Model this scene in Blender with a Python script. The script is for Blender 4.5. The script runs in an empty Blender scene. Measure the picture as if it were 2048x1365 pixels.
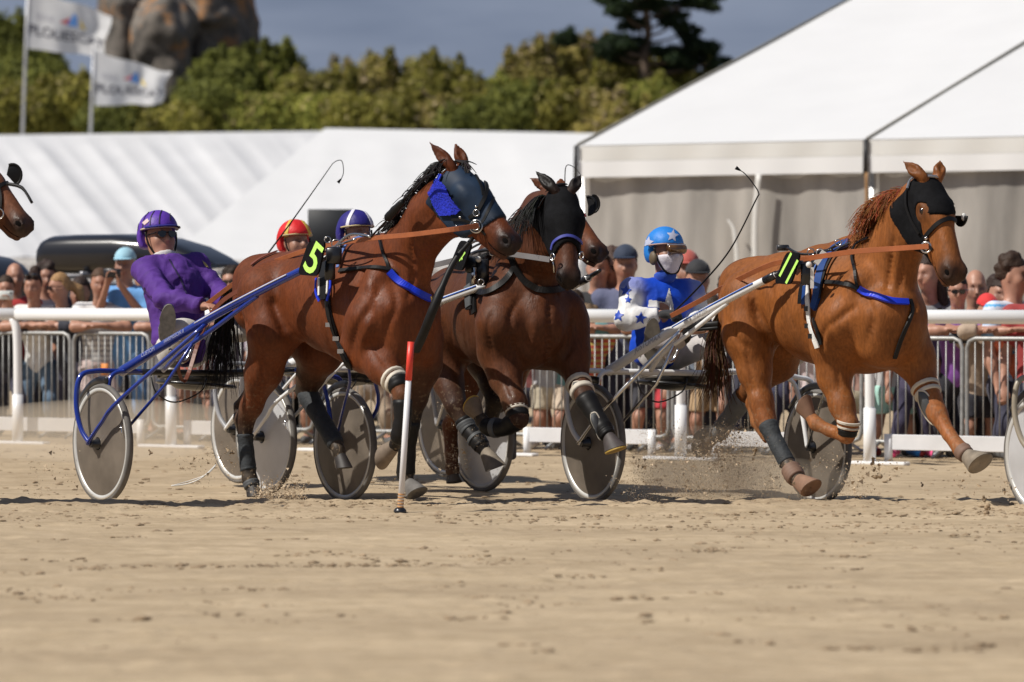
import bpy, math, random
import numpy as np
from mathutils import Vector, Matrix
from mathutils.bvhtree import BVHTree
R = math.radians
scn = bpy.context.scene
col = scn.collection
# ---------------------------------------------------------------- camera
FPX = 8000.0; HCAM = 1.24; PITCH = math.atan(86.5/FPX)
cd = bpy.data.cameras.new('camera'); cam = bpy.data.objects.new('camera', cd); col.objects.link(cam)
cam.location = (0, 0, HCAM); cam.rotation_euler = (math.pi/2-PITCH, 0, 0)
cd.sensor_width = 36; cd.lens = FPX/2048*36; cd.clip_start = 0.5; cd.clip_end = 4000
cd.dof.use_dof = True; cd.dof.focus_distance = 23.8; cd.dof.aperture_fstop = 2.9
scn.camera = cam
# ---------------------------------------------------------------- light
SUN = Vector((-0.60, -0.25, 0.76)).normalized()
sd = bpy.data.lights.new('sun', 'SUN'); sd.energy = 4.85; sd.angle = R(0.5); sd.color = (1, .95, .87)
so = bpy.data.objects.new('sun', sd); col.objects.link(so); so.rotation_euler = SUN.to_track_quat('Z', 'Y').to_euler()
w = bpy.data.worlds.new('World'); scn.world = w; w.use_nodes = True
nt = w.node_tree; nt.nodes.clear()
sky = nt.nodes.new('ShaderNodeTexSky'); sky.sky_type = 'NISHITA'; sky.sun_disc = False
sky.sun_elevation = math.asin(SUN.z); sky.sun_rotation = math.atan2(SUN.x, SUN.y) % (2*math.pi)
sky.air_density = 1.0; sky.dust_density = 1.0
tc = nt.nodes.new('ShaderNodeTexCoord'); mp = nt.nodes.new('ShaderNodeMapping'); mp.inputs['Scale'].default_value = (7, 7, 34)
ns = nt.nodes.new('ShaderNodeTexNoise'); ns.inputs['Scale'].default_value = 1.6; ns.inputs['Detail'].default_value = 5; ns.inputs['Roughness'].default_value = .5
cr = nt.nodes.new('ShaderNodeValToRGB')
cr.color_ramp.elements[0].position = .32; cr.color_ramp.elements[0].color = (2.3, 2.85, 4.2, 1)
cr.color_ramp.elements[1].position = .68; cr.color_ramp.elements[1].color = (3.8, 4.4, 5.9, 1)
mx = nt.nodes.new('ShaderNodeMixRGB'); sx = nt.nodes.new('ShaderNodeSeparateXYZ')
mr = nt.nodes.new('ShaderNodeMapRange'); mr.inputs['From Min'].default_value = .22; mr.inputs['From Max'].default_value = .62
mr.inputs['To Min'].default_value = .93; mr.inputs['To Max'].default_value = .1
bg = nt.nodes.new('ShaderNodeBackground'); bg.inputs['Strength'].default_value = .068
ow = nt.nodes.new('ShaderNodeOutputWorld')
nl = nt.links.new
nl(tc.outputs['Generated'], mp.inputs[0]); nl(mp.outputs[0], ns.inputs['Vector']); nl(ns.outputs['Fac'], cr.inputs[0])
nl(tc.outputs['Generated'], sx.inputs[0]); nl(sx.outputs['Z'], mr.inputs['Value']); nl(mr.outputs[0], mx.inputs['Fac'])
nl(sky.outputs[0], mx.inputs['Color1']); nl(cr.outputs[0], mx.inputs['Color2']); nl(mx.outputs[0], bg.inputs[0]); nl(bg.outputs[0], ow.inputs[0])
scn.view_settings.view_transform = 'Standard'; scn.view_settings.look = 'None'
scn.view_settings.exposure = 0.0; scn.view_settings.gamma = 1.0
scn.render.engine = 'CYCLES'
scn.cycles.use_denoising = True
scn.cycles.max_bounces = 6; scn.cycles.transparent_max_bounces = 12
scn.cycles.volume_bounces = 3

# ---------------------------------------------------------------- pixel <-> world helpers (pixels of the 2048 photograph)
CP, SP = math.cos(PITCH), math.sin(PITCH)
def ray(px, py):
    x = (px-1024)/FPX; y = (682.5-py)/FPX
    return Vector((x, CP+y*SP, y*CP-SP))
CAMP = Vector((0, 0, HCAM))
def P(px, py, D):
    d = ray(px, py); return CAMP+d*(D/d.y)
def G(px, D, z=0.0):
    v = P(px, 600, D); v.z = z; return v
class Frame:
    """local axes: t forward, s to the driver's right, z up"""
    def __init__(self, px, D, deg):
        a = R(deg); self.o = G(px, D); self.f = Vector((math.sin(a), -math.cos(a), 0)); self.r = Vector((-math.cos(a), -math.sin(a), 0)); self.deg = deg
    def L(self, t, s, z): return self.o+self.f*t+self.r*s+Vector((0, 0, z))
    def S(self, px, py, s):
        d = ray(px, py); n = self.r
        q = (self.o+self.r*s-CAMP).dot(n)/d.dot(n)
        return CAMP+d*q
    def inv(self, p):
        v = p-self.o; return (v.dot(self.f), v.dot(self.r), p.z)

# ---------------------------------------------------------------- materials
MATS = {}
def mat(name, c, rough=.6, metal=0., var=.12, scale=6., bump=0., bscale=40., attr=False, sheen=0., coat=0., alpha=1., trans=0., c2=None, spec=.5, emis=0., stretch=None, detail=4.):
    if name in MATS: return MATS[name]
    m = bpy.data.materials.new(name); m.use_nodes = True; n = m.node_tree.nodes; l = m.node_tree.links
    b = n['Principled BSDF']; b.inputs['Roughness'].default_value = rough; b.inputs['Metallic'].default_value = metal
    b.inputs['Specular IOR Level'].default_value = spec
    if sheen: b.inputs['Sheen Weight'].default_value = sheen
    if coat: b.inputs['Coat Weight'].default_value = coat; b.inputs['Coat Roughness'].default_value = .12
    if alpha < 1: b.inputs['Alpha'].default_value = alpha
    t = n.new('ShaderNodeTexCoord'); mpn = n.new('ShaderNodeMapping'); l.new(t.outputs['Object'], mpn.inputs[0])
    if stretch: mpn.inputs['Scale'].default_value = stretch
    nz = n.new('ShaderNodeTexNoise'); nz.inputs['Scale'].default_value = scale; nz.inputs['Detail'].default_value = detail
    l.new(mpn.outputs[0], nz.inputs['Vector'])
    r = n.new('ShaderNodeMapRange'); r.inputs['From Min'].default_value = .3; r.inputs['From Max'].default_value = .7
    l.new(nz.outputs['Fac'], r.inputs['Value'])
    if attr:
        a = n.new('ShaderNodeAttribute'); a.attribute_name = 'col'
        r.inputs['To Min'].default_value = 1-var; r.inputs['To Max'].default_value = 1+var
        x = n.new('ShaderNodeVectorMath'); x.operation = 'MULTIPLY'; l.new(a.outputs['Color'], x.inputs[0]); l.new(r.outputs[0], x.inputs[1]); src = x.outputs[0]
    else:
        x = n.new('ShaderNodeMixRGB'); ca = [max(0, q*(1-var)) for q in c[:3]]; cb = list(c2[:3]) if c2 else [min(1, q*(1+var)) for q in c[:3]]
        x.inputs['Color1'].default_value = (*ca, 1); x.inputs['Color2'].default_value = (*cb, 1); l.new(r.outputs[0], x.inputs['Fac']); src = x.outputs[0]
    l.new(src, b.inputs['Base Color'])
    if emis: l.new(src, b.inputs['Emission Color']); b.inputs['Emission Strength'].default_value = emis
    if bump:
        n2 = n.new('ShaderNodeTexNoise'); n2.inputs['Scale'].default_value = bscale; n2.inputs['Detail'].default_value = 5
        l.new(mpn.outputs[0], n2.inputs['Vector']); bp = n.new('ShaderNodeBump'); bp.inputs['Strength'].default_value = bump; bp.inputs['Distance'].default_value = .02
        l.new(n2.outputs['Fac'], bp.inputs['Height']); l.new(bp.outputs[0], b.inputs['Normal'])
    if trans:
        o = n['Material Output']; tr = n.new('ShaderNodeBsdfTranslucent'); l.new(src, tr.inputs['Color']); ms = n.new('ShaderNodeMixShader'); ms.inputs[0].default_value = trans
        l.new(b.outputs[0], ms.inputs[1]); l.new(tr.outputs[0], ms.inputs[2]); l.new(ms.outputs[0], o.inputs['Surface'])
    m['node_mp'] = 1
    MATS[name] = m; return m

# ---------------------------------------------------------------- object helpers
def tag(o, label=None, cat=None, group=None, kind=None):
    if label: o['label'] = label
    if cat: o['category'] = cat
    if group: o['group'] = group
    if kind: o['kind'] = kind
    return o
def thing(name, loc, label, cat, group=None):
    o = bpy.data.objects.new(name, None); col.objects.link(o); o.location = loc; o.empty_display_size = .1
    return tag(o, label, cat, group)
def wloc(o):
    v = Vector((0, 0, 0))
    while o: v += Vector(o.location); o = o.parent
    return v
class MB:
    """collects shapes in world coordinates and links them as one mesh object"""
    def __init__(self): self.v = []; self.f = []; self.c = []
    def add(self, vs, fs, c=None):
        k = len(self.v); self.v += [tuple(p) for p in vs]; self.f += [tuple(i+k for i in q) for q in fs]
        if c is not None: self.c += [c]*len(vs)
        return self
    def box(self, c, size, rot=None, bev=0.0):
        c = Vector(c); sx, sy, sz = [q/2 for q in size]; M = rot if rot is not None else Matrix.Identity(3)
        if bev <= 0:
            pts = [c+M@Vector((x*sx, y*sy, z*sz)) for x in (-1, 1) for y in (-1, 1) for z in (-1, 1)]
            return self.add(pts, [(0, 1, 3, 2), (4, 6, 7, 5), (0, 4, 5, 1), (2, 3, 7, 6), (0, 2, 6, 4), (1, 5, 7, 3)])
        pts = []; b = bev
        for z, ins in ((-sz, b), (-sz+b, 0), (sz-b, 0), (sz, b)):
            X = sx-ins; Y = sy-ins
            for (x, y) in ((-X+b, -Y), (X-b, -Y), (X, -Y+b), (X, Y-b), (X-b, Y), (-X+b, Y), (-X, Y-b), (-X, -Y+b)): pts.append(c+M@Vector((x, y, z)))
        fs = [tuple(range(7, -1, -1)), tuple(range(24, 32))]
        for r in range(3):
            for i in range(8): j = (i+1) % 8; fs.append((r*8+i, r*8+j, r*8+8+j, r*8+8+i))
        return self.add(pts, fs)
    def tube(self, pts, rad, n=8, cap=True, flat=1.0, flatax=None):
        pts = [Vector(p) for p in pts]; m = len(pts)
        if not hasattr(rad, '__len__'): rad = [rad]*m
        vs = []; prev = None
        for i, p in enumerate(pts):
            d = (pts[min(i+1, m-1)]-pts[max(i-1, 0)])
            if d.length < 1e-9: d = Vector((0, 0, 1))
            d.normalize()
            if flatax is not None: u = Vector(flatax)-d*Vector(flatax).dot(d)
            elif prev is None: u = d.cross(Vector((0, 0, 1)) if abs(d.z) < .9 else Vector((1, 0, 0)))
            else: u = prev-d*prev.dot(d)
            if u.length < 1e-6: u = d.orthogonal()
            u.normalize(); prev = u; v = d.cross(u)
            for k in range(n):
                a = 2*math.pi*k/n; vs.append(p+u*(math.cos(a)*rad[i]*flat)+v*(math.sin(a)*rad[i]))
        fs = [(i*n+k, i*n+(k+1) % n, (i+1)*n+(k+1) % n, (i+1)*n+k) for i in range(m-1) for k in range(n)]
        if cap: fs += [tuple(range(n-1, -1, -1)), tuple((m-1)*n+k for k in range(n))]
        return self.add(vs, fs)
    def ribbon(self, pts, nrm, wid, th=.004):
        """strap: pts with surface normals, width, thickness"""
        m = len(pts); vs = []
        if not hasattr(wid, '__len__'): wid = [wid]*m
        for i in range(m):
            d = pts[min(i+1, m-1)]-pts[max(i-1, 0)]; d = d.normalized() if d.length > 1e-9 else Vector((0, 0, 1))
            s = d.cross(nrm[i]); s = s.normalized() if s.length > 1e-6 else Vector((0, 0, 1))
            nn = nrm[i]; h = wid[i]/2
            vs += [pts[i]-s*h, pts[i]+s*h, pts[i]+s*h*.9+nn*th, pts[i]-s*h*.9+nn*th]
        fs = [(i*4+k, i*4+(k+1) % 4, i*4+4+(k+1) % 4, i*4+4+k) for i in range(m-1) for k in range(4)]
        fs += [(3, 2, 1, 0), tuple((m-1)*4+k for k in range(4))]
        return self.add(vs, fs)
    def lathe(self, o, ax, prof, n=32, closed=False):
        """prof: list of (radius, offset along ax)"""
        o = Vector(o); ax = Vector(ax).normalized(); u = ax.orthogonal().normalized(); v = ax.cross(u); m = len(prof); vs = []
        for (r, h) in prof:
            for k in range(n): a = 2*math.pi*k/n; vs.append(o+ax*h+u*(math.cos(a)*r)+v*(math.sin(a)*r))
        rr = m if closed else m-1
        fs = [(i*n+k, i*n+(k+1) % n, ((i+1) % m)*n+(k+1) % n, ((i+1) % m)*n+k) for i in range(rr) for k in range(n)]
        if not closed: fs += [tuple(range(n-1, -1, -1)), tuple((m-1)*n+k for k in range(n))]
        return self.add(vs, fs)
    def ball(self, c, r, n=10, sq=(1, 1, 1), M=None):
        c = Vector(c); vs = [];
        for i in range(1, n):
            th = math.pi*i/n
            for k in range(2*n):
                a = math.pi*k/n; q = Vector((math.sin(th)*math.cos(a)*r*sq[0], math.sin(th)*math.sin(a)*r*sq[1], math.cos(th)*r*sq[2]))
                vs.append(c+(M@q if M else q))
        m = 2*n; fs = [(i*m+k, (i+1)*m+k, (i+1)*m+(k+1) % m, i*m+(k+1) % m) for i in range(n-2) for k in range(m)]
        q = Vector((0, 0, r*sq[2])); vs.append(c+(M@q if M else q)); vs.append(c-(M@q if M else q)); a, b = len(vs)-2, len(vs)-1
        fs += [(a, k, (k+1) % m) for k in range(m)]+[(b, (n-2)*m+(k+1) % m, (n-2)*m+k) for k in range(m)]
        return self.add(vs, fs)
    def prism(self, pts, off):
        """closed outline extruded by vector off"""
        n = len(pts); off = Vector(off); vs = [Vector(p) for p in pts]+[Vector(p)+off for p in pts]
        return self.add(vs, [tuple(range(n)), tuple(range(2*n-1, n-1, -1))]+[(i, i+n, (i+1) % n+n, (i+1) % n) for i in range(n)])
    def build(self, name, m, parent=None, smooth=True, loc=None, angle=None):
        me = bpy.data.meshes.new(name)
        base = wloc(parent) if parent else (Vector(loc) if loc is not None else Vector((0, 0, 0)))
        V = np.array(self.v, dtype=np.float64).reshape(-1, 3)-np.array(base)
        me.from_pydata(V.tolist(), [], self.f); me.update()
        o = bpy.data.objects.new(name, me); col.objects.link(o)
        if parent: o.parent = parent
        elif loc is not None: o.location = loc
        for q in (m if isinstance(m, (list, tuple)) else [m]): me.materials.append(q)
        if self.c and len(self.c) == len(self.v):
            at = me.color_attributes.new('col', 'FLOAT_COLOR', 'POINT')
            cc = np.ones((len(self.v), 4)); cc[:, :3] = np.array([q[:3] for q in self.c]); at.data.foreach_set('color', cc.ravel())
        if smooth:
            me.polygons.foreach_set('use_smooth', [True]*len(me.polygons))
            if angle is not None:
                me.set_sharp_from_angle(angle=R(angle))
        return o
def spline(pts, n=6):
    """Catmull-Rom through points"""
    pts = [Vector(p) for p in pts]; out = []
    for i in range(len(pts)-1):
        p0 = pts[max(i-1, 0)]; p1 = pts[i]; p2 = pts[i+1]; p3 = pts[min(i+2, len(pts)-1)]
        for k in range(n):
            t = k/n; out.append(.5*((2*p1)+(p2-p0)*t+(2*p0-5*p1+4*p2-p3)*t*t+(3*p1-p0-3*p2+p3)*t**3))
    out.append(pts[-1]); return out

# ---------------------------------------------------------------- implicit bodies
class Body:
    def __init__(self): self.p = []; self.C = (.5, .5, .5); self.k = .05
    def rc(self, a, b, ra, rb=None, k=None, c=None, ax=None, sq=1.0, op=1, g=''):
        rb = ra if rb is None else rb
        self.p.append(dict(t=0, a=np.array(a, float), b=np.array(b, float), ra=ra, rb=rb, k=self.k if k is None else k, c=c or self.C, ax=None if ax is None else np.array(Vector(ax).normalized()), sq=sq, op=op, g=g)); return self
    def el(self, c0, M, rad, k=None, c=None, op=1, g=''):
        """M: 3 unit axes (Vectors), rad: 3 radii"""
        self.p.append(dict(t=1, a=np.array(c0, float), M=np.array([list(q) for q in M], float), rad=np.array(rad, float), k=self.k if k is None else k, c=c or self.C, op=op, g=g)); return self
    def dist(self, q, X):
        if q['t'] == 0:
            p = X-q['a']
            if q['ax'] is not None:   # widen/narrow across ax
                h = p@q['ax']; p = p+(h*(1/q['sq']-1))[..., None]*q['ax']
            ab = q['b']-q['a']; L2 = float(ab@ab)+1e-12
            t = np.clip((p@ab)/L2, 0, 1); d = np.linalg.norm(p-t[..., None]*ab, axis=-1)-(q['ra']+(q['rb']-q['ra'])*t)
            return d*(min(1, q['sq']) if q['ax'] is not None else 1)
        p = (X-q['a'])@q['M'].T; k0 = np.linalg.norm(p/q['rad'], axis=-1); k1 = np.linalg.norm(p/(q['rad']**2), axis=-1)+1e-9
        return k0*(k0-1)/k1
    def mesh(self, res=.014, smooth=2, infl=0.0, sel=None, clip=None, colfn=None, cw=.02):
        pr = [q for q in self.p if (sel is None or sel(q))]
        lo = []; hi = []
        for q in pr:
            if q['t'] == 0:
                r = max(q['ra'], q['rb'])*max(1, q.get('sq', 1) if q['ax'] is not None else 1)
                l = np.minimum(q['a'], q['b'])-r; h = np.maximum(q['a'], q['b'])+r
            else: e = np.sqrt(((q['M'].T*q['rad'])**2).sum(1)); l = q['a']-e; h = q['a']+e
            q['_l'] = l; q['_h'] = h
            if q['op'] > 0: lo.append(l); hi.append(h)
        pad = abs(infl)+4*res; lo = np.min(lo, 0)-pad; hi = np.max(hi, 0)+pad
        n = np.ceil((hi-lo)/res).astype(int)+1
        D = np.full(n, 10.0, dtype=np.float32)
        ax = [lo[i]+np.arange(n[i])*res for i in range(3)]
        for q in pr:
            pd = q['k']+abs(infl)+3*res
            i0 = np.maximum(np.floor((q['_l']-pd-lo)/res).astype(int), 0); i1 = np.minimum(np.ceil((q['_h']+pd-lo)/res).astype(int)+1, n)
            if (i1 <= i0).any(): continue
            X = np.stack(np.meshgrid(ax[0][i0[0]:i1[0]], ax[1][i0[1]:i1[1]], ax[2][i0[2]:i1[2]], indexing='ij'), -1)
            d = self.dist(q, X); sl = tuple(slice(i0[j], i1[j]) for j in range(3)); A = D[sl]; k = max(q['k'], 1e-4)
            if q['op'] > 0: h = np.maximum(k-np.abs(A-d), 0)/k; D[sl] = np.minimum(A, d)-h*h*k*.25
            else: d = -d; h = np.maximum(k-np.abs(A-d), 0)/k; D[sl] = np.maximum(A, d)+h*h*k*.25
        D -= infl
        if clip is not None:
            X = np.stack(np.meshgrid(*ax, indexing='ij'), -1); D = np.maximum(D, clip(X).astype(np.float32))
        V, F = surfnets(D, lo, res)
        if len(V) == 0: return V, F, None
        # smoothing
        E = np.concatenate([F[:, [0, 1]], F[:, [1, 2]], F[:, [2, 3]], F[:, [3, 0]]]); E = np.concatenate([E, E[:, ::-1]])
        for _ in range(smooth):
            S = np.zeros_like(V); cnt = np.bincount(E[:, 0], minlength=len(V))[:, None]
            for j in range(3): S[:, j] = np.bincount(E[:, 0], weights=V[E[:, 1], j], minlength=len(V))
            V = V*.4+.6*S/np.maximum(cnt, 1)
        W = np.zeros(len(V)); Cc = np.zeros((len(V), 3))
        for q in pr:
            d = self.dist(q, V)
            if q['op'] < 0: d = np.abs(d)-.004
            wgt = np.exp(-np.clip(d, -.05, 1.0)/cw)*(3 if q['op'] < 0 else 1); W += wgt; Cc += wgt[:, None]*np.array(q['c'][:3])
        Cc /= np.maximum(W, 1e-12)[:, None]
        if colfn: Cc = colfn(V, Cc)
        return V, F, Cc
    def build(self, name, m, parent, **kw):
        V, F, Cc = self.mesh(**kw); base = np.array(wloc(parent)) if parent else np.zeros(3)
        me = bpy.data.meshes.new(name); me.vertices.add(len(V)); me.vertices.foreach_set('co', (V-base).ravel())
        me.loops.add(F.size); me.loops.foreach_set('vertex_index', F.ravel().astype(np.int32))
        me.polygons.add(len(F)); me.polygons.foreach_set('loop_start', np.arange(0, F.size, 4, dtype=np.int32))
        me.polygons.foreach_set('loop_total', np.full(len(F), 4, dtype=np.int32)); me.update(calc_edges=True); me.validate()
        me.polygons.foreach_set('use_smooth', [True]*len(me.polygons))
        at = me.color_attributes.new('col', 'FLOAT_COLOR', 'POINT'); cc = np.ones((len(V), 4)); cc[:, :3] = np.clip(Cc, 0, 1)
        if len(me.vertices) == len(V): at.data.foreach_set('color', cc.ravel())
        me.materials.append(m); o = bpy.data.objects.new(name, me); col.objects.link(o); o.parent = parent
        o['_bvh'] = 0
        del o['_bvh']
        return o, V, F
def surfnets(D, lo, res):
    s = D < 0; nx, ny, nz = D.shape
    c = s[:-1, :-1, :-1].astype(np.int8)
    cnt = np.zeros((nx-1, ny-1, nz-1), np.int8)
    for i in (0, 1):
        for j in (0, 1):
            for k in (0, 1): cnt += s[i:nx-1+i, j:ny-1+j, k:nz-1+k]
    act = (cnt > 0) & (cnt < 8); I = np.argwhere(act); idx = np.full(act.shape, -1, np.int64); idx[act] = np.arange(len(I))
    if len(I) == 0: return np.zeros((0, 3)), np.zeros((0, 4), int)
    acc = np.zeros((len(I), 3)); num = np.zeros(len(I))
    cor = [(i, j, k) for i in (0, 1) for j in (0, 1) for k in (0, 1)]
    val = {q: D[I[:, 0]+q[0], I[:, 1]+q[1], I[:, 2]+q[2]].astype(float) for q in cor}
    for a in cor:
        for ax in range(3):
            if a[ax] == 1: continue
            b = list(a); b[ax] = 1; b = tuple(b); va, vb = val[a], val[b]; m = (va < 0) != (vb < 0)
            t = np.where(m, va/np.where(va-vb == 0, 1, va-vb), 0)
            p = np.tile(np.array(a, float), (len(I), 1)); p[:, ax] += t; acc += p*m[:, None]; num += m
    V = lo+(I+acc/num[:, None])*res
    Fs = []
    for ax in range(3):
        sl0 = [slice(None)]*3; sl1 = [slice(None)]*3; sl0[ax] = slice(0, -1); sl1[ax] = slice(1, None)
        a = s[tuple(sl0)]; b = s[tuple(sl1)]; ch = a != b; Q = np.argwhere(ch)
        u, v = (ax+1) % 3, (ax+2) % 3
        ok = (Q[:, u] > 0) & (Q[:, v] > 0) & (Q[:, u] < D.shape[u]-1) & (Q[:, v] < D.shape[v]-1); Q = Q[ok]
        ins = a[Q[:, 0], Q[:, 1], Q[:, 2]]
        def cell(du, dv):
            q = Q.copy(); q[:, u] -= du; q[:, v] -= dv; return idx[q[:, 0], q[:, 1], q[:, 2]]
        f = np.stack([cell(1, 1), cell(0, 1), cell(0, 0), cell(1, 0)], 1); f[~ins] = f[~ins][:, ::-1]; Fs.append(f)
    F = np.concatenate(Fs); F = F[(F >= 0).all(1)]
    return V, F
def text_mesh(s, size=1.0, shear=0.0, bold=0.0):
    cu = bpy.data.curves.new('txt', 'FONT'); cu.body = s; cu.size = size; cu.align_x = 'CENTER'; cu.align_y = 'CENTER'; cu.shear = shear; cu.offset = bold; cu.resolution_u = 3
    o = bpy.data.objects.new('txt', cu); col.objects.link(o); dg = bpy.context.evaluated_depsgraph_get(); me = o.evaluated_get(dg).to_mesh()
    V = [tuple(v.co) for v in me.vertices]; F = [tuple(p.vertices) for p in me.polygons]; o.evaluated_get(dg).to_mesh_clear()
    bpy.data.objects.remove(o); bpy.data.curves.remove(cu)
    return V, F
# ================================================================ SETTING
from mathutils import noise
rng = np.random.RandomState(7); random.seed(7)
def smooth01(x, a, b):
    t = np.clip((x-a)/(b-a), 0, 1); return t*t*(3-2*t)
def base_z(y): return .066*(1-smooth01(y, 23.0, 24.1))-.03*smooth01(y, 23.6, 24.8)*(1-smooth01(y, 27., 29.))
def build_ground():
    ys = [-60., 3.]; y = 4.0
    while y < 34: ys.append(y); y += (.3 if y < 11 else (.038 if y < 27 else .09))
    while y < 900: ys.append(y); y *= 1.06
    us = list(np.linspace(-.155, .155, 250)); us = [-9, -4, -2, -1, -.6, -.4, -.28, -.2]+us+[.2, .28, .4, .6, 1, 2, 4, 9]
    n, m = len(ys), len(us); V = np.zeros((n, m, 3))
    ca, sa = math.cos(R(-31.5)), math.sin(R(-31.5))
    for i, y in enumerate(ys):
        xs = np.array(us)*(y if y > 0 else 70.); z0 = float(base_z(np.array(y)))
        for j, x in enumerate(xs):
            z = z0
            if 10 < y < 36 and abs(us[j]) < .17:
                a = x*.99+y*.1; b = -x*.1+y*.99
                z += .010*noise.noise((a*.35, b*1.3, 0))+.006*noise.noise((a*1.2, b*4.5, 3))
                c = noise.noise((a*3.1, b*7, 9)); q = noise.noise((a*11, b*14, 5)); z += .009*max(0, c-.05)*(1+q*2)+.003*q
                if 21.3 < y < 24.6: z += .020*max(0, q+.1)*(1-abs(y-23.2)/1.9)+.012*max(0, noise.noise((a*22, b*22, 1)))
            V[i, j] = (x, y, z)
    mb = MB(); F = [(i*m+j, i*m+j+1, (i+1)*m+j+1, (i+1)*m+j) for i in range(n-1) for j in range(m-1)]
    mb.add(V.reshape(-1, 3).tolist(), F)
    g = bpy.data.materials.new('sand'); g.use_nodes = True; N = g.node_tree.nodes; l = g.node_tree.links; b = N['Principled BSDF']; b.inputs['Roughness'].default_value = .9; b.inputs['Specular IOR Level'].default_value = .2
    t = N.new('ShaderNodeTexCoord')
    def nz(sc, det, st, rough=.55):
        mpn = N.new('ShaderNodeMapping'); mpn.inputs['Scale'].default_value = st; mpn.inputs['Rotation'].default_value = (0, 0, R(5)); l.new(t.outputs['Object'], mpn.inputs[0])
        q = N.new('ShaderNodeTexNoise'); q.inputs['Scale'].default_value = sc; q.inputs['Detail'].default_value = det; q.inputs['Roughness'].default_value = rough; l.new(mpn.outputs[0], q.inputs['Vector']); return q.outputs['Fac']
    def ramp(src, p0, c0, p1, c1):
        r = N.new('ShaderNodeValToRGB'); r.color_ramp.elements[0].position = p0; r.color_ramp.elements[0].color = (*c0, 1); r.color_ramp.elements[1].position = p1; r.color_ramp.elements[1].color = (*c1, 1); l.new(src, r.inputs[0]); return r.outputs[0]
    def mixn(a, b_, fac, mode='MIX'):
        x = N.new('ShaderNodeMixRGB'); x.blend_type = mode; l.new(a, x.inputs['Color1']); l.new(b_, x.inputs['Color2'])
        if isinstance(fac, float): x.inputs['Fac'].default_value = fac
        else: l.new(fac, x.inputs['Fac'])
        return x.outputs[0]
    base = ramp(nz(.8, 5, (.6, 1.6, 1)), .3, (.395, .305, .203), .7, (.515, .405, .272))
    fine = ramp(nz(9, 6, (.5, 1.2, 1), .7), .35, (.80, .78, .74), .65, (1.08, 1.08, 1.08))
    col1 = mixn(base, fine, 1.0, 'MULTIPLY')
    clod = ramp(nz(3.2, 8, (.7, 1.3, 1), .75), .60, (0, 0, 0), .68, (1, 1, 1)); spot = ramp(nz(26, 3, (1, 1, 1), .6), .58, (0, 0, 0), .66, (1, 1, 1))
    dk = N.new('ShaderNodeRGB'); dk.outputs[0].default_value = (.27, .195, .12, 1)
    mk = mixn(clod, spot, 1.0, 'MULTIPLY')
    out = mixn(col1, dk.outputs[0], mk); l.new(out, b.inputs['Base Color'])
    bp = N.new('ShaderNodeBump'); bp.inputs['Strength'].default_value = .55; bp.inputs['Distance'].default_value = .03; l.new(nz(14, 7, (.6, 1, 1), .7), bp.inputs['Height']); l.new(bp.outputs[0], b.inputs['Normal'])
    o = mb.build('ground', g); tag(o, kind='structure'); return o
build_ground()
def ground_z(y): return float(base_z(np.array(y)))

# clods of sand lying on the track
def clods():
    mb = MB(); Vs = []; Fs = []; n0 = 0
    ico = [(0, 0, 1), (.9, 0, .3), (.28, .85, .3), (-.72, .52, .25), (-.72, -.52, .35), (.28, -.85, .3), (.7, .5, -.4), (-.3, .8, -.4), (-.9, 0, -.4), (-.3, -.8, -.4), (.7, -.5, -.4)]
    fc = [(0, 1, 2), (0, 2, 3), (0, 3, 4), (0, 4, 5), (0, 5, 1), (1, 6, 2), (2, 6, 7), (2, 7, 3), (3, 7, 8), (3, 8, 4), (4, 8, 9), (4, 9, 5), (5, 9, 10), (5, 10, 1), (1, 10, 6)]
    ico = np.array(ico)
    def one(x, y, s):
        nonlocal n0
        z = ground_z(y)+s*.15; V = ico*(1+rng.uniform(-.35, .35, (11, 1)))*s*np.array([1.3, 1.1, .42]); a = rng.uniform(0, 6.28)
        V = V@np.array([[math.cos(a), -math.sin(a), 0], [math.sin(a), math.cos(a), 0], [0, 0, 1]]).T+np.array([x, y, z]); Vs.append(V); Fs.append(np.array(fc)+n0); n0 += 11
    # crest line of loosened sand, rows of raked clods, loose scatter
    for _ in range(2600):
        y = 22.6+rng.normal(0, .55); u = rng.uniform(-.14, .14); one(u*y, y, abs(rng.normal(0, .006))+.003)
    for yc, n, sp, u0, u1 in ((17.6, 300, .08, -.11, .03), (20.2, 420, .3, -.0, .14), (18.8, 200, .25, -.02, .13), (16.2, 120, .1, -.13, .02), (14.8, 130, .5, .03, .14), (21.4, 520, .3, -.14, .14)):
        for _ in range(n):
            u = rng.uniform(u0, u1); y = yc+rng.normal(0, sp)+u*2; one(u*y, y, abs(rng.normal(0, .0065))+.003)
    for k in range(110):
        u = rng.uniform(-.14, .14); y = rng.uniform(13.2, 22.5); 
        for _ in range(rng.randint(5, 22)): one(u*y+rng.normal(0, .06), y+rng.normal(0, .05), abs(rng.normal(0, .007))+.003)
    for _ in range(1500):
        y = rng.uniform(24, 33); u = rng.uniform(-.14, .14); one(u*y, y, abs(rng.normal(0, .008))+.004)
    mb.v = np.concatenate(Vs).tolist(); mb.f = np.concatenate(Fs).tolist()
    o = mb.build('sand_clods', mat('clod', (.29, .215, .14), .95, var=.3, scale=3, spec=.1), smooth=False)
    tag(o, 'loose damp clods of sand scattered over the beach track', 'sand clods', kind='stuff')
clods()

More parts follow.
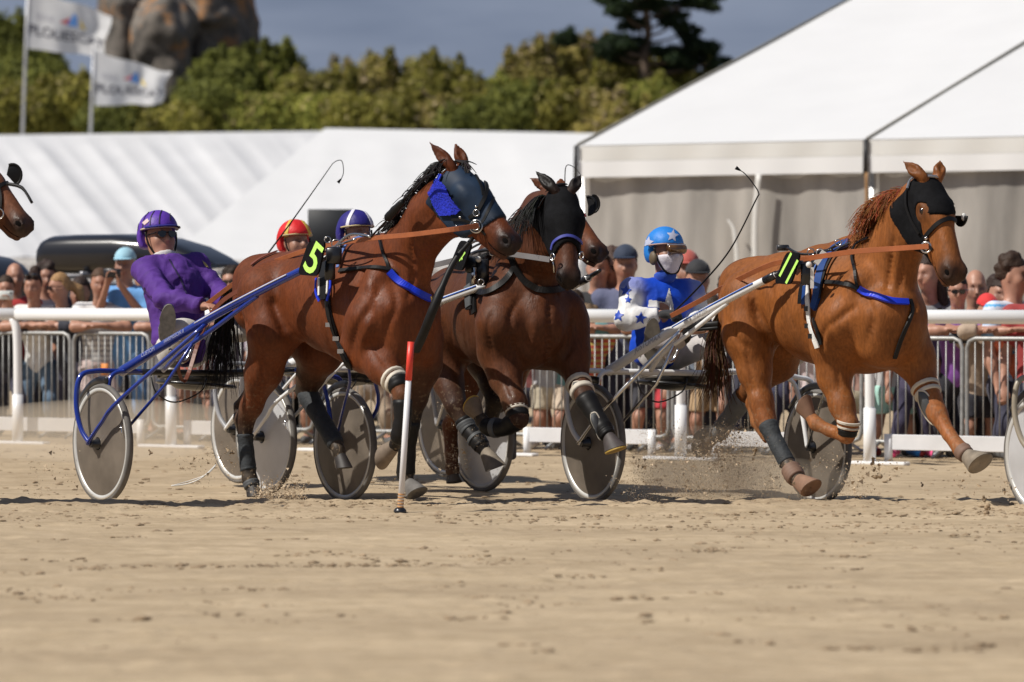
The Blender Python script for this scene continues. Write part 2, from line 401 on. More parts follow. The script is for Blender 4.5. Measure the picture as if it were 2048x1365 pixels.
# ---------------------------------------------------------------- foliage helper
def leaves(lobes, n, size, c0, c1, tip=None, tipf=.0, seed=0, flat=1.0):
    """lobes: (center, radii); many leaf-sized faces through the crown's volume"""
    r = np.random.RandomState(seed); V = []; C = []
    wts = np.array([l[1][0]*l[1][1]+l[1][0]*l[1][2] for l in lobes]); wts /= wts.sum(); cnt = r.multinomial(n, wts)
    for (c, rad), k in zip(lobes, cnt):
        d = r.normal(size=(k, 3)); d /= np.linalg.norm(d, axis=1)[:, None]; rr = r.uniform(.35, 1.0, k)**.6*r.uniform(.85, 1.12, k)
        p = np.array(c)+d*rr[:, None]*np.array(rad)
        nrm = d+r.normal(0, .6, (k, 3)); nrm[:, 2] += .3; nrm /= np.linalg.norm(nrm, axis=1)[:, None]
        up = r.normal(size=(k, 3)); up[:, 2] += .9; a = np.cross(nrm, up); a /= np.linalg.norm(a, axis=1)[:, None]+1e-9; b = np.cross(nrm, a)
        s = size*r.uniform(.5, 1.3, k)[:, None]; a = a*s*.5*flat; b = b*s
        V.append(np.stack([p-b, p+a, p+b, p-a], 1))
        lobec = r.uniform(.75, 1.25); t = r.uniform(0, 1, k)[:, None]; cc = (np.array(c0)*(1-t)+np.array(c1)*t)*lobec
        if tip is not None:
            m = (r.uniform(0, 1, k) < tipf*np.clip((d[:, 2]+.4)*1.3, 0, 1.5)*(rr > .7)); cc[m] = np.array(tip)*r.uniform(.7, 1.2, (m.sum(), 1))
        C.append(np.repeat(cc[:, None], 4, 1))
    V = np.concatenate(V).reshape(-1, 3); C = np.concatenate(C).reshape(-1, 3); F = np.arange(len(V)).reshape(-1, 4)
    return V, F, C
def leafobj(name, parent, m, *a, **k):
    V, F, C = leaves(*a, **k); mb = MB(); mb.v = V.tolist(); mb.f = F.tolist(); mb.c = C.tolist()
    return mb.build(name, m, parent, smooth=False)
LEAF = mat('leaf', (.1, .1, .1), .7, attr=True, var=.1, trans=.4, spec=.2)
BARK = mat('bark', (.12, .085, .06), .9, var=.3, scale=3)
# ---------------------------------------------------------------- hill behind the tents
def hill_top(x):  # pixel height of bare hill top seen at 130 m
    return float(np.interp(x, [-400, 0, 150, 300, 520, 600, 760, 900, 950, 1080, 1200, 1400, 1700, 2400], [120, 95, 150, 240, 240, 250, 200, 200, 225, 170, 175, 195, 230, 300]))
def build_hill():
    mb = MB(); xs = np.linspace(-120, 120, 90); ys = np.linspace(88, 260, 60); V = []
    for y in ys:
        for x in xs:
            px = 1024+8000*x/130; H = HCAM+(596-hill_top(px))*130/8000; t = float(smooth01(np.array(y), 104, 132)); z = -.3+t*(H+.3)+.35*noise.noise((x*.2, y*.2, 0))*t
            V.append((x, y, z-(max(0, y-150)*.03)))
    m = len(xs); mb.add(V, [(i*m+j, i*m+j+1, (i+1)*m+j+1, (i+1)*m+j) for i in range(len(ys)-1) for j in range(m-1)])
    tag(mb.build('hill', mat('hillgrass', (.055, .06, .025), .95, var=.5, scale=.4, c2=(.16, .13, .06))), kind='structure')
build_hill()
def shrub(px, py, D, w, h, kind, label, seed):
    """px,py = top of the crown; w,h in metres"""
    top = P(px, py, D); b = Vector((top.x, top.y, top.z-h)); r = random.Random(seed)
    t = thing('shrub', b, label, 'shrub', 'shrubs on the hill behind the tents')
    lobes = []
    for i in range(9):
        a = r.uniform(0, 6.28); q = r.uniform(.0, .62); hz = r.uniform(.35, .8)*h; s = w*.5*r.uniform(.34, .55)
        lobes.append(((b.x+math.cos(a)*q*w*.5, b.y+math.sin(a)*q*w*.4, b.z+hz), (s, s, min(s*r.uniform(.8, 1.2), h*1.0-hz+.1))))
    lobes.append(((b.x, b.y, b.z+h*.72), (w*.24, w*.24, h*.28)))
    for i in range(8):   # feathery shoots
        a = r.uniform(0, 6.28); q = r.uniform(.1, .8)*w*.5; lobes.append(((b.x+math.cos(a)*q, b.y+math.sin(a)*q*.5, b.z+h*r.uniform(.78, .98)), (.18, .18, .42)))
    cs = {'olive': ((.145, .145, .028), (.36, .32, .07), (.40, .34, .16), .10), 'dark': ((.085, .10, .025), (.26, .27, .06), None, 0), 'green': ((.14, .165, .03), (.38, .37, .08), (.40, .32, .14), .10), 'straw': ((.18, .17, .04), (.44, .36, .11), (.50, .39, .24), .15)}[kind]
    leafobj('crown', t, LEAF, lobes, int(2300*w*h*.62), .12, cs[0], cs[1], tip=cs[2], tipf=cs[3], seed=seed, flat=.8)
    mb = MB()
    for i in range(4): mb.tube(spline([b+Vector((0, 0, -.6)), b+Vector((r.uniform(-.2, .2), r.uniform(-.1, .1), h*.3)), b+Vector((r.uniform(-.3, .3)*w, r.uniform(-.2, .2)*w, h*.75))], 3), [.07, .065, .06, .05, .04, .03, .02], 6)
    mb.build('stem', BARK, t)
SHL = {'olive': 'olive green tamarisk shrub with feathery pinkish tips', 'dark': 'dark green dense shrub', 'green': 'mid green leafy shrub', 'straw': 'straw coloured feathery shrub'}
shr = [
 # px, top y, D, w, h, kind, place
 (-10, 18, 128, 4.2, 4.5, 'dark', 'at the far left edge behind the pole of the upper flag'),
 (75, 105, 124, 3.6, 3.2, 'dark', 'below the upper flag, right of its pole'),
 (20, 165, 119, 3.8, 2.6, 'olive', 'low down left of the upper flag pole above the tent ridge'),
 (150, 150, 119, 3.6, 2.8, 'olive', 'between the two flag poles'),
 (255, 205, 117.5, 3.4, 2.1, 'dark', 'low behind the lower flag'),
 (345, 215, 117.5, 3.3, 2.0, 'olive', 'low at the right edge of the lower flag'),
 (540, 85, 126, 3.0, 3.6, 'dark', 'at the right foot of the boulders'),
 (450, 105, 122, 3.0, 3.0, 'dark', 'in front of the right boulder'),
 (425, 165, 118, 3.4, 2.6, 'dark', 'below the shaded gap of the boulders'),
 (575, 150, 122, 3.2, 3.0, 'green', 'on the slope down from the boulders'),
 (520, 190, 117.5, 3.6, 2.3, 'green', 'low above the left tent ridge below the boulders'),
 (650, 150, 122, 3.4, 3.0, 'olive', 'left shoulder of the rounded middle clump'),
 (745, 112, 124, 4.0, 3.8, 'straw', 'left half of the rounded middle clump on the skyline'),
 (850, 110, 124, 4.2, 3.8, 'olive', 'right half of the rounded middle clump on the skyline'),
 (645, 195, 117.5, 3.4, 2.3, 'green', 'low above the peak of the middle tent'),
 (745, 190, 117.5, 3.6, 2.4, 'olive', 'low in front of the middle clump, left'),
 (850, 195, 117.5, 3.6, 2.3, 'straw', 'low in front of the middle clump, right'),
 (935, 165, 121, 3.2, 2.8, 'olive', 'in the dip of the skyline right of the middle clump'),
 (1000, 150, 122, 3.0, 3.0, 'green', 'left foot of the tall right clump'),
 (1075, 78, 126, 3.4, 4.4, 'straw', 'tall feathery left part of the right clump'),
 (1165, 72, 127, 3.8, 4.6, 'straw', 'pink tipped part of the right clump left of the pine trunk'),
 (940, 215, 117.5, 3.4, 2.0, 'dark', 'low dark patch above the middle tent'),
 (1035, 175, 117.5, 3.5, 2.6, 'dark', 'dark mass below the tall right clump'),
 (1130, 165, 117.5, 3.4, 2.7, 'olive', 'low in the right clump near the corner of the big tent'),
 (1215, 180, 117, 3.2, 2.6, 'straw', 'low just above the big tent corner'),
 (1270, 105, 124, 3.8, 3.8, 'olive', 'directly below the pine trunk'),
 (1360, 115, 124, 3.8, 3.6, 'olive', 'below the right branches of the pine'),
 (1310, 165, 118, 3.6, 3.0, 'green', 'low beside the sloping roof edge of the big tent'),
 (1430, 150, 122, 3.4, 3.0, 'olive', 'last one cut off by the big tent roof'),
]
for i, (px, py, D, w_, h_, k, pl) in enumerate(shr): shrub(px, py, D, w_, h_, k, SHL[k].split(' shrub')[0]+' shrub '+pl, 100+i)

# ---------------------------------------------------------------- boulders
def rockmat():
    m = bpy.data.materials.new('granite'); m.use_nodes = True; N = m.node_tree.nodes; l = m.node_tree.links; b = N['Principled BSDF']; b.inputs['Roughness'].default_value = .9
    t = N.new('ShaderNodeTexCoord'); a = N.new('ShaderNodeTexNoise'); a.inputs['Scale'].default_value = .9; a.inputs['Detail'].default_value = 8; a.inputs['Roughness'].default_value = .65; l.new(t.outputs['Object'], a.inputs['Vector'])
    g = N.new('ShaderNodeValToRGB'); e = g.color_ramp.elements; e[0].position = .35; e[0].color = (.04, .035, .03, 1); e[1].position = .70; e[1].color = (.22, .19, .16, 1); l.new(a.outputs['Fac'], g.inputs[0])
    c = N.new('ShaderNodeTexNoise'); c.inputs['Scale'].default_value = .8; c.inputs['Detail'].default_value = 7; c.inputs['Roughness'].default_value = .7; mp_ = N.new('ShaderNodeMapping'); mp_.inputs['Location'].default_value = (5, 3, 1); l.new(t.outputs['Object'], mp_.inputs[0]); l.new(mp_.outputs[0], c.inputs['Vector'])
    s = N.new('ShaderNodeSeparateXYZ'); l.new(t.outputs['Object'], s.inputs[0]); ma = N.new('ShaderNodeMath'); ma.operation = 'MULTIPLY_ADD'; ma.inputs[1].default_value = .05; l.new(s.outputs['Z'], ma.inputs[0]); l.new(c.outputs['Fac'], ma.inputs[2])
    r = N.new('ShaderNodeValToRGB'); r.color_ramp.elements[0].position = .83; r.color_ramp.elements[1].position = .90; l.new(ma.outputs[0], r.inputs[0])
    x = N.new('ShaderNodeMixRGB'); x.inputs['Color2'].default_value = (.34, .17, .07, 1); l.new(r.outputs[0], x.inputs['Fac']); l.new(g.outputs[0], x.inputs['Color1']); l.new(x.outputs[0], b.inputs['Base Color'])
    bp = N.new('ShaderNodeBump'); bp.inputs['Strength'].default_value = .6; bp.inputs['Distance'].default_value = .1; l.new(a.outputs['Fac'], bp.inputs['Height']); l.new(bp.outputs[0], b.inputs['Normal']); return m
ROCK = rockmat()
def boulder(lobes, label, D):
    b = Body(); b.k = .35; X = (Vector((1, 0, 0)), Vector((0, 1, 0)), Vector((0, 0, 1)))
    for (x0, x1, y0, y1, dd, dep) in lobes:
        c = P((x0+x1)/2, (y0+y1)/2, D+dd); s = D/8000; b.el(c, X, ((x1-x0)/2*s, dep, (y1-y0)/2*s))
    base = G((lobes[0][0]+lobes[0][1])/2, D, 4.0)
    def cf(V, C): return C
    V, F, C = b.mesh(res=.16, smooth=1); base_ = np.array(base)
    for i in range(len(V)):
        n = noise.noise(Vector(V[i])*.5)*.35-abs(noise.noise(Vector(V[i])*.5+Vector((3, 1, 5))))*.8+noise.noise(Vector(V[i])*2.2)*.16; dv = V[i]-np.array(P((lobes[0][0]+lobes[0][1])/2, (lobes[0][2]+lobes[0][3])/2, D)); V[i] += dv/np.linalg.norm(dv)*n
    mb = MB(); mb.v = V.tolist(); mb.f = F.tolist(); tag(mb.build('boulder', ROCK, loc=base), label, 'boulder', 'granite boulders on the hill')
boulder([(185, 300, -70, 190, 0, 1.8), (195, 280, 60, 240, -.3, 1.6)], 'leftmost granite boulder behind the upper flag, orange lichen on its top', 128)
boulder([(258, 400, -40, 200, 0, 2.0), (290, 395, 90, 250, -.2, 1.8), (262, 340, 60, 220, .3, 1.6)], 'rounded grey boulder in the middle of the three, a little lower', 127)
boulder([(350, 505, -130, 150, 1, 2.1), (410, 522, -80, 220, 1.5, 2.1), (370, 450, 40, 200, 1, 1.7)], 'tallest right boulder with pale lichened face and dark right side', 129)

# ---------------------------------------------------------------- pine
def pine():
    D = 122; base = P(1285, 215, D); t = thing('pine_tree', base, 'dark pine tree with open layered branches rising above the shrubs', 'tree')
    mb = MB(); tr = spline([P(1285, 230, D), P(1290, 130, D), P(1296, 60, D+.2), P(1290, 0, D), P(1300, -60, D)], 5); mb.tube(tr, list(np.linspace(.17, .07, len(tr))), 8)
    pads = [(1240, 22, 34, 16), (1215, 0, 30, 10), (1270, 48, 30, 14), (1330, 28, 26, 16), (1300, 8, 46, 16), (1385, 6, 44, 12), (1420, -8, 34, 10), (1352, 42, 26, 14), (1375, 62, 24, 16), (1385, 84, 26, 12), (1128, 78, 24, 18), (1142, 66, 10, 16), (1232, 82, 38, 16), (1215, 100, 30, 20), (1258, 115, 34, 18), (1345, 108, 40, 18), (1392, 108, 34, 20), (1420, 95, 26, 14), (1435, 122, 22, 12), (1362, 128, 44, 18), (1275, 86, 26, 12), (1300, -30, 60, 20), (1250, -20, 40, 16), (1370, -28, 44, 14)]
    lob = []; r = random.Random(3)
    for (x, y, w_, h_) in pads:
        s = D/8000; c = P(x, y, D+r.uniform(-1, 1)); lob.append((tuple(c), (w_*s, w_*s*.9, h_*s)))
        for q in range(3): c2 = P(x+r.uniform(-w_, w_), y+r.uniform(-h_, h_), D+r.uniform(-1, 1)); lob.append((tuple(c2), (w_*s*.4, w_*s*.4, h_*s*.6)))
        k = min(range(len(tr)), key=lambda i: abs(tr[i].z-(c.z-.5))); mb.tube(spline([tr[k], (tr[k]+c)/2+Vector((0, 0, -.1)), c], 4), [.06, .055, .05, .045, .04, .035, .03, .025, .02], 6)
    mb.build('trunk', BARK, t)
    leafobj('crown', t, LEAF, lob, 15000, .15, (.012, .024, .012), (.04, .062, .024), seed=5, flat=.5)
pine()

# ---------------------------------------------------------------- tents
PVC = mat('tentcloth', (.80, .80, .80), .45, var=.02, scale=1.2, trans=.12)
PVCV = mat('tentvalance', (.69, .68, .65), .5, var=.04, scale=1.5, trans=.1)
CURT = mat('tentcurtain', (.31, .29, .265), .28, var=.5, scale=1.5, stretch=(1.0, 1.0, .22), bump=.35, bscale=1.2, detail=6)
WHITE = mat('whitepaint', (.82, .82, .82), .35, var=.03, scale=3)
BLK = mat('blackstrap', (.018, .018, .02), .5, var=.2, scale=10)
ROPE = mat('rope', (.32, .18, .08), .9)
def sheet(fn, nu, nv):
    V = [fn(i/nu, j/nv) for j in range(nv+1) for i in range(nu+1)]; m = nu+1
    return V, [(j*m+i, j*m+i+1, (j+1)*m+i+1, (j+1)*m+i) for j in range(nv) for i in range(nu)]
def big_tent():
    A = G(1157, 50); u = Vector((math.cos(R(30)), -math.sin(R(30)), 0)); v = Vector((math.sin(R(30)), math.cos(R(30)), 0)); e = 3.14; Lr = 10.; rise = .294; bay = 3.97
    t = thing('marquee', A, 'huge white marquee with grey side curtains filling the right background', 'tent')
    n = 3
    for k in range(n):
        def fn(a, b, k=k):
            sag = -.06*math.sin(math.pi*a)*math.sin(math.pi*min(1, b*1.1)); ripple = .008*math.sin(a*14+b*9)*math.sin(b*3.1)
            return A+u*(bay*(k+.004+.992*a))+v*(Lr*b)+Vector((0, 0, e+Lr*rise*b+sag+ripple))
        mb = MB(); mb.add(*sheet(fn, 24, 30))
        def fn2(a, b, k=k): return A+u*(bay*(k+.004+.992*a))+v*(2*Lr-Lr*b)+Vector((0, 0, e+Lr*rise*b))
        mb.add(*sheet(fn2, 4, 4)); mb.build('roof', PVC, t)
        def fv(a, b, k=k): return A+u*(bay*(k+.006+.988*a))-v*(.03+.012*math.sin(a*30)*b)+Vector((0, 0, e-.012-.185*b))
        mb = MB(); mb.add(*sheet(fv, 40, 3)); mb.build('valance', PVCV, t)
        def fv2(a, b, k=k): return A+u*(bay*(k+.006+.988*a))-v*(.034+.012*math.sin(a*30))+Vector((0, 0, e-.2-.2*b))
        mb = MB(); mb.add(*sheet(fv2, 40, 3)); mb.build('valance_band', PVC, t)
        def fc(a, b, k=k):
            x = a*bay; f = .016*math.sin(x*9+b*2.5)+.012*math.sin(x*23+1.3+b*3.2+k)+.05*math.sin(x*2.3+b*4)+.02*math.sin(x*5.1-b*5); return A+u*(bay*(k+.01+.98*a))+v*(.10+f*(.25+.75*b))+Vector((0, 0, (e-.3)*(1-b)+.02))
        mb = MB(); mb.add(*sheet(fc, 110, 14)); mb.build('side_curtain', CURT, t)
    for k in range(n+1):   # frame posts, keder rails, ratchet straps
        q = A+u*(bay*k); mb = MB(); mb.box(q+v*.16+Vector((0, 0, e/2-.05)), (.1, .1, e-.1)); mb.build('post', mat('alu', (.55, .55, .55), .4, .8), t)
        mb = MB(); mb.tube([q+Vector((0, 0, e+.01))-v*.02, q+v*Lr+Vector((0, 0, e+.01+Lr*rise)), ], .020, 6); mb.build('rafter', mat('greybeam', (.20, .19, .16), .6), t)
        mb = MB(); mb.tube([q-v*.06+Vector((0, 0, e+.0)), q-v*.07+Vector((0, 0, e-.42))], .034, 6); mb.build('strap', BLK, t)
        if k == 1:
            mb = MB(); pts = spline([q-v*.08+u*.02+Vector((0, 0, e-.4)), q-v*.1+u*.03+Vector((0, 0, e-.9)), q-v*.09+u*.0+Vector((0, 0, e-1.05)), q-v*.1+u*.02+Vector((0, 0, e-1.7))], 4); mb.tube(pts, .022, 6); mb.ball(q-v*.1+u*.0+Vector((0, 0, e-.92)), .06, 6); mb.build('rope', ROPE, t)
    # pale tie-back strips of the curtains, seen from outside
    for (x0, xm, x1, wd) in ((2.02, 2.24, 2.26, .028), (2.56, 2.50, 2.56, .038), (6.6, 6.62, 6.6, .05)):
        mb = MB(); pts = [A+u*x-v*.10+Vector((0, 0, z)) for x, z in ((xm-.10, e-.95), (xm-.03, e-1.05), (xm, e-1.2), (xm+.02, e-1.5), (x1-.04, e-2.2), (x1, .3))] if x0 < 2.5 else [A+u*x-v*.10+Vector((0, 0, z)) for x, z in ((x0, e-.4), (xm, e-1.2), (x1, .3))]
        pts = spline(pts, 5); mb.tube(pts, [wd*(.35+.65*min(1, i/8)) for i in range(len(pts))] if x0 < 2.5 else wd, 8, flat=.35, flatax=v); mb.build('curtain_tie', PVCV, t)
    mb = MB(); mb.add([A+v*.1+Vector((0, 0, e)), A+v*Lr+Vector((0, 0, e+Lr*rise)), A+v*2*Lr+Vector((0, 0, e)), A+v*2*Lr, A+v*.1], [(0, 1, 2, 3, 4)]); mb.build('gable', PVC, t, smooth=False)
big_tent()
def small_tent(R0, R1, E0, E1, label, folds, fo, pm=None):
    base = Vector(E0); base.z = 0; t = thing('marquee', base, label, 'tent'); mb = MB(); nrm = (R1-R0).cross(E0-R0).normalized()
    if nrm.y > 0: nrm = -nrm
    def fn(a, b):
        p = (R0*(1-a)+R1*a)*(1-b)+(E0*(1-a)+E1*a)*b; s = 0
        for f, ph, am in folds: s += am*(abs(math.sin((a*f-b*f*fo)*3.14+ph))**5)
        return p+nrm*(s*min(1, b*6)*(1-.3*b))-Vector((0, 0, .25*math.sin(math.pi*a)*math.sin(math.pi*b)*.5))
    mb.add(*sheet(fn, 220, 40)); mb.build('roof', pm or mat('tentclothgrey', (.68, .68, .69), .5, var=.05, scale=.6, trans=.12), t)
    back = Vector((0, (R0.y-E0.y), 0))
    B0 = Vector((2*R0.x-E0.x, 2*R0.y-E0.y, E0.z)); B1 = Vector((2*R1.x-E1.x, 2*R1.y-E1.y, E1.z))
    mb = MB(); mb.add([R0, R1, B1, B0], [(0, 1, 2, 3)]); mb.build('back_roof', PVC, t, smooth=False)
    z = lambda p: Vector((p.x, p.y, -.2))
    mb = MB(); mb.add([E0, E1, z(E1), z(E0), R0, B0, z(B0), R1, B1, z(B1)], [(0, 1, 2, 3), (0, 4, 5, 6, 3), (1, 7, 8, 9, 2)]); mb.build('side_wall', mat('tentwall', (.6, .6, .6), .5), t, smooth=False)
    mb = MB(); m_ = 40; vs = []; fs = []
    for i in range(m_*4+1):
        a = i/(m_*4); p = E0*(1-a)+E1*a; sc = .16+.10*abs(math.sin(a*m_*3.14159)); vs += [p+nrm*.02+Vector((0, 0, .02)), p+nrm*.05-Vector((0, 0, sc))]
        if i: fs.append((2*i-2, 2*i, 2*i+1, 2*i-1))
    mb.add(vs, fs); mb.build('valance', PVC, t)
small_tent(P(-120, 272, 112), P(690, 262, 112), P(-150, 520, 101), P(640, 516, 101), 'long low white tent with creased roof at the left behind the roof boxes', [(7, .3, .05), (15, 1.1, .035), (4.3, 2, .06)], .31)
small_tent(P(650, 257, 99), P(1230, 268, 99), P(330, 522, 90), P(1230, 530, 90), 'smooth white tent with sloping left edge behind the two leading bay horses', [(2, .3, .03), (5, 1, .015)], .3, PVC)

# ---------------------------------------------------------------- flags
FLAGM = mat('flagcloth', (.70, .70, .71), .7, var=.04, scale=2, trans=.35)
def mapped_text(s, size, cu, cv, fn, shear=0, bold=0, off=.0):
    V, F = text_mesh(s, size, shear, bold); return [fn(cu+x, cv+y, off) for x, y, z in V], F
def flag(pole, TL, BL, TR, BR, D, label, plabel, ph):
    base = P(*pole[-1], D); t = thing('flagpole', base, plabel, 'flagpole', 'flagpoles behind the left tent'); pp = [P(x, y, D) for x, y in pole]
    mb = MB(); mb.tube(pp, [.035, .05], 8); mb.build('pole', mat('polemetal', (.55, .55, .56), .4, .3), t); mb = MB(); mb.ball(pp[0], .06, 6); mb.build('finial', WHITE, t)
    W = (P(*TR, D)-P(*TL, D)).length; H = (P(*BL, D)-P(*TL, D)).length
    c = [P(*q, D) for q in (TL, TR, BL, BR)]
    def fn(x, y, off=0.):   # x in 0..W, y in 0..-H
        a = x/W; b = -y/H; p = (c[0]*(1-a)+c[1]*a)*(1-b)+(c[2]*(1-a)+c[3]*a)*b
        wv = .16*a*math.sin(a*9+ph+b*1.5)+.07*a*math.sin(a*17+ph*2-b*3)+.10*max(0, a-.8)*math.sin(b*20+ph)
        return p+Vector((.05*a*math.sin(b*7+ph), wv-off, .05*a*math.sin(a*11+ph)))
    g = thing('flag', c[0], label, 'flag', 'town flags'); mb = MB()
    mb.add(*sheet(lambda a, b: fn(a*W, -b*H), 44, 24)); mb.build('cloth', FLAGM, g)
    dk = mat('flagink', (.07, .07, .09), .7)
    mb = MB(); mb.add(*mapped_text('PLOUESCAT', W*.178, W*.50, -H*.68, fn, 0, .006, .016)); mb.build('lettering', dk, g, smooth=False)
    mb = MB(); mb.add(*mapped_text('BAIE', W*.12, W*.22, -H*.42, fn, 0, 0, .012)); mb.build('lettering', mat('flaginkpale', (.42, .42, .46), .7), g, smooth=False)
    for nm, cc, tri in (('red_sail', (.55, .10, .12), [(.40, -.42), (.52, -.30), (.50, -.44)]), ('blue_sail', (.10, .26, .62), [(.50, -.46), (.555, -.20), (.60, -.28), (.63, -.47)]), ('yellow_sail', (.70, .52, .08), [(.64, -.30), (.66, -.34), (.74, -.50), (.67, -.47)])):
        mb = MB(); mb.add([fn(x*W, y*H, .014) for x, y in tri], [tuple(range(len(tri)))]); mb.build(nm, mat(nm, cc, .7), g, smooth=False)
flag([(58, -60), (44, 285)], (58, -22), (52, 97), (222, 30), (208, 116), 115, 'upper white PLOUESCAT flag, its right end folding back', 'tall pale flagpole at the left edge carrying the upper flag', .4)
flag([(188, 92), (180, 285)], (190, 104), (189, 212), (342, 146), (322, 208), 114.5, 'lower white PLOUESCAT flag flying to the right, fraying end', 'shorter flagpole right of the first one carrying the lower flag', 2.1)

# ---------------------------------------------------------------- running rail
RA = Vector((-4.19, 33.9, 0)); RD = Vector((2.66, 29.74, 0)); RU = (RD-RA).normalized(); RN = Vector((RU.y, -RU.x, 0))   # RN towards the camera
if RN.y > 0: RN = -RN
RL = (RD-RA).length/5
def running_rail():
    for k in range(-1, 3):   # lengths of top rail
        a = RA+RU*(RL*(2*k)-.02*0); b = RA+RU*(RL*(2*k+2)-.012); mb = MB(); mb.tube([a+Vector((0, 0, 1.10)), b+Vector((0, 0, 1.10))], .052, 16, flat=.9); px = int(1024+8000*((a+b)/2).x/((a+b)/2).y)
        nm = {-1: 'leftmost length of white running rail at the frame edge', 0: 'white running rail behind the purple driver', 1: 'white running rail behind the two bay horses', 2: 'right length of white running rail in front of the crowd'}[k]
        tag(mb.build('running_rail', WHITE, loc=a), nm, 'rail', 'lengths of the white racecourse rail')
    lab = {0: 'left one at the picture edge below the white rail', 1: 'behind the purple driver and his near wheel', 2: 'hidden behind the leading bay horse', 3: 'behind the middle horse', 4: 'behind the blue driver and his white sulky', 5: 'right one below the chestnut horse chest'}
    for k in range(6):
        q = RA+RU*RL*k; t = thing('rail_post', q, 'white rail post on flat foot, '+lab[k], 'rail post', 'posts of the white racecourse rail')
        mb = MB(); pts = spline([q+Vector((0, 0, .02)), q+Vector((0, 0, .6)), q+Vector((0, 0, .95))-RU*.01, q-RU*.05-RN*.0+Vector((0, 0, 1.06))], 4); mb.tube(pts, .036, 12); mb.build('pole', WHITE, t)
        mb = MB(); mb.tube([q+Vector((0, 0, .0)), q+Vector((0, 0, .42))], .047, 12); mb.build('sleeve', WHITE, t)
        mb = MB(); mb.box(q+Vector((0, 0, .012)), (.62, .10, .024), rot=Matrix.Rotation(math.atan2(RU.y, RU.x), 3, 'Z'), bev=.005); mb.build('foot', WHITE, t, angle=30)
    M = Matrix.Rotation(math.atan2(RU.y, RU.x), 3, 'Z')
    segs = [(-.6, .75), (1.05, 1.45), (3.1, 3.8), (4.15, 4.78), (5.06, 5.72)]; names = ['left end of the picture', 'behind the purple driver wheel', 'between the middle horse legs', 'behind the dust and chestnut hind leg', 'right of the last post ending in an upright']
    for (a, b), n in zip(segs, names):
        p, q = RA+RU*RL*a, RA+RU*RL*b; t = thing('low_plank', (p+q)/2, 'low white kick plank near the ground, '+n, 'plank', 'low white planks under the rail')
        c = (p+q)/2-RN*.12; mb = MB(); mb.box(c+Vector((0, 0, .165)), ((q-p).length, .03, .115), rot=M, bev=.004); mb.build('board', mat('plankwhite', (.66, .66, .67), .5, var=.08), t, angle=30)
        for e in (p, q): mb = MB(); mb.tube([e-RN*.12+Vector((0, 0, 0)), e-RN*.12+Vector((0, 0, .225))], .033, 10); mb.build('end_post', WHITE, t)
running_rail()
# ---------------------------------------------------------------- crowd barriers
GALV = mat('galvanised', (.34, .34, .33), .5, .45, var=.2, scale=20)
ORG = mat('orangetag', (.72, .25, .05), .6)
def barriers():
    n = 12; L = 1.16; off = -1.15; z1 = .93; z0 = .13
    M = Matrix.Rotation(math.atan2(RU.y, RU.x), 3, 'Z')
    lab = ['at the far left edge', 'in front of the woman in the white tee', 'in front of the man in the striped tee', 'behind the purple driver', 'left behind the leading bay horse', 'behind the leading bay horse legs', 'behind the middle horse hind legs', 'under the middle horse chest', 'behind the blue driver', 'behind the chestnut horse tail', 'under the chestnut horse belly', 'in front of the blue sneakers', 'in front of the purple tee woman', 'at the far right in front of the mint cap child']
    for k in range(14):
        a = RA+RU*(-1.05+k*(L*.735+.0))+RN*off*.9; L2 = L*.735-.04; b = a+RU*L2; t = thing('crowd_barrier', a, 'galvanised steel crowd barrier '+lab[k], 'barrier', 'crowd barriers behind the rail')
        r = .07; Z = Vector((0, 0, 1)); c = lambda x, z: a+RU*x+Z*z
        pts = [c(r, z0), c(L2-r, z0), c(L2-.02, z0+.02), c(L2, z0+r), c(L2, z1-r), c(L2-.02, z1-.02), c(L2-r, z1), c(r, z1), c(.02, z1-.02), c(0, z1-r), c(0, z0+r), c(.02, z0+.02), c(r, z0)]
        mb = MB(); mb.tube(pts, .017, 8, cap=False); mb.build('frame', GALV, t)
        nb = 12; mb = MB()
        for i in range(1, nb): x = L2*i/nb; mb.tube([c(x, z0), c(x, z1)], .0060, 6)
        o = mb.build('bars', GALV, t)
        for x in (.12, L2-.12):
            mb = MB(); mb.tube([c(x, z0)+RN*.0, c(x, .03)+RN*.28], .014, 6); mb.tube([c(x, z0), c(x, .03)-RN*.28], .014, 6); mb.build('foot', GALV, t)
        if k in (1, 12): mb = MB(); mb.box(c(.13 if k == 12 else .35, .62)+RN*.02, (.07, .01, .10), rot=M); mb.build('tag_plate', ORG, t)
barriers()
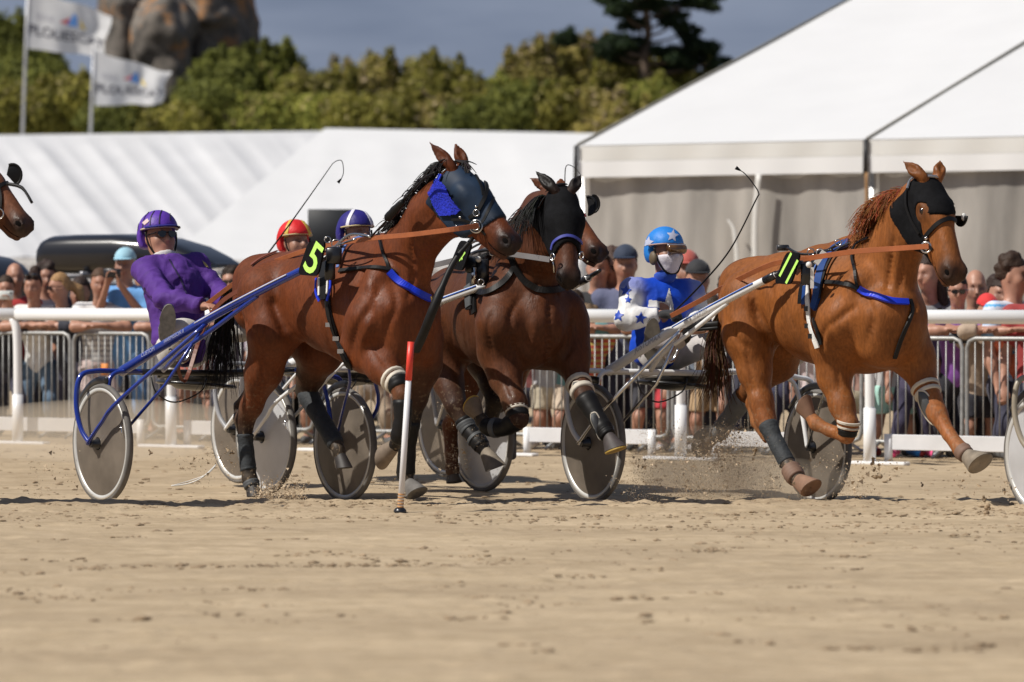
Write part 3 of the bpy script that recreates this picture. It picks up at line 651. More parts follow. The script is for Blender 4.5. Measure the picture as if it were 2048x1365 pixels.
# ---------------------------------------------------------------- cars and dark gear behind the crowd
def cars():
    CARB = mat('carpaint', (.012, .013, .017), .25, var=.1, coat=.6); GL = mat('carglass', (.04, .05, .06), .08, var=.1); TY = mat('tyre', (.02, .02, .02), .8)
    def car(px, D, ang, L, H, label):
        o = G(px, D); a = R(ang); u = Vector((math.cos(a), -math.sin(a), 0)); v = Vector((math.sin(a), math.cos(a), 0)); t = thing('parked_car', o, label, 'car', 'dark cars parked behind the crowd'); Z = Vector((0, 0, 1)); W = 1.75
        lo_ = [(-.5, .35), (-.5, .75), (-.46, .95), (.3, 1.0), (.47, .88), (.5, .7), (.5, .35)]; up_ = [(-.44, .96), (-.36, H-.03), (-.1, H), (.1, H-.03), (.27, .99)]
        mb = MB(); mb.prism([o+u*(x*L)+Z*z-v*W/2 for x, z in lo_], v*W); mb.build('body', CARB, t, smooth=False)
        mb = MB(); mb.prism([o+u*(x*L)+Z*z-v*W*.43 for x, z in up_], v*W*.86); mb.build('cabin', CARB, t, smooth=False)
        for side in (-1, 1):
            for x0, x1, i0 in ((-.37, -.17, .05), (-.15, .03, .0), (.045, .21, -.05)):
                mb = MB(); q = [(x0, 1.02), (x0+.02, H-.1), (x1-(.0 if x1 < .1 else .06), H-.1), (x1, 1.02)]; mb.prism([o+u*(x*L)+Z*z+v*side*(W*.43+.004) for x, z in q], v*side*.01); mb.build('window', GL, t, smooth=False)
        mb = MB(); mb.add([o+u*(L*.275)+Z*1.01-v*.7, o+u*(L*.275)+Z*1.01+v*.7, o+u*(L*.115)+Z*(H-.06)+v*.62, o+u*(L*.115)+Z*(H-.06)-v*.62], [(0, 1, 2, 3)]); mb.build('windscreen', GL, t, smooth=False)
        for x in (-.31, .31):
            for side in (-1, 1): mb = MB(); mb.lathe(o+u*(x*L)+Z*.32+v*side*(W/2-.18), v*side, [(.2, 0), (.32, .01), (.32, .19), (.2, .2)], 20); mb.build('wheel', TY, t)
        for side in (-1, 1): mb = MB(); mb.tube([o+u*(-.33*L)+Z*(H+.04)+v*side*.62, o+u*(.08*L)+Z*(H+.05)+v*side*.62], .018, 6); mb.build('roof_rail', mat('railgrey', (.3, .3, .32), .4, .6), t)
        return o, u, v
    def rbox(x0, x1, ytop, ybot, D, label, blunt=0):
        c0 = P(x0, (ytop+ybot)/2, D+.0); c1 = P(x1, (ytop+ybot)/2, D-.9); L = c1-c0; s = D/8000; v = Vector((L.y, -L.x, 0)).normalized(); t = thing('roof_box', (c0+c1)/2, label, 'roof box', 'black roof boxes on the cars')
        prof = [(0, .75, .0, .93), (.02, .88, -.08, .98), (.06, .97, -.12, 1.0), (.2, 1.0, -.18, 1.0), (.45, 1.0, -.10, 1.0), (.65, .90, -.0, .97), (.8, .70, .05, .88), (.92, .42, .12, .74), (.98, .24, .18, .6), (1., .14, .2, .5)]
        H = (ybot-ytop)*s; vs = []; n = 20
        zb = P(x0, ybot, D).z
        for (a, top, bot, w_) in prof:
            c = c0+L*a
            for k in range(n):
                th = 2*math.pi*k/n; X = math.copysign(abs(math.cos(th))**.45, math.cos(th)); Y = math.copysign(abs(math.sin(th))**.6, math.sin(th)); zt = zb+H*top; zo = zb+H*(bot if bot > 0 else bot*.3); q = c+v*(X*.40*w_); q.z = (zt+zo)/2+Y*(zt-zo)/2; vs.append(q)
        fs = [(i*n+k, i*n+(k+1) % n, (i+1)*n+(k+1) % n, (i+1)*n+k) for i in range(len(prof)-1) for k in range(n)]+[tuple(range(n-1, -1, -1)), tuple((len(prof)-1)*n+k for k in range(n))]
        mb = MB(); mb.add(vs, fs); mb.build('shell', mat('boxblack', (.012, .012, .015), .28, var=.1, coat=.3), t)
        for a in (.28, .6): mb = MB(); mb.box(c0+L*a+Vector((0, 0, zb-c0.z-.02-L.z*a)), (.04, .8, .05), rot=Matrix.Rotation(math.atan2(L.y, L.x), 3, 'Z')); mb.build('crossbar', mat('railgrey', (.3, .3, .32), .4, .6), t)
    car(250, 38.5, 31, 4.3, 1.40, 'black estate car behind the striped tee man and blue cap man')
    car(-190, 41, 31, 4.2, 1.42, 'dark car at the far left behind the balding man')
    rbox(118, 458, 470, 545, 37.6, 'long black roof box tapering to the right behind the purple driver')
    rbox(-130, 22, 508, 566, 38.5, 'black rounded roof box cut off by the left edge')
    car(700, 41, 31, 4.2, 1.45, 'dark car hidden behind the leading bay horse')
    t = thing('dark_panel', G(660, 40), 'black square board standing behind the red and dark blue helmets', 'board'); mb = MB(); c = P(662, 462, 40); mb.box(c, (.46, .08, .43), bev=.01); mb.build('board', mat('blackboard', (.02, .022, .025), .6), t)
    mb = MB(); mb.tube([Vector((c.x, c.y+.06, 0)), Vector((c.x, c.y+.06, c.z+.1))], .03, 8); mb.build('post', mat('railgrey', (.3, .3, .32), .4, .6), t)
cars()
# ================================================================ PEOPLE
SKIN = mat('skin', (.5, .28, .2), .5, attr=True, var=.06, scale=20)
CLOTH = mat('cloth', (.5, .5, .5), .8, attr=True, var=.10, scale=14, bump=.25, bscale=26, sheen=.15)
SILK = mat('silk', (.5, .5, .5), .50, attr=True, var=.10, scale=9, bump=.45, bscale=13, spec=.35)
HAIRM = mat('hair', (.05, .03, .02), .6, attr=True, var=.2, scale=40, bump=.5, bscale=60, spec=.25)
GLOSS = mat('gloss', (.01, .01, .012), .12, var=.05, coat=.5)
def yawv(deg):  # 0 = facing the camera, + = turned to image right
    a = R(deg); return Vector((math.sin(a), -math.cos(a), 0))
class Human:
    """J: joints in world space. looks: colours (linear)"""
    def __init__(self, J, S=1.0, skin=(.46, .235, .155), F=None, U=None, female=False, fat=1.0):
        self.J = {k: Vector(v) for k, v in J.items()}; self.S = S; self.skin = skin
        self.F = Vector(F).normalized(); self.U = Vector(U or (0, 0, 1)); self.U = (self.U-self.F*self.U.dot(self.F)).normalized(); self.Lx = self.U.cross(self.F).normalized()
        self.b = Body(); b = self.b; b.k = .03*S; b.C = skin; j = self.J; s = S
        h = j['head']; hp = self.hp
        M = (self.F, self.Lx, self.U)
        b.el(hp(-.008, 0, .022), M, (.098*s, .076*s, .112*s), k=.03*s, g='head'); b.el(hp(.030, 0, -.055), M, (.064*s, .055*s, .072*s), k=.04*s, g='head')
        b.el(hp(.045, 0, -.095), M, (.034*s, .034*s, .026*s), k=.025*s, g='head')
        b.rc(hp(.088, 0, .012), hp(.112, 0, -.028), .010*s, .0155*s, k=.018*s, g='head')
        b.rc(hp(.086, .02, -.062), hp(.086, -.02, -.062), .011*s, k=.014*s, c=(skin[0]*.85, skin[1]*.6, skin[2]*.6), g='head')
        b.rc(hp(.083, .028, .032), hp(.083, -.028, .032), .013*s, k=.02*s, g='head')
        for q in (-1, 1):
            b.el(hp(.086, q*.031, .008), M, (.014*s, .017*s, .012*s), k=.012*s, op=-1, c=(skin[0]*.45, skin[1]*.4, skin[2]*.4), g='head')
            b.el(hp(-.008, q*.080, -.008), M, (.018*s, .010*s, .032*s), k=.012*s, g='head')
            b.el(hp(.055, q*.045, -.028), M, (.03*s, .022*s, .028*s), k=.03*s, g='head')
        b.rc(hp(-.02, 0, -.05), j['neck'], .056*s, .060*s, k=.04*s, g='neck')
        ch = (j['shL']+j['shR'])/2; pv = j['pelvis']; lat = (j['shL']-j['shR']).normalized(); wd = (j['shL']-j['shR']).length/2
        up = (ch-pv).normalized(); fw = up.cross(lat).normalized()
        if fw.dot(self.F) < 0: fw = -fw
        MT = (fw, lat, up); T = (ch-pv).length
        b.rc(j['shL'], j['shR'], .062*s, k=.06*s, g='torso')
        b.el(pv+up*(T*.72)+fw*.01, MT, (.118*s*fat, wd*.90, T*.36), k=.06*s, g='torso'); b.el(pv+up*(T*.36), MT, (.105*s*fat, wd*.78*(.9 if female else 1), T*.36), k=.06*s, g='torso')
        b.el(pv+up*.02, MT, (.118*s, wd*.86, .12*s), k=.06*s, g='pelvis')
        if female: b.rc(pv+up*(T*.66)+fw*.10*s+lat*.06*s, pv+up*(T*.66)+fw*.10*s-lat*.06*s, .062*s, k=.05*s, g='torso')
        for q in 'LR':
            b.rc(j['sh'+q], j['sh'+q]*.42+j['el'+q]*.58, .055*s, .052*s, g='slv'); b.rc(j['sh'+q], j['el'+q], .056*s, .043*s, g='uarm'); m = j['el'+q]*.7+j['ha'+q]*.3
            b.rc(j['el'+q], m, .043*s, .042*s, g='farm'); b.rc(m, j['ha'+q], .041*s, .027*s, g='farm')
            self.hand(q)
            if 'kn'+q in j:
                b.rc(j['hip'+q], j['kn'+q], .084*s, .056*s, k=.05*s, g='thigh'); m = j['kn'+q]*.7+j['an'+q]*.3
                b.rc(j['kn'+q], m, .055*s, .056*s, g='shin'); b.rc(m, j['an'+q], .055*s, .037*s, g='shin')
                b.rc(j['an'+q], j['toe'+q], .04*s, .032*s, g='foot')
    def hp(self, f, l, u): return self.J['head']+(self.F*f+self.Lx*l+self.U*u)*self.S
    def hand(self, q):
        b, j, s = self.b, self.J, self.S; w = j['ha'+q]; d = (w-j['el'+q]).normalized(); g = j.get('grip'+q); tgt = (Vector(g)-w).normalized() if g is not None else d
        side = tgt.cross(Vector((0, 0, 1))); side = side.normalized() if side.length > .1 else Vector((1, 0, 0)); nn = side.cross(tgt)
        pc = w+tgt*.05*s; b.el(pc, (tgt, side, nn), (.052*s, .040*s, .018*s), k=.02*s, g='hand'+q)
        for i, L in enumerate((.068, .078, .072, .056)):
            o = w+tgt*.085*s+side*((i-1.5)*.019*s); k1 = o+tgt*L*.45*s-nn*.008*s; k2 = k1+tgt*L*.18*s-nn*L*.38*s
            b.rc(o, k1, .0095*s, .009*s, k=.006*s, g='hand'+q); b.rc(k1, k2, .009*s, .0078*s, k=.004*s, g='hand'+q)
        o = w+tgt*.025*s-side*.030*s; k1 = o+tgt*.035*s-side*.02*s-nn*.01*s; b.rc(o, k1, .012*s, .011*s, k=.008*s, g='hand'+q); b.rc(k1, k1+tgt*.03*s-nn*.012*s, .010*s, .009*s, k=.004*s, g='hand'+q)
    def body(self, parent, res=.014): return self.b.build('body', SKIN, parent, res=res, smooth=1, cw=.008)
    def wear(self, name, parent, groups, c, infl=.014, m=None, clip=None, res=.014, colfn=None, extra=None, smooth=2):
        old = [q['c'] for q in self.b.p]
        for q in self.b.p: q['c'] = c(q) if callable(c) else c
        n0 = len(self.b.p)
        if extra: extra(self.b)
        r = self.b.build(name, m or CLOTH, parent, res=res, infl=infl, sel=lambda q: q['g'] in groups, clip=clip, colfn=colfn, cw=.008, smooth=smooth)
        self.b.p = self.b.p[:n0]
        for q, o in zip(self.b.p, old): q['c'] = o
        return r
    def hair(self, parent, c, style='short', res=.012):
        s = self.S; b = Body(); b.k = .02*s; M = (self.F, self.Lx, self.U); b.C = c; hp = self.hp
        b.el(hp(-.018, 0, .036), M, (.102*s, .085*s, .112*s))
        if style == 'long':
            for q in (-1, 1): b.rc(hp(-.04, q*.06, .02), hp(-.05, q*.08, -.20), .045*s, .035*s)
            b.rc(hp(-.07, 0, .02), hp(-.09, 0, -.26), .07*s, .05*s)
        if style == 'pony': b.rc(hp(-.09, 0, .04), hp(-.19, .02, -.04), .04*s, .05*s); b.rc(hp(-.19, .02, -.04), hp(-.22, .03, -.22), .05*s, .02*s)
        if style == 'bun': b.rc(hp(-.06, 0, .10), hp(-.09, 0, .14), .05*s, .055*s)
        if style == 'curly':
            r = random.Random(int(abs(self.J['head'].x)*100))
            for i in range(26):
                d = Vector((r.uniform(-1, .55), r.uniform(-1, 1), r.uniform(-.1, 1))).normalized(); b.rc(hp(-.018+d.x*.095, d.y*.08, .036+d.z*.105), hp(-.018+d.x*.1, d.y*.085, .036+d.z*.11), .028*s, .026*s)
        H = np.array(self.J['head']); Fv = np.array(self.F); Uv = np.array(self.U); hl = .045 if style != 'bald' else -.03
        def clip(X):
            p = (X-H)/s; f = p@Fv; u = p@Uv
            a = np.minimum(f-(.035-.0*u), f*0+9); line = (f-.06)*.8-(u-.055)   # front hair line rising to the forehead
            low = -(u+(.07 if style in ('short', 'curly', 'bun') else .5)); 
            face = np.minimum(f-.0-.0, .062-u)        # cut away the face
            r = np.maximum(face, low)
            if style == 'bald': r = np.maximum(r, u-.03)
            return r*s
        b.build('hair', HAIRM, parent, res=res*s if s < 1 else res, smooth=1, clip=clip)
    def cap(self, parent, c, visor=True, vis_c=None, back=False):
        s = self.S; hp = self.hp; M = (self.F, self.Lx, self.U); b = Body(); b.C = c; b.el(hp(-.012, 0, .045), M, (.112*s, .092*s, .105*s))
        H = np.array(self.J['head']); Uv = np.array(self.U); Fv = np.array(self.F)
        o, _, _ = b.build('cap', CLOTH, parent, res=.010, smooth=1, clip=lambda X: (.052*s-((X-H)@Uv)+.12*np.minimum(((X-H)@Fv), 0)))
        if visor:
            f = -1 if back else 1; mb = MB(); top = []; bot = []
            for i in range(9): a = (i/8-.5)*2.2; top.append(hp(f*(.09*math.cos(a)-.012), .085*math.sin(a), .062)); bot.append(hp(f*(.09*math.cos(a)+.062*math.cos(a*.9)), .088*math.sin(a)*.96, .050-.0))
            mb.add(top+bot, [(i, i+1, 10+i, 9+i) for i in range(8)]); up = self.U*.006; mb.add([p+up for p in top+bot], [(9+i, 10+i, i+1, i) for i in range(8)]); v = mb.build('visor', mat('capv%.2f%.2f%.2f' % tuple((vis_c or c)), vis_c or c, .8), o)
        return o
    def shades(self, parent, c=None):
        hp = self.hp; mb = MB()
        for q in (-1, 1):
            p = [hp(.105-.25*abs(y)**1.0*.35, q*y, u) for y, u in ((.008, .022), (.03, .026), (.056, .022), (.060, .004), (.045, -.012), (.022, -.013), (.010, 0))]; mb.prism(p, self.F*.008)
            mb.tube([hp(.085, q*.062, .018), hp(0, q*.088, .012)], .0035, 5)
        mb.tube([hp(.108, .012, .016), hp(.108, -.012, .016)], .004, 5); return mb.build('sunglasses', GLOSS, parent, smooth=False)
    def shoe(self, parent, q, c, hi=False):
        s = self.S; j = self.J; a, t = j['an'+q], j['toe'+q]; d = (t-a).normalized(); b = Body(); b.C = c; b.k = .02
        b.rc(a-d*.03*s-Vector((0, 0, .02*s)), t+Vector((0, 0, .0)), .043*s, .036*s); b.rc(a+Vector((0, 0, .02*s)), a+Vector((0, 0, .06*s if hi else .0)), .048*s)
        b.build('shoe', CLOTH, parent, res=.013, smooth=1)

def bar_D(px, off=-1.035):   # depth of the line parallel to the rail at offset off (negative = behind)
    d = ray(px, 600); o = RA+RN*off; n = RN; q = (o-CAMP); q.z = 0; dd = Vector((d.x, d.y, 0)); return (q.dot(n)/dd.dot(n))*d.y
def spectator(px, py, label, yaw=0, behind=.28, shirt=(.5, .5, .5), sleeve='short', legs=(.05, .05, .08), shorts=False, hair=((.04, .025, .015), 'short'), cap=None, shades=False, arms='rail', skin=(.42, .215, .145), female=False, fat=1.0, stripe=None, shoes=(.1, .1, .1), D=None, tall=None, look=None, res=.015, extra=None, backcap=False):
    D = D or bar_D(px)+behind; h = P(px, py, D); H = tall or (h.z+.13); S = max(.55, min(1.14, H/1.74*1.12)); z0 = 0.0
    fw = yawv(yaw); lat = Vector((0, 0, 1)).cross(fw).normalized(); up = Vector((0, 0, 1))  # lat = person's left
    J = {}; J['head'] = h; ground = Vector((h.x, h.y, z0)); lean = .10*S if arms == 'rail' else .02
    bc = h-fw*lean
    J['neck'] = bc-up*.155*S+fw*lean*.6
    chz = h.z-.245*S
    for q, sg in (('L', 1), ('R', -1)): J['sh'+q] = Vector((bc.x, bc.y, chz))+lat*sg*(.175 if not female else .155)*S
    pel = Vector((bc.x, bc.y, 0))-fw*lean*1.2; pel.z = max(z0+.50*S, h.z-.74*S); J['pelvis'] = pel
    barz = .93; rr = random.Random(int(px*7+py))
    for q, sg in (('L', 1), ('R', -1)):
        sh = J['sh'+q]
        if arms == 'rail':
            ct = Vector((bc.x, bc.y, 0))+fw*(.26*S+rr.uniform(-.02, .04)); el = ct+lat*sg*.24*S; el.z = barz+.055; ha = ct+fw*.06+lat*sg*rr.uniform(-.03, .06)*S; ha.z = barz+.07; J['el'+q] = el; J['ha'+q] = ha
        elif arms == 'phone' or (arms == 'phoneR' and q == 'R') or (arms == 'phoneL' and q == 'L'):
            el = sh+lat*sg*.06*S+fw*.10*S-up*.25*S; ha = bc+fw*.33*S+lat*sg*.055*S-up*.16*S if arms == 'phone' else bc+fw*.30*S+lat*sg*.10*S-up*.28*S; J['el'+q] = el; J['ha'+q] = ha; J['grip'+q] = ha+up*.1+fw*.02-lat*sg*.03
        else:
            J['el'+q] = sh+lat*sg*.05*S-up*.27*S-fw*.01; J['ha'+q] = sh+lat*sg*.06*S-up*.49*S+fw*.09*S
        J['hip'+q] = pel+lat*sg*.085*S-up*.03*S; kz = z0+.48*S*min(1, pel.z/(.92*S)); fx = rr.uniform(-.03, .06)
        J['kn'+q] = Vector((pel.x, pel.y, kz))+lat*sg*(.10+rr.uniform(0, .05))*S+fw*(.05+fx); J['an'+q] = Vector((pel.x, pel.y, z0+.075*S))+lat*sg*(.11+rr.uniform(0, .06))*S+fw*(fx-.02); J['toe'+q] = J['an'+q]+fw*.15*S+lat*sg*.03-up*.035*S
    F = yawv(look if look is not None else yaw)-Vector((0, 0, .10 if arms == 'rail' else .05)); hu = Human(J, S, skin, F, female=female, fat=fat)
    t = thing('person', ground, label, 'person', 'spectators behind the barriers'); hu.body(t, res)
    gs = {'torso', 'slv', 'pelvis'} if sleeve == 'short' else {'torso', 'uarm', 'pelvis'}
    if sleeve == 'long': gs |= {'farm'}
    cf = None
    if stripe:
        def cf(V, C): m = (np.sin(V[:, 2]*2*np.pi/.045) > .2); C = C.copy(); C[m] = stripe; return C
    wh = {q: np.array(J['sh'+q]*.38+J['el'+q]*.62) for q in 'LR'} if sleeve == 'short' else None
    ch = np.array((J['shL']+J['shR'])/2)
    def clip(X):
        r = X[..., 2]*0-9+0
        r = np.maximum(r, (np.array(pel)[2]-.10*S)-X[..., 2]); 
        if sleeve == 'long':
            for q in 'LR': d = np.array((J['ha'+q]-J['el'+q]).normalized()); w_ = np.array(J['ha'+q]); near = np.linalg.norm(X-w_, axis=-1)-.15; r = np.maximum(r, np.where(near < 0, (X-w_)@d+.01, -9))
        return r
    hu.wear('shirt', t, gs, shirt, .016, clip=clip, colfn=cf, res=res)
    lc = None
    if shorts: kz_ = J['knL'].z+.07; lc = lambda X: kz_-X[..., 2]
    hu.wear('shorts' if shorts else 'trousers', t, {'pelvis', 'thigh'} if shorts else {'pelvis', 'thigh', 'shin'}, legs, .020 if shorts else .013, clip=(lambda X: np.maximum(X[..., 2]-(pel.z+.06*S), lc(X) if lc else -9+0*X[..., 2])), res=res)
    for q in 'LR': hu.shoe(t, q, shoes)
    if cap: hu.hair(t, hair[0], 'short'); hu.cap(t, cap, back=backcap)
    elif hair: hu.hair(t, hair[0], hair[1])
    if shades: hu.shades(t)
    if extra: extra(hu, t)
    return hu, t
def hold_phone(hu, label, c=(.02, .02, .025), up=.05, tilt=.0):
    a, b = hu.J['haL'], hu.J['haR']; m = (a+b)/2; fw = Vector((hu.F.x, hu.F.y, 0)).normalized(); m = m+fw*.04+Vector((0, 0, up+.05)); lat = Vector((0, 0, 1)).cross(fw); M = Matrix((lat, fw, Vector((0, 0, 1)))).transposed()
    t = thing('phone', m, label, 'phone'); mb = MB(); mb.box(m, (.155, .010, .078), rot=M, bev=.003); mb.build('case', mat('ph%.2f' % c[0], c, .3), t); mb = MB(); mb.box(m-fw*.006, (.14, .003, .068), rot=M); mb.build('screen', GLOSS, t)
    mb = MB(); mb.lathe(m+fw*.005+lat*.055+Vector((0, 0, .02)), fw, [(.009, 0), (.009, .003)], 10); mb.build('lens', GLOSS, t)
def crowd():
    S1 = spectator; W = (.75, .74, .72)
    # ---- left
    h, t = S1(30, 556, 'balding man in a red top standing behind the phone at the left edge', yaw=15, behind=.75, shirt=(.45, .03, .03), hair=((.10, .07, .05), 'bald'), arms='down')
    h, t = S1(66, 574, 'woman in a white tee with sunglasses on her dark hair, arms on the barrier', yaw=-10, shirt=W, legs=(.10, .16, .24), hair=((.03, .015, .01), 'bun'), female=True, arms='rail')
    mb = MB()
    for q in (-1, 1): mb.ball(h.hp(.075, q*.035, .115), .027, 6, sq=(1, 1, .7))
    mb.build('sunglasses', GLOSS, t)
    h, t = S1(12, 580, 'person in black at the left edge holding up a white phone', yaw=5, behind=.3, shirt=(.02, .02, .025), sleeve='short', arms='phone', hair=((.05, .03, .02), 'short'))
    hold_phone(h, 'white phone held up at the left edge of the crowd', (.75, .78, .74))
    S1(118, 576, 'blonde long haired woman with sunglasses in a dark top looking left', yaw=-30, look=-60, shirt=(.02, .022, .035), hair=((.34, .20, .09), 'pony'), shades=True, female=True, arms='rail', sleeve='long', behind=.35)
    S1(200, 568, 'man in white tee with grey stripes, arms folded on the barrier', yaw=8, shirt=W, stripe=(.30, .30, .32), legs=(.62, .50, .48), shorts=True, hair=((.09, .05, .03), 'short'), arms='rail')
    h, t = S1(250, 531, 'older man in light blue cap and blue polo holding a black camera phone', yaw=-12, shirt=(.13, .33, .66), legs=(.15, .3, .55), cap=(.32, .55, .66), arms='phone', behind=.6, hair=((.5, .5, .5), 'short'), fat=1.2)
    hold_phone(h, 'black phone in the hands of the blue polo man')
    S1(462, 565, 'dark curly haired person with glasses behind the purple sleeve', yaw=-8, shirt=(.06, .05, .07), hair=((.025, .015, .01), 'curly'), shades=True, arms='down', behind=.4)
    S1(505, 562, 'person with brown curly hair half hidden by the leading horse rump', yaw=0, shirt=(.2, .1, .1), hair=((.13, .09, .06), 'curly'), arms='down', behind=1.0)
    S1(395, 585, 'person in a brick red top and shorts seen only under the purple driver', yaw=5, shirt=(.4, .10, .08), legs=(.35, .18, .12), shorts=True, arms='rail', tall=1.5)
    S1(330, 600, 'short person in grey behind the purple driver, bare legs below', yaw=0, shirt=(.22, .22, .25), legs=(.12, .12, .15), shorts=True, arms='rail', behind=.4, tall=1.4)
    S1(545, 610, 'person in blue jeans hidden behind the leading horse rump', yaw=5, shirt=(.3, .25, .3), legs=(.10, .17, .27), arms='down', tall=1.4)
    S1(640, 605, 'person in dark shorts hidden behind the leading horse belly', yaw=-5, shirt=(.15, .12, .12), legs=(.04, .04, .05), shorts=True, arms='down', tall=1.45)
    S1(740, 600, 'person in beige trousers hidden behind the leading horse chest', yaw=0, shirt=(.5, .45, .4), legs=(.36, .28, .2), arms='down', tall=1.5)
    S1(840, 605, 'person in red shorts hidden behind the two bay horses', yaw=0, shirt=(.4, .3, .3), legs=(.4, .05, .06), shorts=True, arms='down', tall=1.45)
    # ---- centre
    S1(1196, 537, 'bearded man with short hair in a black tee at the big tent corner', yaw=-5, behind=.7, shirt=(.012, .012, .014), hair=((.05, .03, .02), 'short'), arms='down', tall=1.82)
    S1(1226, 537, 'person in sunglasses between the bearded man and the navy cap man', yaw=-10, behind=.9, shirt=(.10, .07, .09), hair=((.07, .04, .03), 'curly'), shades=True, arms='down', tall=1.8)
    S1(1251, 530, 'older man in a navy cap and grey blue shirt left of the blue driver', yaw=-6, behind=.75, shirt=(.10, .11, .19), cap=(.018, .03, .06), arms='down', tall=1.84, legs=(.05, .05, .08))
    S1(1374, 540, 'person in a faded red cap just right of the starred helmet', yaw=0, behind=1.1, shirt=(.3, .2, .2), cap=(.42, .09, .07), arms='down', tall=1.75)
    S1(1396, 560, 'man in a black cap and grey shirt right of the blue driver', yaw=6, behind=.5, shirt=(.16, .2, .26), cap=(.015, .015, .018), arms='down', tall=1.75, extra=None)
    S1(1180, 640, 'child in a yellow and red top leaning on the barrier left of the blue driver', yaw=10, shirt=(.55, .08, .06), stripe=(.6, .5, .12), legs=(.3, .3, .35), shorts=True, arms='rail', sleeve='short', tall=1.3, hair=((.15, .10, .06), 'curly'))
    S1(1150, 612, 'person in teal sleeves and beige shorts behind the middle horse chest', yaw=0, shirt=(.12, .26, .26), sleeve='long', legs=(.52, .42, .32), shorts=True, arms='rail', tall=1.45)
    S1(1105, 612, 'person in cream shorts behind the chest of the middle horse', yaw=0, shirt=(.4, .4, .42), legs=(.50, .44, .33), shorts=True, arms='rail', tall=1.5, shoes=(.6, .6, .6))
    S1(1060, 612, 'person in navy shorts behind the forelegs of the middle horse', yaw=0, shirt=(.3, .1, .1), legs=(.04, .04, .07), shorts=True, arms='rail', tall=1.5)
    S1(985, 612, 'person in grey hidden behind the middle horse body', yaw=0, shirt=(.2, .2, .2), legs=(.2, .2, .22), arms='down', tall=1.5)
    S1(1300, 618, 'child in a black top with bare legs below the blue driver seat', yaw=0, shirt=(.03, .03, .035), legs=(.03, .03, .04), shorts=True, arms='rail', tall=1.3, shoes=(.03, .03, .03))
    S1(1352, 618, 'girl in a red dress behind the rail post under the white sulky', yaw=0, shirt=(.52, .035, .05), legs=(.52, .035, .05), shorts=True, arms='rail', tall=1.3, shoes=(.62, .6, .6), hair=((.1, .05, .03), 'long'))
    S1(1425, 622, 'person in tan skirt behind the chestnut horse tail', yaw=0, shirt=(.42, .28, .16), legs=(.44, .30, .17), shorts=True, arms='rail', tall=1.35)
    S1(1500, 615, 'person in dark clothes hidden behind the chestnut rump', yaw=0, shirt=(.03, .03, .05), legs=(.03, .03, .06), arms='down', tall=1.5)
    S1(1570, 612, 'person in navy trousers under the chestnut belly', yaw=0, shirt=(.05, .05, .1), legs=(.02, .02, .05), arms='down', tall=1.5)
    S1(1630, 640, 'child in white shorts under the chestnut belly', yaw=0, shirt=(.6, .5, .5), legs=(.7, .66, .64), shorts=True, arms='down', tall=1.2)
    S1(1715, 615, 'person in beige shorts behind the chestnut forearm', yaw=0, shirt=(.5, .3, .25), legs=(.46, .40, .30), shorts=True, arms='down', tall=1.45, shoes=(.3, .05, .05))
    # ---- right
    def lift(h, t): pass
    S1(1785, 600, 'child in mint shorts, white socks and bright blue sneakers', yaw=4, shirt=(.5, .5, .5), legs=(.42, .70, .62), shorts=True, arms='down', tall=1.5, shoes=(.03, .22, .66))
    S1(1826, 622, 'child in dark leggings and bright pink shoes beside the blue sneakers', yaw=0, shirt=(.06, .05, .10), legs=(.03, .025, .06), arms='down', tall=1.3, shoes=(.78, .08, .25))
    S1(1858, 548, 'woman with long dark hair in a grey patterned top behind the chestnut chest', yaw=-15, look=-45, behind=.42, shirt=(.20, .20, .21), sleeve='short', legs=(.03, .03, .04), hair=((.035, .02, .015), 'long'), female=True, arms='rail', tall=1.72)
    h, t = S1(1916, 583, 'woman with short black hair and sunglasses in a purple tee', yaw=-4, shirt=(.22, .07, .34), legs=(.012, .012, .02), hair=((.015, .012, .012), 'short'), shades=True, arms='rail', female=True)
    hold_phone(h, 'dark phone in the hands of the purple tee woman', up=-.12)
    S1(1951, 577, 'white haired older man behind the purple tee woman', yaw=0, behind=.95, shirt=(.3, .3, .4), hair=((.5, .42, .38), 'bald'), arms='down', tall=1.7)
    S1(1975, 622, 'child in a red cap and beige sweater with arms on the barrier', yaw=10, shirt=(.40, .30, .22), sleeve='long', legs=(.02, .02, .03), shorts=True, cap=(.62, .03, .03), arms='rail', tall=1.42, shoes=(.3, .04, .04))
    S1(2028, 552, 'man with tousled dark hair in a white and bright blue striped shirt looking right', yaw=40, look=62, behind=.4, shirt=(.62, .66, .76), stripe=(.10, .38, .72), hair=((.04, .022, .014), 'curly'), arms='down', tall=1.78, legs=(.04, .04, .07))
    S1(2040, 668, 'small child in a mint sun hat and orange top at the right edge', yaw=-8, shirt=(.72, .17, .08), legs=(.6, .15, .1), stripe=(.75, .22, .12), shorts=True, cap=(.50, .78, .70), arms='rail', tall=1.12)
    S1(1880, 640, 'child in a dark top between the pink shoes and the purple tee woman', yaw=0, shirt=(.025, .02, .035), legs=(.02, .02, .035), arms='down', tall=1.2, behind=.5, shoes=(.35, .04, .04))
    S1(2075, 560, 'person in a dark red jacket cut off by the right edge', yaw=-10, shirt=(.3, .03, .03), arms='down', tall=1.7)
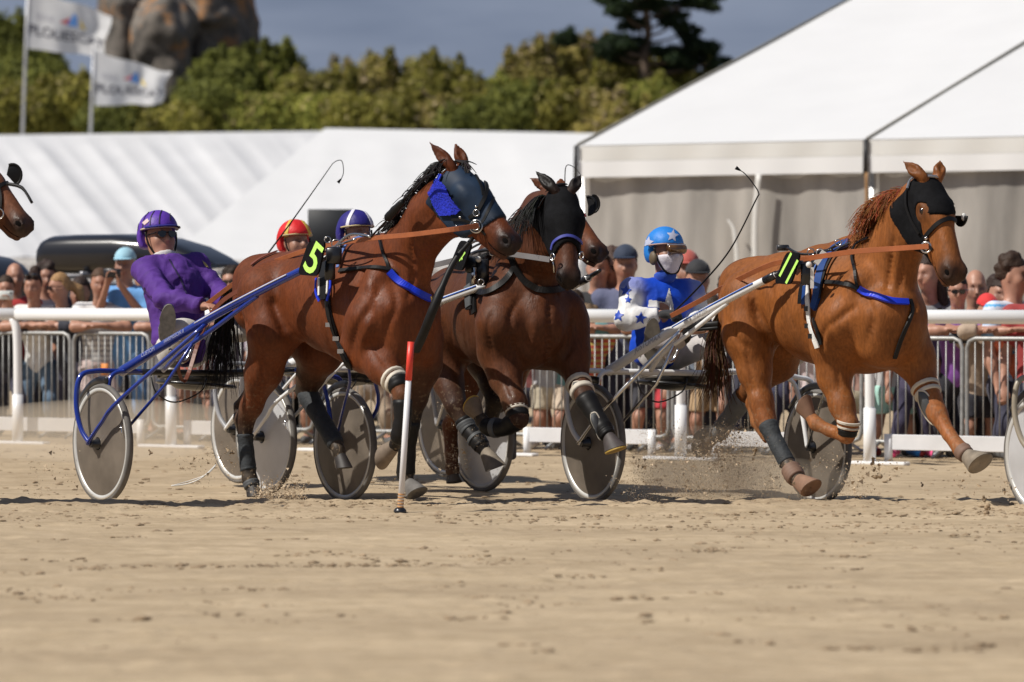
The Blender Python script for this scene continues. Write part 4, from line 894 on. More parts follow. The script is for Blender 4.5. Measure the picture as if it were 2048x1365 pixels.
    for i, (px, py, c, lab) in enumerate([(92, 556, (.05, .04, .06), 'dark haired person peering between the white tee woman and the blonde woman'), (160, 586, (.03, .03, .05), 'person in black behind the blonde woman'), (290, 560, (.05, .06, .1), 'person in navy directly behind the purple driver'), (1330, 600, (.2, .22, .3), 'person in slate blue directly behind the blue driver'), (1460, 585, (.05, .05, .07), 'person in charcoal behind the chestnut rump and reins'), (1650, 600, (.25, .2, .2), 'person in taupe behind the chestnut barrel'), (1998, 590, (.05, .04, .05), 'person in black behind the red cap child')]):
        S1(px, py, lab, yaw=(-1)**i*12, behind=1.35, shirt=c, arms='down', tall=1.62, hair=((.04, .025, .02), 'short' if i % 2 else 'curly'), legs=(.03, .03, .04))
crowd()
# ================================================================ SULKIES
TYRE = mat('sulkytyre', (.13, .12, .11), .75, var=.2, scale=12)
RIM = mat('sulkyrim', (.62, .61, .58), .35, .25, var=.1)
DISC = mat('discclear', (.175, .145, .115), .38, .1, alpha=.86, var=.3, scale=5, detail=8)
DISCL = mat('discpale', (.50, .50, .51), .30, .1, var=.12, scale=5, detail=8)
CHROME = mat('chrome', (.65, .65, .65), .18, 1.0, var=.05)
BLUEP = mat('bluepaint', (.012, .035, .27), .22, .1, var=.1, coat=.7)
WHITEP = mat('sulkywhite', (.80, .80, .80), .25, var=.04, coat=.5)
BLACKP = mat('blackpaint', (.012, .012, .014), .3, var=.1, coat=.3)
def sulky(Fm, label, shaft, bar, strut, disc, tipz=1.43, tip_t=1.95, tip_s=.30, inner=None, near=True, text=None, wheels=(1, -1), ks=1.0, thick=.032, dz=(0, 0)):
    t = thing('sulky', Fm.L(0, 0, 0), label, 'sulky', 'racing sulkies'); L = lambda t_, s_, z_: Fm.L(t_, s_*ks, z_)
    for sd in wheels:
        zz = dz[0] if sd > 0 else dz[1]; c = L(0, sd*.82, .36+zz); ax = Fm.r*sd; w_ = None
        mb = MB(); mb.lathe(c, ax, [(.335, -.018), (.352, -.019), (.360, -.010), (.362, 0), (.360, .010), (.352, .019), (.335, .018), (.330, 0)], 72, closed=True); w_ = mb.build('wheel', TYRE, t)
        mb = MB(); mb.lathe(c, ax, [(.312, -.014), (.337, -.020), (.337, .020), (.312, .014)], 72, closed=True); mb.build('rim', RIM, w_)
        mb = MB(); mb.lathe(c, ax, [(.312, .012), (.2, .022), (.04, .034), (.04, -.034), (.2, -.022), (.312, -.012)], 72); mb.build('disc', disc, w_, angle=30)
        mb = MB(); mb.lathe(c, ax, [(.001, -.075), (.022, -.075), (.026, -.05), (.034, -.04), (.034, .04), (.026, .05), (.022, .085), (.001, .088)], 16); mb.build('hub', BLACKP, w_, angle=40)
        mb = MB(); a = R(200); mb.tube([c+ax*.026+Vector((0, 0, math.sin(k)*.30))+Fm.f*(math.cos(k)*.30) for k in np.linspace(.2, .4, 4)], .004, 5); mb.build('valve', CHROME, w_)
        def SH(f): return L(-.15+(tip_t+.15)*f, sd*(.62+(tip_s-.62)*f), .79+(tipz-.79)*(f+.04*math.sin(f*3.14))+zz*.5*(1-f))
        # fork: outer bent tube from the vertex over the wheel down to the hub, inner bent tube
        V0 = L(-.15, sd*.62, .79+zz*.5)
        mb = MB(); mb.tube(spline([V0, L(-.16, sd*.78, .795+zz), L(-.16, sd*.885, .76+zz), L(-.15, sd*.915, .60+zz), L(-.09, sd*.915, .45+zz), L(0, sd*.90, .36+zz)], 7), .0165, 10); o = mb.build('outer_fork', shaft if not bar else shaft, t)
        mb = MB(); mb.tube(spline([L(-.08, sd*.52, .79), L(-.1, sd*.68, .785+zz), L(-.09, sd*.735, .70+zz), L(-.03, sd*.74, .50+zz), L(0, sd*.745, .36+zz)], 6), .0145, 10); mb.build('inner_fork', inner or shaft, t)
        mb = MB(); mb.tube(spline([L(-.02, sd*.91, .36+zz), L(.14, sd*.90, .49+zz), L(.32, sd*.865, .64), SH(.46)-Vector((0, 0, .02))], 5), .0125, 10); mb.build('strut', strut, t)
        mb = MB(); mb.tube([L(.0, sd*.745, .36+zz), L(.4, sd*.62, .72), SH(.42)-Vector((0, 0, .03))-Fm.r*sd*.02], .010, 8); mb.build('strut', strut, t)
        # mudguard lip behind the wheel
        mb = MB(); pts = [c+Fm.f*(math.cos(R(a))*.385)+Vector((0, 0, math.sin(R(a))*.385)) for a in range(80, 150, 7)]; mb.tube(pts, .022, 8, flat=.25, flatax=None); mb.build('mudguard', BLACKP, t)
        # shaft
        pts = spline([SH(0), SH(.22), SH(.48), SH(.74), SH(1)], 8); m = len(pts)
        mb = MB(); mb.tube(pts, [thick*(1-.35*i/m) for i in range(m)], 14); sh = mb.build('shaft', shaft, t)
        mb = MB(); p2 = spline([L(.15, sd*.50, .80), SH(.34)-Vector((0, 0, .10)), SH(.50)-Vector((0, 0, .075)), SH(.72)-Vector((0, 0, .02))], 6); mb.tube(p2, .014, 10); mb.build('brace', shaft, t)
        tp = L(tip_t, sd*tip_s, tipz); d = (pts[-1]-pts[-3]).normalized(); mb = MB(); mb.tube([tp-d*.10, tp+d*.0], .0235, 12); mb.tube([tp-d*.02, tp+d*.16+Vector((0, 0, .008))], [.017, .012], 10); mb.build('shaft_end', BLACKP, sh)
        mb = MB(); mb.tube([p+Fm.r*sd*.0255+Vector((0, 0, .008)) for p in pts[14:-4]], .0045, 5); mb.build('pinstripe', mat('pinblue', (.03, .12, .5), .4) if shaft is WHITEP else mat('pinwhite', (.6, .6, .7), .4), sh)
        if text and sd > 0:
            for s_, q0, sz in text:
                mb = MB(); Vt, Ft = text_mesh(s_, sz, .25); o = SH(q0)+Fm.r*.008; a = (SH(.7)-SH(.3)).normalized(); n_ = Fm.r; u2 = n_.cross(a); u2 = u2 if u2.z > 0 else -u2
                mb.add([o+a*x+u2*y+Fm.r*.026 for x, y, z in Vt], Ft); mb.build('lettering', mat('textw', (.36, .38, .5), .5) if shaft is BLUEP else mat('textk', (.28, .30, .36), .5), sh, smooth=False)
    mb = MB(); mb.tube([L(-.15, .62, .79), L(-.12, .4, .785), L(-.1, 0, .775), L(-.12, -.4, .785), L(-.15, -.62, .79)], .019, 12); mb.build('crossbar', bar or shaft, t)
    mb = MB(); mb.tube([L(-.30, .30, .76), L(-.28, 0, .755), L(-.30, -.30, .76)], .014, 8); mb.tube([L(-.10, .30, .78), L(-.32, .28, .755)], .012, 8); mb.tube([L(-.10, -.30, .78), L(-.32, -.28, .755)], .012, 8); mb.build('seat_frame', bar or shaft, t)
    mb = MB(); mb.lathe(L(-.36, 0, .735), (0, 0, 1), [(.02, -.075), (.13, -.06), (.19, -.02), (.205, .03), (.19, .045), (.17, .02), (.02, -.02)], 28); mb.build('seat', mat('seatblack', (.015, .015, .016), .4, coat=.3), t)
    mb = MB(); mb.tube([L(-.55+.02*math.cos(a), .0, .8) if False else L(-.37+.235*math.cos(a), .235*math.sin(a), .70+.02*math.sin(a)) for a in np.linspace(0, 6.283, 25)], .011, 8); mb.build('seat_ring', BLACKP, t)
    for sd in (1, -1):   # foot rests
        mb = MB(); mb.tube(spline([L(.30, sd*.535, .93), L(.26, sd*.46, .86), L(.24, sd*.40, .86), L(.24, sd*.36, .93)], 4), .010, 8); mb.build('foot_rest', CHROME, t)
    mb = MB(); mb.tube(spline([L(-.1, .45, .77), L(-.05, .44, .66), L(-.08, .30, .60), L(-.1, .12, .66), L(-.15, .05, .74)], 5), .005, 6); mb.build('cable', BLACKP, t)
    return t
FA = Frame(452, 24.6, 34); FB = Frame(752, 25.75, 34); FC = Frame(688, 27.2, 33); FD = Frame(1414, 24.6, 30); FE = Frame(2318, 22.9, 30)
sulky(FA, 'dark blue sulky with black crossbar carrying the purple driver', BLUEP, BLACKP, BLUEP, DISC, ks=1.045, tip_t=1.62, tip_s=.34, text=[('CUSTOM', .17, .034), ('HARMISSON II', .31, .032)], dz=(0, -.045))
sulky(FB, 'white sulky of the driver in the dark blue striped helmet, pale wheel discs', WHITEP, None, WHITEP, DISCL, dz=(0, -.03), tipz=1.36)
sulky(FC, 'grey sulky farthest back, of the driver in the red and yellow helmet', mat('greypaint', (.3, .3, .31), .4), None, WHITEP, DISC, tipz=1.36)
sulky(FD, 'white sulky with blue pinstripe carrying the blue and white driver', WHITEP, None, CHROME, DISC, tip_t=1.30, tipz=1.375, tip_s=.36, text=[('JUSTOMAX', .27, .05), ('Ch. MARTIN', .56, .035)], dz=(0, -.055))
sulky(FE, 'sulky cut off by the right edge, only its wheel in view', mat('bronzepaint', (.28, .24, .18), .4), BLACKP, CHROME, DISCL)

# ================================================================ HORSES
COAT = mat('coat', (.2, .1, .05), .42, attr=True, var=.20, scale=5.0, bump=.30, bscale=9, sheen=0, spec=.22)
HOOFM = mat('hoofm', (.10, .08, .06), .7, var=.3, scale=14)
_n = COAT.node_tree.nodes; _l = COAT.node_tree.links; _b = _n['Principled BSDF']; _tc = _n.new('ShaderNodeTexCoord')
def _noise(sc, st=None, det=4):
    m_ = _n.new('ShaderNodeMapping'); _l.new(_tc.outputs['Object'], m_.inputs[0]); q = _n.new('ShaderNodeTexNoise'); q.inputs['Scale'].default_value = sc; q.inputs['Detail'].default_value = det
    if st: m_.inputs['Scale'].default_value = st
    _l.new(m_.outputs[0], q.inputs['Vector']); return q.outputs['Fac']
def _mr(src, a, b_, c, d):
    r = _n.new('ShaderNodeMapRange'); r.inputs['From Min'].default_value = a; r.inputs['From Max'].default_value = b_; r.inputs['To Min'].default_value = c; r.inputs['To Max'].default_value = d; _l.new(src, r.inputs['Value']); return r.outputs[0]
_l.new(_mr(_noise(7, det=6), .35, .65, .42, .72), _b.inputs['Roughness'])
_old = _b.inputs['Base Color'].links[0].from_socket; _v = _n.new('ShaderNodeVectorMath'); _v.operation = 'MULTIPLY'; _l.new(_old, _v.inputs[0]); _l.new(_mr(_noise(70, (1, 1, .3), 3), .3, .7, .78, 1.22), _v.inputs[1])
_s = _n.new('ShaderNodeSeparateXYZ'); _l.new(_tc.outputs['Object'], _s.inputs[0]); _z = _mr(_s.outputs['Z'], .15, .85, .75, .0); _sp = _mr(_noise(45, None, 3), .56, .66, 0, 1); _bl = _mr(_noise(6, None, 5), .45, .62, 0, .35)
_mm = _n.new('ShaderNodeMath'); _mm.operation = 'MAXIMUM'; _l.new(_sp, _mm.inputs[0]); _l.new(_bl, _mm.inputs[1]); _m2 = _n.new('ShaderNodeMath'); _m2.operation = 'MULTIPLY'; _l.new(_mm.outputs[0], _m2.inputs[0]); _l.new(_z, _m2.inputs[1])
_x = _n.new('ShaderNodeMixRGB'); _l.new(_v.outputs[0], _x.inputs['Color1']); _x.inputs['Color2'].default_value = (.26, .19, .12, 1); _l.new(_m2.outputs[0], _x.inputs['Fac']); _l.new(_x.outputs[0], _b.inputs['Base Color'])
_bp = _n.new('ShaderNodeBump'); _bp.inputs['Strength'].default_value = .35; _bp.inputs['Distance'].default_value = .006; _l.new(_noise(110, (1, 1, .35), 4), _bp.inputs['Height']); _ob = _b.inputs['Normal'].links[0].from_socket; _l.new(_ob, _bp.inputs['Normal']); _l.new(_bp.outputs[0], _b.inputs['Normal'])
NYLON = mat('nylon', (.5, .5, .5), .72, attr=True, var=.14, scale=9, bump=.5, bscale=12, spec=.25)
HOODB = mat('hoodblack', (.006, .006, .007), .85, var=.3, scale=30, bump=.15, bscale=120, spec=.12)
HOODN = mat('hoodnavy', (.010, .022, .045), .6, var=.4, scale=7, spec=.25)
LEATH = mat('leatherblack', (.008, .0075, .0075), .5, var=.3, scale=20, spec=.25)
TAN = mat('leathertan', (.33, .10, .035), .5, var=.15, scale=12)
TANR = mat('leatherbrown', (.15, .04, .02), .45, var=.15, scale=12)
BLUEL = mat('bluenylon', (.01, .035, .55), .4, var=.1)
GREYB = mat('bootgrey', (.075, .08, .085), .6, var=.15, scale=9)
CHARB = mat('bandage', (.022, .026, .030), .75, var=.3, scale=18, bump=.3, bscale=50)
BEIGE = mat('beigestrap', (.55, .50, .42), .6)
STEEL = mat('bitsteel', (.6, .58, .55), .2, 1.0)
SAND_M = mat('sandystuff', (.26, .15, .08), .9, var=.3, scale=12)
class Horse:
    def __init__(self, Fm, label, coat, dark, pts_, coat2=None):
        self.F = Fm; self.b = Body(); self.b.k = .055; self.coat = coat; self.dark = dark; self.black = pts_
        self.t = thing('racehorse', Fm.L(1.6, 0, .02), label, 'horse', 'trotting race horses'); self.legs = {}
    def pt(self, q, prev):
        px, py, s = q[:3]
        if isinstance(s, tuple): f2 = Frame(0, 1, s[1]); f2.o = prev.copy(); return f2.S(px, py, 0)
        return self.F.S(px, py, s)
    def chain(self, pts, sq=1.0, k=None, cols=None, g='body', ax=None):
        prev = None; out = []
        for i, q in enumerate(pts):
            p = self.pt(q, prev); out.append((p, q[3]*p.y/8000)); prev = p
        for i in range(len(out)-1):
            c = cols[min(i, len(cols)-1)] if cols else self.coat
            self.b.rc(out[i][0], out[i+1][0], out[i][1], out[i+1][1], k=k, c=c, g=g, ax=(ax or self.F.r) if sq != 1 else None, sq=sq)
        return out
    def leg(self, name, pts, hoof, nblack=3, upk=.06, hoofm=None, cols=None, solem=None):
        """pts: chain; hoof: (px,py,s,r) sole centre; last chain point is the coronet"""
        n = len(pts)-1; cl = cols or [self.coat if i < n-nblack else self.black for i in range(n)]
        prev = None; out = []
        for i, q in enumerate(pts): p = self.pt(q, prev); out.append((p, q[3]*p.y/8000)); prev = p
        for i in range(n): self.b.rc(out[i][0], out[i+1][0], out[i][1], out[i+1][1], k=upk if i < n-4 else .022, c=cl[min(i, len(cl)-1)], g='leg')
        p = out[-1][0]; h = self.pt(hoof, p); self.legs[name] = out
        # hoof: flared cone with flat sole
        d = (h-p).normalized(); r1 = hoof[3]*h.y/8000; r0 = out[-1][1]*1.08; L = (h-p).length; mb = MB(); fw = self.F.f-d*self.F.f.dot(d); fw.normalize(); sdv = d.cross(fw)
        rings = []; n_ = 20
        for (a, r) in ((-.015, r0*.9), (.0, r0), (L*.5, (r0+r1)/2), (L, r1), (L+.004, r1*.93), (L+.002, r1*.55), (L-.004, .003)):
            rings.append([p+d*(a*(1+.22*math.cos(q)*(r/r1)*(a > 0)))+fw*(a*.22)+(fw*(math.cos(q)*r*1.12)+sdv*(math.sin(q)*r*.92)) for q in np.linspace(0, 2*math.pi, n_, endpoint=False)])
        vs = [v for r_ in rings for v in r_]; fs = [(i*n_+k, i*n_+(k+1) % n_, (i+1)*n_+(k+1) % n_, (i+1)*n_+k) for i in range(len(rings)-1) for k in range(n_)]
        mb.add(vs, fs); ho = mb.build('hoof', hoofm or HOOFM, self.t, angle=50)
        if solem:
            r_ = [[v+d*.004 for v in rings[3]], [v+d*.012 for v in rings[3]]]; q_ = [v for x in r_ for v in x]; mb = MB(); mb.add(q_, [(k, (k+1) % n_, n_+(k+1) % n_, n_+k) for k in range(n_)]+[tuple(range(n_, 2*n_)), tuple(range(n_-1, -1, -1))]); mb.build('shoe_pad', solem, ho, smooth=False)
        return out
    def head(self, poll, muz, hdg, L=None, earL=None, earR=None, eyes=True, roll=0, earc=None, nose=None, neckjoin=True):
        f2 = Frame(0, 1, hdg); P0 = Vector(poll); f2.o = P0; P1 = f2.S(*muz, 0); a = (P1-P0); L0 = a.length; a.normalize(); self.L = L or L0; sc = self.L/.60; print('HEAD', label_ if False else '', round(L0, 3))
        lat = f2.r; lat = (lat-a*lat.dot(a)).normalized(); n = lat.cross(a)
        if n.z < 0 and abs(n.z) > .05: n = -n
        if n.dot(f2.f) < 0 and abs(n.z) <= .05: n = -n
        sc *= 1.0; self.hx = (P0, a, lat, n, sc); self.wk = 1.0; H = self.H; b = self.b; M = (a, lat, n); c = self.coat; dk = self.dark; bk = nose or self.black; mz = [(x+y)/2 for x, y in zip(c, bk)]
        n0 = len(b.p)
        b.el(H(.09, 0, -.015), M, (.115*sc, .078*sc, .085*sc), k=.04*sc, c=c, g='head')
        b.el(H(.20, 0, -.005), M, (.12*sc, .100*sc, .075*sc), k=.04*sc, c=c, g='head')
        for q in (-1, 1):
            b.el(H(.20, q*.042, -.115), M, (.140*sc, .042*sc, .112*sc), k=.04*sc, c=c, g='head')      # cheek
            b.el(H(.185, q*.083, .012), M, (.042*sc, .018*sc, .026*sc), k=.025*sc, c=c, g='head')      # brow
            b.rc(H(.27, q*.055, -.045), H(.44, q*.040, -.055), .022*sc, .018*sc, k=.03*sc, c=c, g='head')    # facial crest
            b.el(H(.553, q*.044, -.022), M, (.046*sc, .030*sc, .042*sc), k=.022*sc, c=bk, g='head')   # nostril wing
            b.el(H(.562, q*.064, -.014), M, (.030*sc, .022*sc, .021*sc), k=.008*sc, c=(.004, .003, .003), op=-1, g='head')
            b.el(H(.200, q*.097, .000), M, (.024*sc, .012*sc, .015*sc), k=.008*sc, c=(.01, .006, .004), op=-1, g='head')
        b.rc(H(.20, 0, .01), H(.50, 0, -.018), .068*sc, .050*sc, k=.03*sc, c=c, g='head')
        b.rc(H(.26, 0, -.125), H(.47, 0, -.112), .052*sc, .036*sc, k=.045*sc, c=c, g='head')
        b.rc(H(.35, 0, -.06), H(.50, 0, -.06), .058*sc, .052*sc, k=.04*sc, c=c, g='head')
        b.el(H(.525, 0, -.048), M, (.066*sc, .058*sc, .062*sc), k=.03*sc, c=bk, g='head')
        b.el(H(.575, 0, -.062), M, (.032*sc, .042*sc, .030*sc), k=.02*sc, c=bk, g='head')
        b.el(H(.545, 0, -.118), M, (.040*sc, .030*sc, .020*sc), k=.014*sc, c=mz, g='head'); b.el(H(.505, 0, -.130), M, (.034*sc, .028*sc, .022*sc), k=.02*sc, c=bk, g='head')
        for e, q in ((earR, 1), (earL, -1)):
            if e is None: continue
            base = H(.015, q*.052, .055); tip = Vector(e[0]); mid = (base*.45+tip*.55); ax = (tip-base).normalized(); fo = Vector(e[1]).normalized(); ec = earc or c
            sdv = ax.cross(fo).normalized(); fo = sdv.cross(ax).normalized(); Le = (tip-base).length
            b.el(base+ax*Le*.38, (ax, sdv, fo), (Le*.40, .034*sc, .022*sc), k=.02, c=ec, g='ear'); b.rc(base+ax*Le*.45, tip, .026*sc, .004, k=.012, c=ec, g='ear'); b.rc(base-ax*.01, base+ax*Le*.3, .026*sc, .028*sc, k=.025, c=ec, g='ear')
            b.el(base+ax*Le*.50+fo*.024*sc, (ax, sdv, fo), (Le*.34, .017*sc, .019*sc), k=.006, c=tuple(x*.35 for x in ec), op=-1, g='ear')
    def H(self, x, y, z): P0, a, lat, n, sc = self.hx; return P0+(a*x+lat*y+n*z)*sc
    def hl(self, X):
        P0, a, lat, n, sc = self.hx; d = (X-np.array(P0))/sc; return d@np.array(a), d@np.array(lat), d@np.array(n)
    def finish(self, res=.0125, grooves=()):
        self.body, V, F = self.b.build('body', COAT, self.t, res=res, smooth=2, cw=.022)
        if grooves:
            bv = BVHTree.FromPolygons([Vector(v) for v in V], [tuple(int(i) for i in f) for f in F]); me = self.body.data; N = np.zeros(len(V)*3); me.vertices.foreach_get('normal', N); N = N.reshape(-1, 3); dp = np.zeros(len(V))
            for path, wd, dep in grooves:   # hollows and ridges between the muscles
                pts = []
                for q in spline([Vector((x, y, 0)) for x, y in path], 6):
                    d = ray(q.x, q.y).normalized(); r = bv.ray_cast(CAMP, d)
                    if r[0] is not None: pts.append(np.array(r[0]))
                if not pts: continue
                pts = np.array(pts); m = len(pts); box = np.all((V > pts.min(0)-3*wd) & (V < pts.max(0)+3*wd), 1); idx = np.where(box)[0]; dd = np.full(len(idx), 9.); ww = np.zeros(len(idx))
                for j, p in enumerate(pts):
                    e = np.linalg.norm(V[idx]-p, axis=1); t_ = min(1, (j+1)/(m*.25), (m-j)/(m*.25)); c_ = e < dd; dd[c_] = e[c_]; ww[c_] = t_
                dp[idx] += dep*np.exp(-(dd/wd)**2)*ww
            ms = np.array([noise.noise(Vector(v)*7)*.0035 for v in V[::1]]); V = V-N*(dp+ms)[:, None]; me.vertices.foreach_set('co', (V-np.array(wloc(self.t))).ravel()); me.update()
        self.bvh = bv = BVHTree.FromPolygons([Vector(v) for v in V], [tuple(int(i) for i in f) for f in F]); P0, a, lat, n, sc = self.hx
        def surf(o, d):   # from inside the head outwards
            r = bv.ray_cast(o, d.normalized()); return (r[0], d.normalized()) if r[0] is not None else (o+d.normalized()*.05, d.normalized())
        for q in (-1, 1):
            p, d = surf(self.H(.200, q*.02, .0), lat*q+n*.15); mb = MB(); mb.ball(p-d*.011*sc, .021*sc, 8, sq=(1, 1, 1)); mb.build('eye', mat('eyeball', (.012, .006, .004), .08, coat=.8), self.t)
            p, d = surf(self.H(.545, q*.015, -.022), lat*q+a*.30); u_ = d.cross(n).normalized(); w2 = u_.cross(d); mb = MB(); M_ = Matrix((u_, w2, d)).transposed(); mb.ball(p-d*.006*sc, .027*sc, 8, sq=(1.05, .80, .36), M=M_); mb.build('nostril', mat('nostrildark', (.004, .003, .003), .9, spec=.1), self.t)
            pts = [surf(self.H(x, q*.01, z), lat*q+a*ax_)[0] for x, z, ax_ in ((.575, -.090, .9), (.56, -.094, .4), (.53, -.098, .1), (.50, -.098, 0), (.47, -.096, 0))]; mb = MB(); mb.tube(spline(pts, 3), .0035*sc, 5); mb.build('mouth_line', mat('nostrildark', (.004, .003, .003), .9, spec=.1), self.t)
        self.bvh = BVHTree.FromPolygons([Vector(v) for v in V], [tuple(int(i) for i in f) for f in F])
    def hood(self, name, m, clip, infl=.010, ears=False, res=.010):
        return self.b.build(name, m, self.t, res=res, infl=infl, smooth=2, sel=lambda q: (q['g'] in (('head', 'ear') if ears else ('head',)) or q['g'] == 'neckj') and not (q['op'] < 0 and q['g'] == 'head'), clip=clip)[0]
    def on(self, pts, off=.006, n=7, lastd=None):
        """pixel path draped on the coat"""
        out = []; nr = []; sm = spline([Vector((x, y, 0)) for x, y in pts], n); last = None
        for q in sm:
            d = ray(q.x, q.y).normalized(); h = self.bvh.ray_cast(CAMP, d)
            if h[0] is not None:
                nn = h[1]; nn = nn if nn.dot(d) < 0 else -nn; p = h[0]+nn*off
                if out and abs(p.y-out[-1].y) > .35: continue
                out.append(p); nr.append(nn)
        if len(out) > 4:   # smooth normals and path
            for _ in range(2): nr = [(nr[max(i-1, 0)]+nr[i]*2+nr[min(i+1, len(nr)-1)]).normalized() for i in range(len(nr))]; out = [out[0]]+[(out[i-1]+out[i]*2+out[i+1])/4 for i in range(1, len(out)-1)]+[out[-1]]
        return out, nr
    def strap(self, name, pts, w_, m, off=.004, th=.005, parent=None):
        p, nr = self.on(pts, off)
        if len(p) < 3: return None
        mb = MB(); mb.ribbon(p, nr, w_, th); return mb.build(name, m, parent or self.t, smooth=False)
    def sleeve(self, name, leg, i0, i1, f0, f1, m, ex=.006, nring=10, bulge=0):
        """boot / bandage around leg chain from segment i0 (fraction f0) to i1 (f1)"""
        ch = self.legs[leg]; S = [];
        def at(i, f): a, b = ch[i], ch[i+1]; return a[0].lerp(b[0], f), a[1]+(b[1]-a[1])*f
        seq = [(i0, f0)]+[(i, 0.0) for i in range(i0+1, i1+1)]+[(i1, f1)]; pts = [at(*q) for q in seq]; P_ = []; Rr = []
        for (a, b) in zip(pts[:-1], pts[1:]):
            for k in range(5): P_.append(a[0].lerp(b[0], k/5)); Rr.append(a[1]+(b[1]-a[1])*k/5+ex)
        P_.append(pts[-1][0]); Rr.append(pts[-1][1]+ex)
        for _ in range(2): P_ = [P_[0]]+[(P_[i-1]+P_[i]*2+P_[i+1])/4 for i in range(1, len(P_)-1)]+[P_[-1]]
        n = len(Rr); Rr = [r+bulge*math.sin(math.pi*i/(n-1))+.0015*math.sin(i*2.1) for i, r in enumerate(Rr)]; Rr[0] -= .004; Rr[-1] -= .003
        mb = MB(); mb.tube(P_, Rr, 16); return mb.build(name, m, self.t)
    def hairs(self, name, specs, c, n=60, w_=.006, seed=1, m=None):
        """specs: list of (list of world points, spread); strands as thin tubes"""
        r = random.Random(seed); mb = MB()
        for path, spread, k in specs:
            for i in range(k):
                o = Vector((r.gauss(0, spread), r.gauss(0, spread*.6), r.gauss(0, spread*.3))); e = Vector((r.gauss(0, spread*2), r.gauss(0, spread*1.2), r.gauss(0, spread*1.5)))
                pp = [Vector(p)+o*(.4+.6*j/(len(path)-1))+e*(j/(len(path)-1))**1.6 for j, p in enumerate(path)]; pp = pp[:max(3, int(len(pp)*r.uniform(.65, 1.01)+.5))]; sp = spline(pp, 4); m_ = len(sp); cc = tuple(x*r.uniform(.6, 1.5) for x in c); n0 = len(mb.v)
                mb.tube(sp, [w_*(1-.75*j/m_) for j in range(m_)], 4, cap=False); mb.c += [cc]*(len(mb.v)-n0)
        return mb.build(name, m or HAIRM, self.t)
def ring(mb, c, nrm, r, th=.004): c = Vector(c); nrm = Vector(nrm).normalized(); u = nrm.orthogonal().normalized(); v = nrm.cross(u); mb.tube([c+u*(r*math.cos(a))+v*(r*math.sin(a)) for a in np.linspace(0, 6.283, 17)], th, 6, cap=False)
def number_plate(h, corners, s, txt, tc_, size, shear, parent_label):
    F = h.F; c = [F.S(x, y, s) for x, y in corners]; n = (c[1]-c[0]).cross(c[3]-c[0]).normalized()
    if n.y > 0: n = -n
    # rounded outline
    out = []; m = len(c)
    for i in range(m):
        p0, p1, p2 = c[i-1], c[i], c[(i+1) % m]
        for k in range(5): t = k/4; a = p1.lerp(p0, .22); b = p1.lerp(p2, .22); out.append(a*(1-t)**2+p1*2*t*(1-t)+b*t*t)
    mb = MB(); mb.prism([p+n*.006 for p in out], -n*.012); pl = mb.build('number_cloth', HOODB, h.t, smooth=False)
    up = ((c[0]+c[1])/2-(c[2]+c[3])/2).normalized(); rt = up.cross(n); rt = rt if rt.x > 0 else -rt
    V, Fc = text_mesh(txt, size, shear, .012*size); kx = .62 if len(txt) > 1 else 1.0; ct = F.S(*tc_, s); d = ct-c[0]; ct = ct-n*d.dot(n)
    mb = MB(); mb.prism
    mb.add([ct+rt*x*kx+up*y+n*.009 for x, y, z in V], Fc); mb.build('number', mat('neon', (.52, .95, .16), .6), pl, smooth=False)

BAY = (.125, .032, .009); BAYD = (.06, .018, .008); BLK_ = (.013, .010, .009)
# ---------------------------------------------------------------- H5
h5 = Horse(FA, 'leading bay horse number 5 with dark blue face mesh and blue breast strap', BAY, BAYD, BLK_)
b = h5.b
h5.chain([(553, 588, 0, 84), (610, 588, 0, 80), (665, 600, 0, 98), (722, 612, 0, 112), (768, 625, 0, 104), (800, 640, 0, 84)], sq=.80, k=.09)
h5.chain([(700, 540, 0, 46), (762, 520, 0, 42), (792, 505, 0, 40)], sq=.7, k=.09)
h5.chain([(512, 560, .05, 46), (508, 620, .10, 42)], k=.08)
h5.chain([(512, 560, -.08, 44), (540, 620, -.12, 42)], k=.08)
nk = [(795, 580, 0, 78), (815, 520, 0, 62), (845, 455, 0, 47), (874, 400, 0, 38)]
h5.chain(nk, sq=.62, k=.07, cols=[BAY, BAY, BAY], g='neck')
P0 = Frame.S(FA, 902, 345, 0)
h5.head(P0, (1014, 464), 50, L=.64, earR=(P(856, 282, P0.y-.03), (-.3, -1, .1)), earL=(P(909, 281, P0.y+.05), (.3, -1, .1)))
h5.b.rc(h5.H(.05, 0, -.07), h5.pt((862, 428, 0), None), .085, .135, k=.06, c=BAY, g='neckj')
h5.b.rc(h5.H(.22, 0, -.17), h5.pt((855, 470, 0), None), .05, .10, k=.07, c=BAY, g='neckj')
# shoulder & muscle relief
h5.chain([(760, 560, .16, 34), (742, 640, .21, 46), (722, 690, .20, 44)], k=.06)
h5.chain([(792, 620, .12, 44), (795, 690, .10, 40)], k=.07); h5.chain([(842, 625, -.10, 36), (842, 700, -.10, 34)], k=.07)
HBLK = mat('hoofblack', (.025, .02, .018), .6, var=.3, scale=15)
YEL = mat('padyellow', (.42, .27, .05), .6, var=.2, scale=14)
h5.leg('nh', [(540, 590, .15, 66), (548, 665, .19, 50), (527, 745, .19, 35), (503, 812, .19, 20), (490, 838, .19, 19.5), (491, 885, .19, 13.5), (496, 935, .19, 14.5), (500, 960, .19, 15.5), (505, 976, .19, 12.5)], (508, 994, .19, 17), nblack=4, cols=[BAY, BAY, (.13, .036, .012), (.06, .02, .01), BLK_, BLK_, BLK_, BLK_], hoofm=HBLK)
h5.chain([(512, 765, .19, 11), (476, 812, .19, 9), (478, 838, .19, 11), (484, 870, .19, 8)], k=.02, cols=[(.03, .015, .01), BLK_])
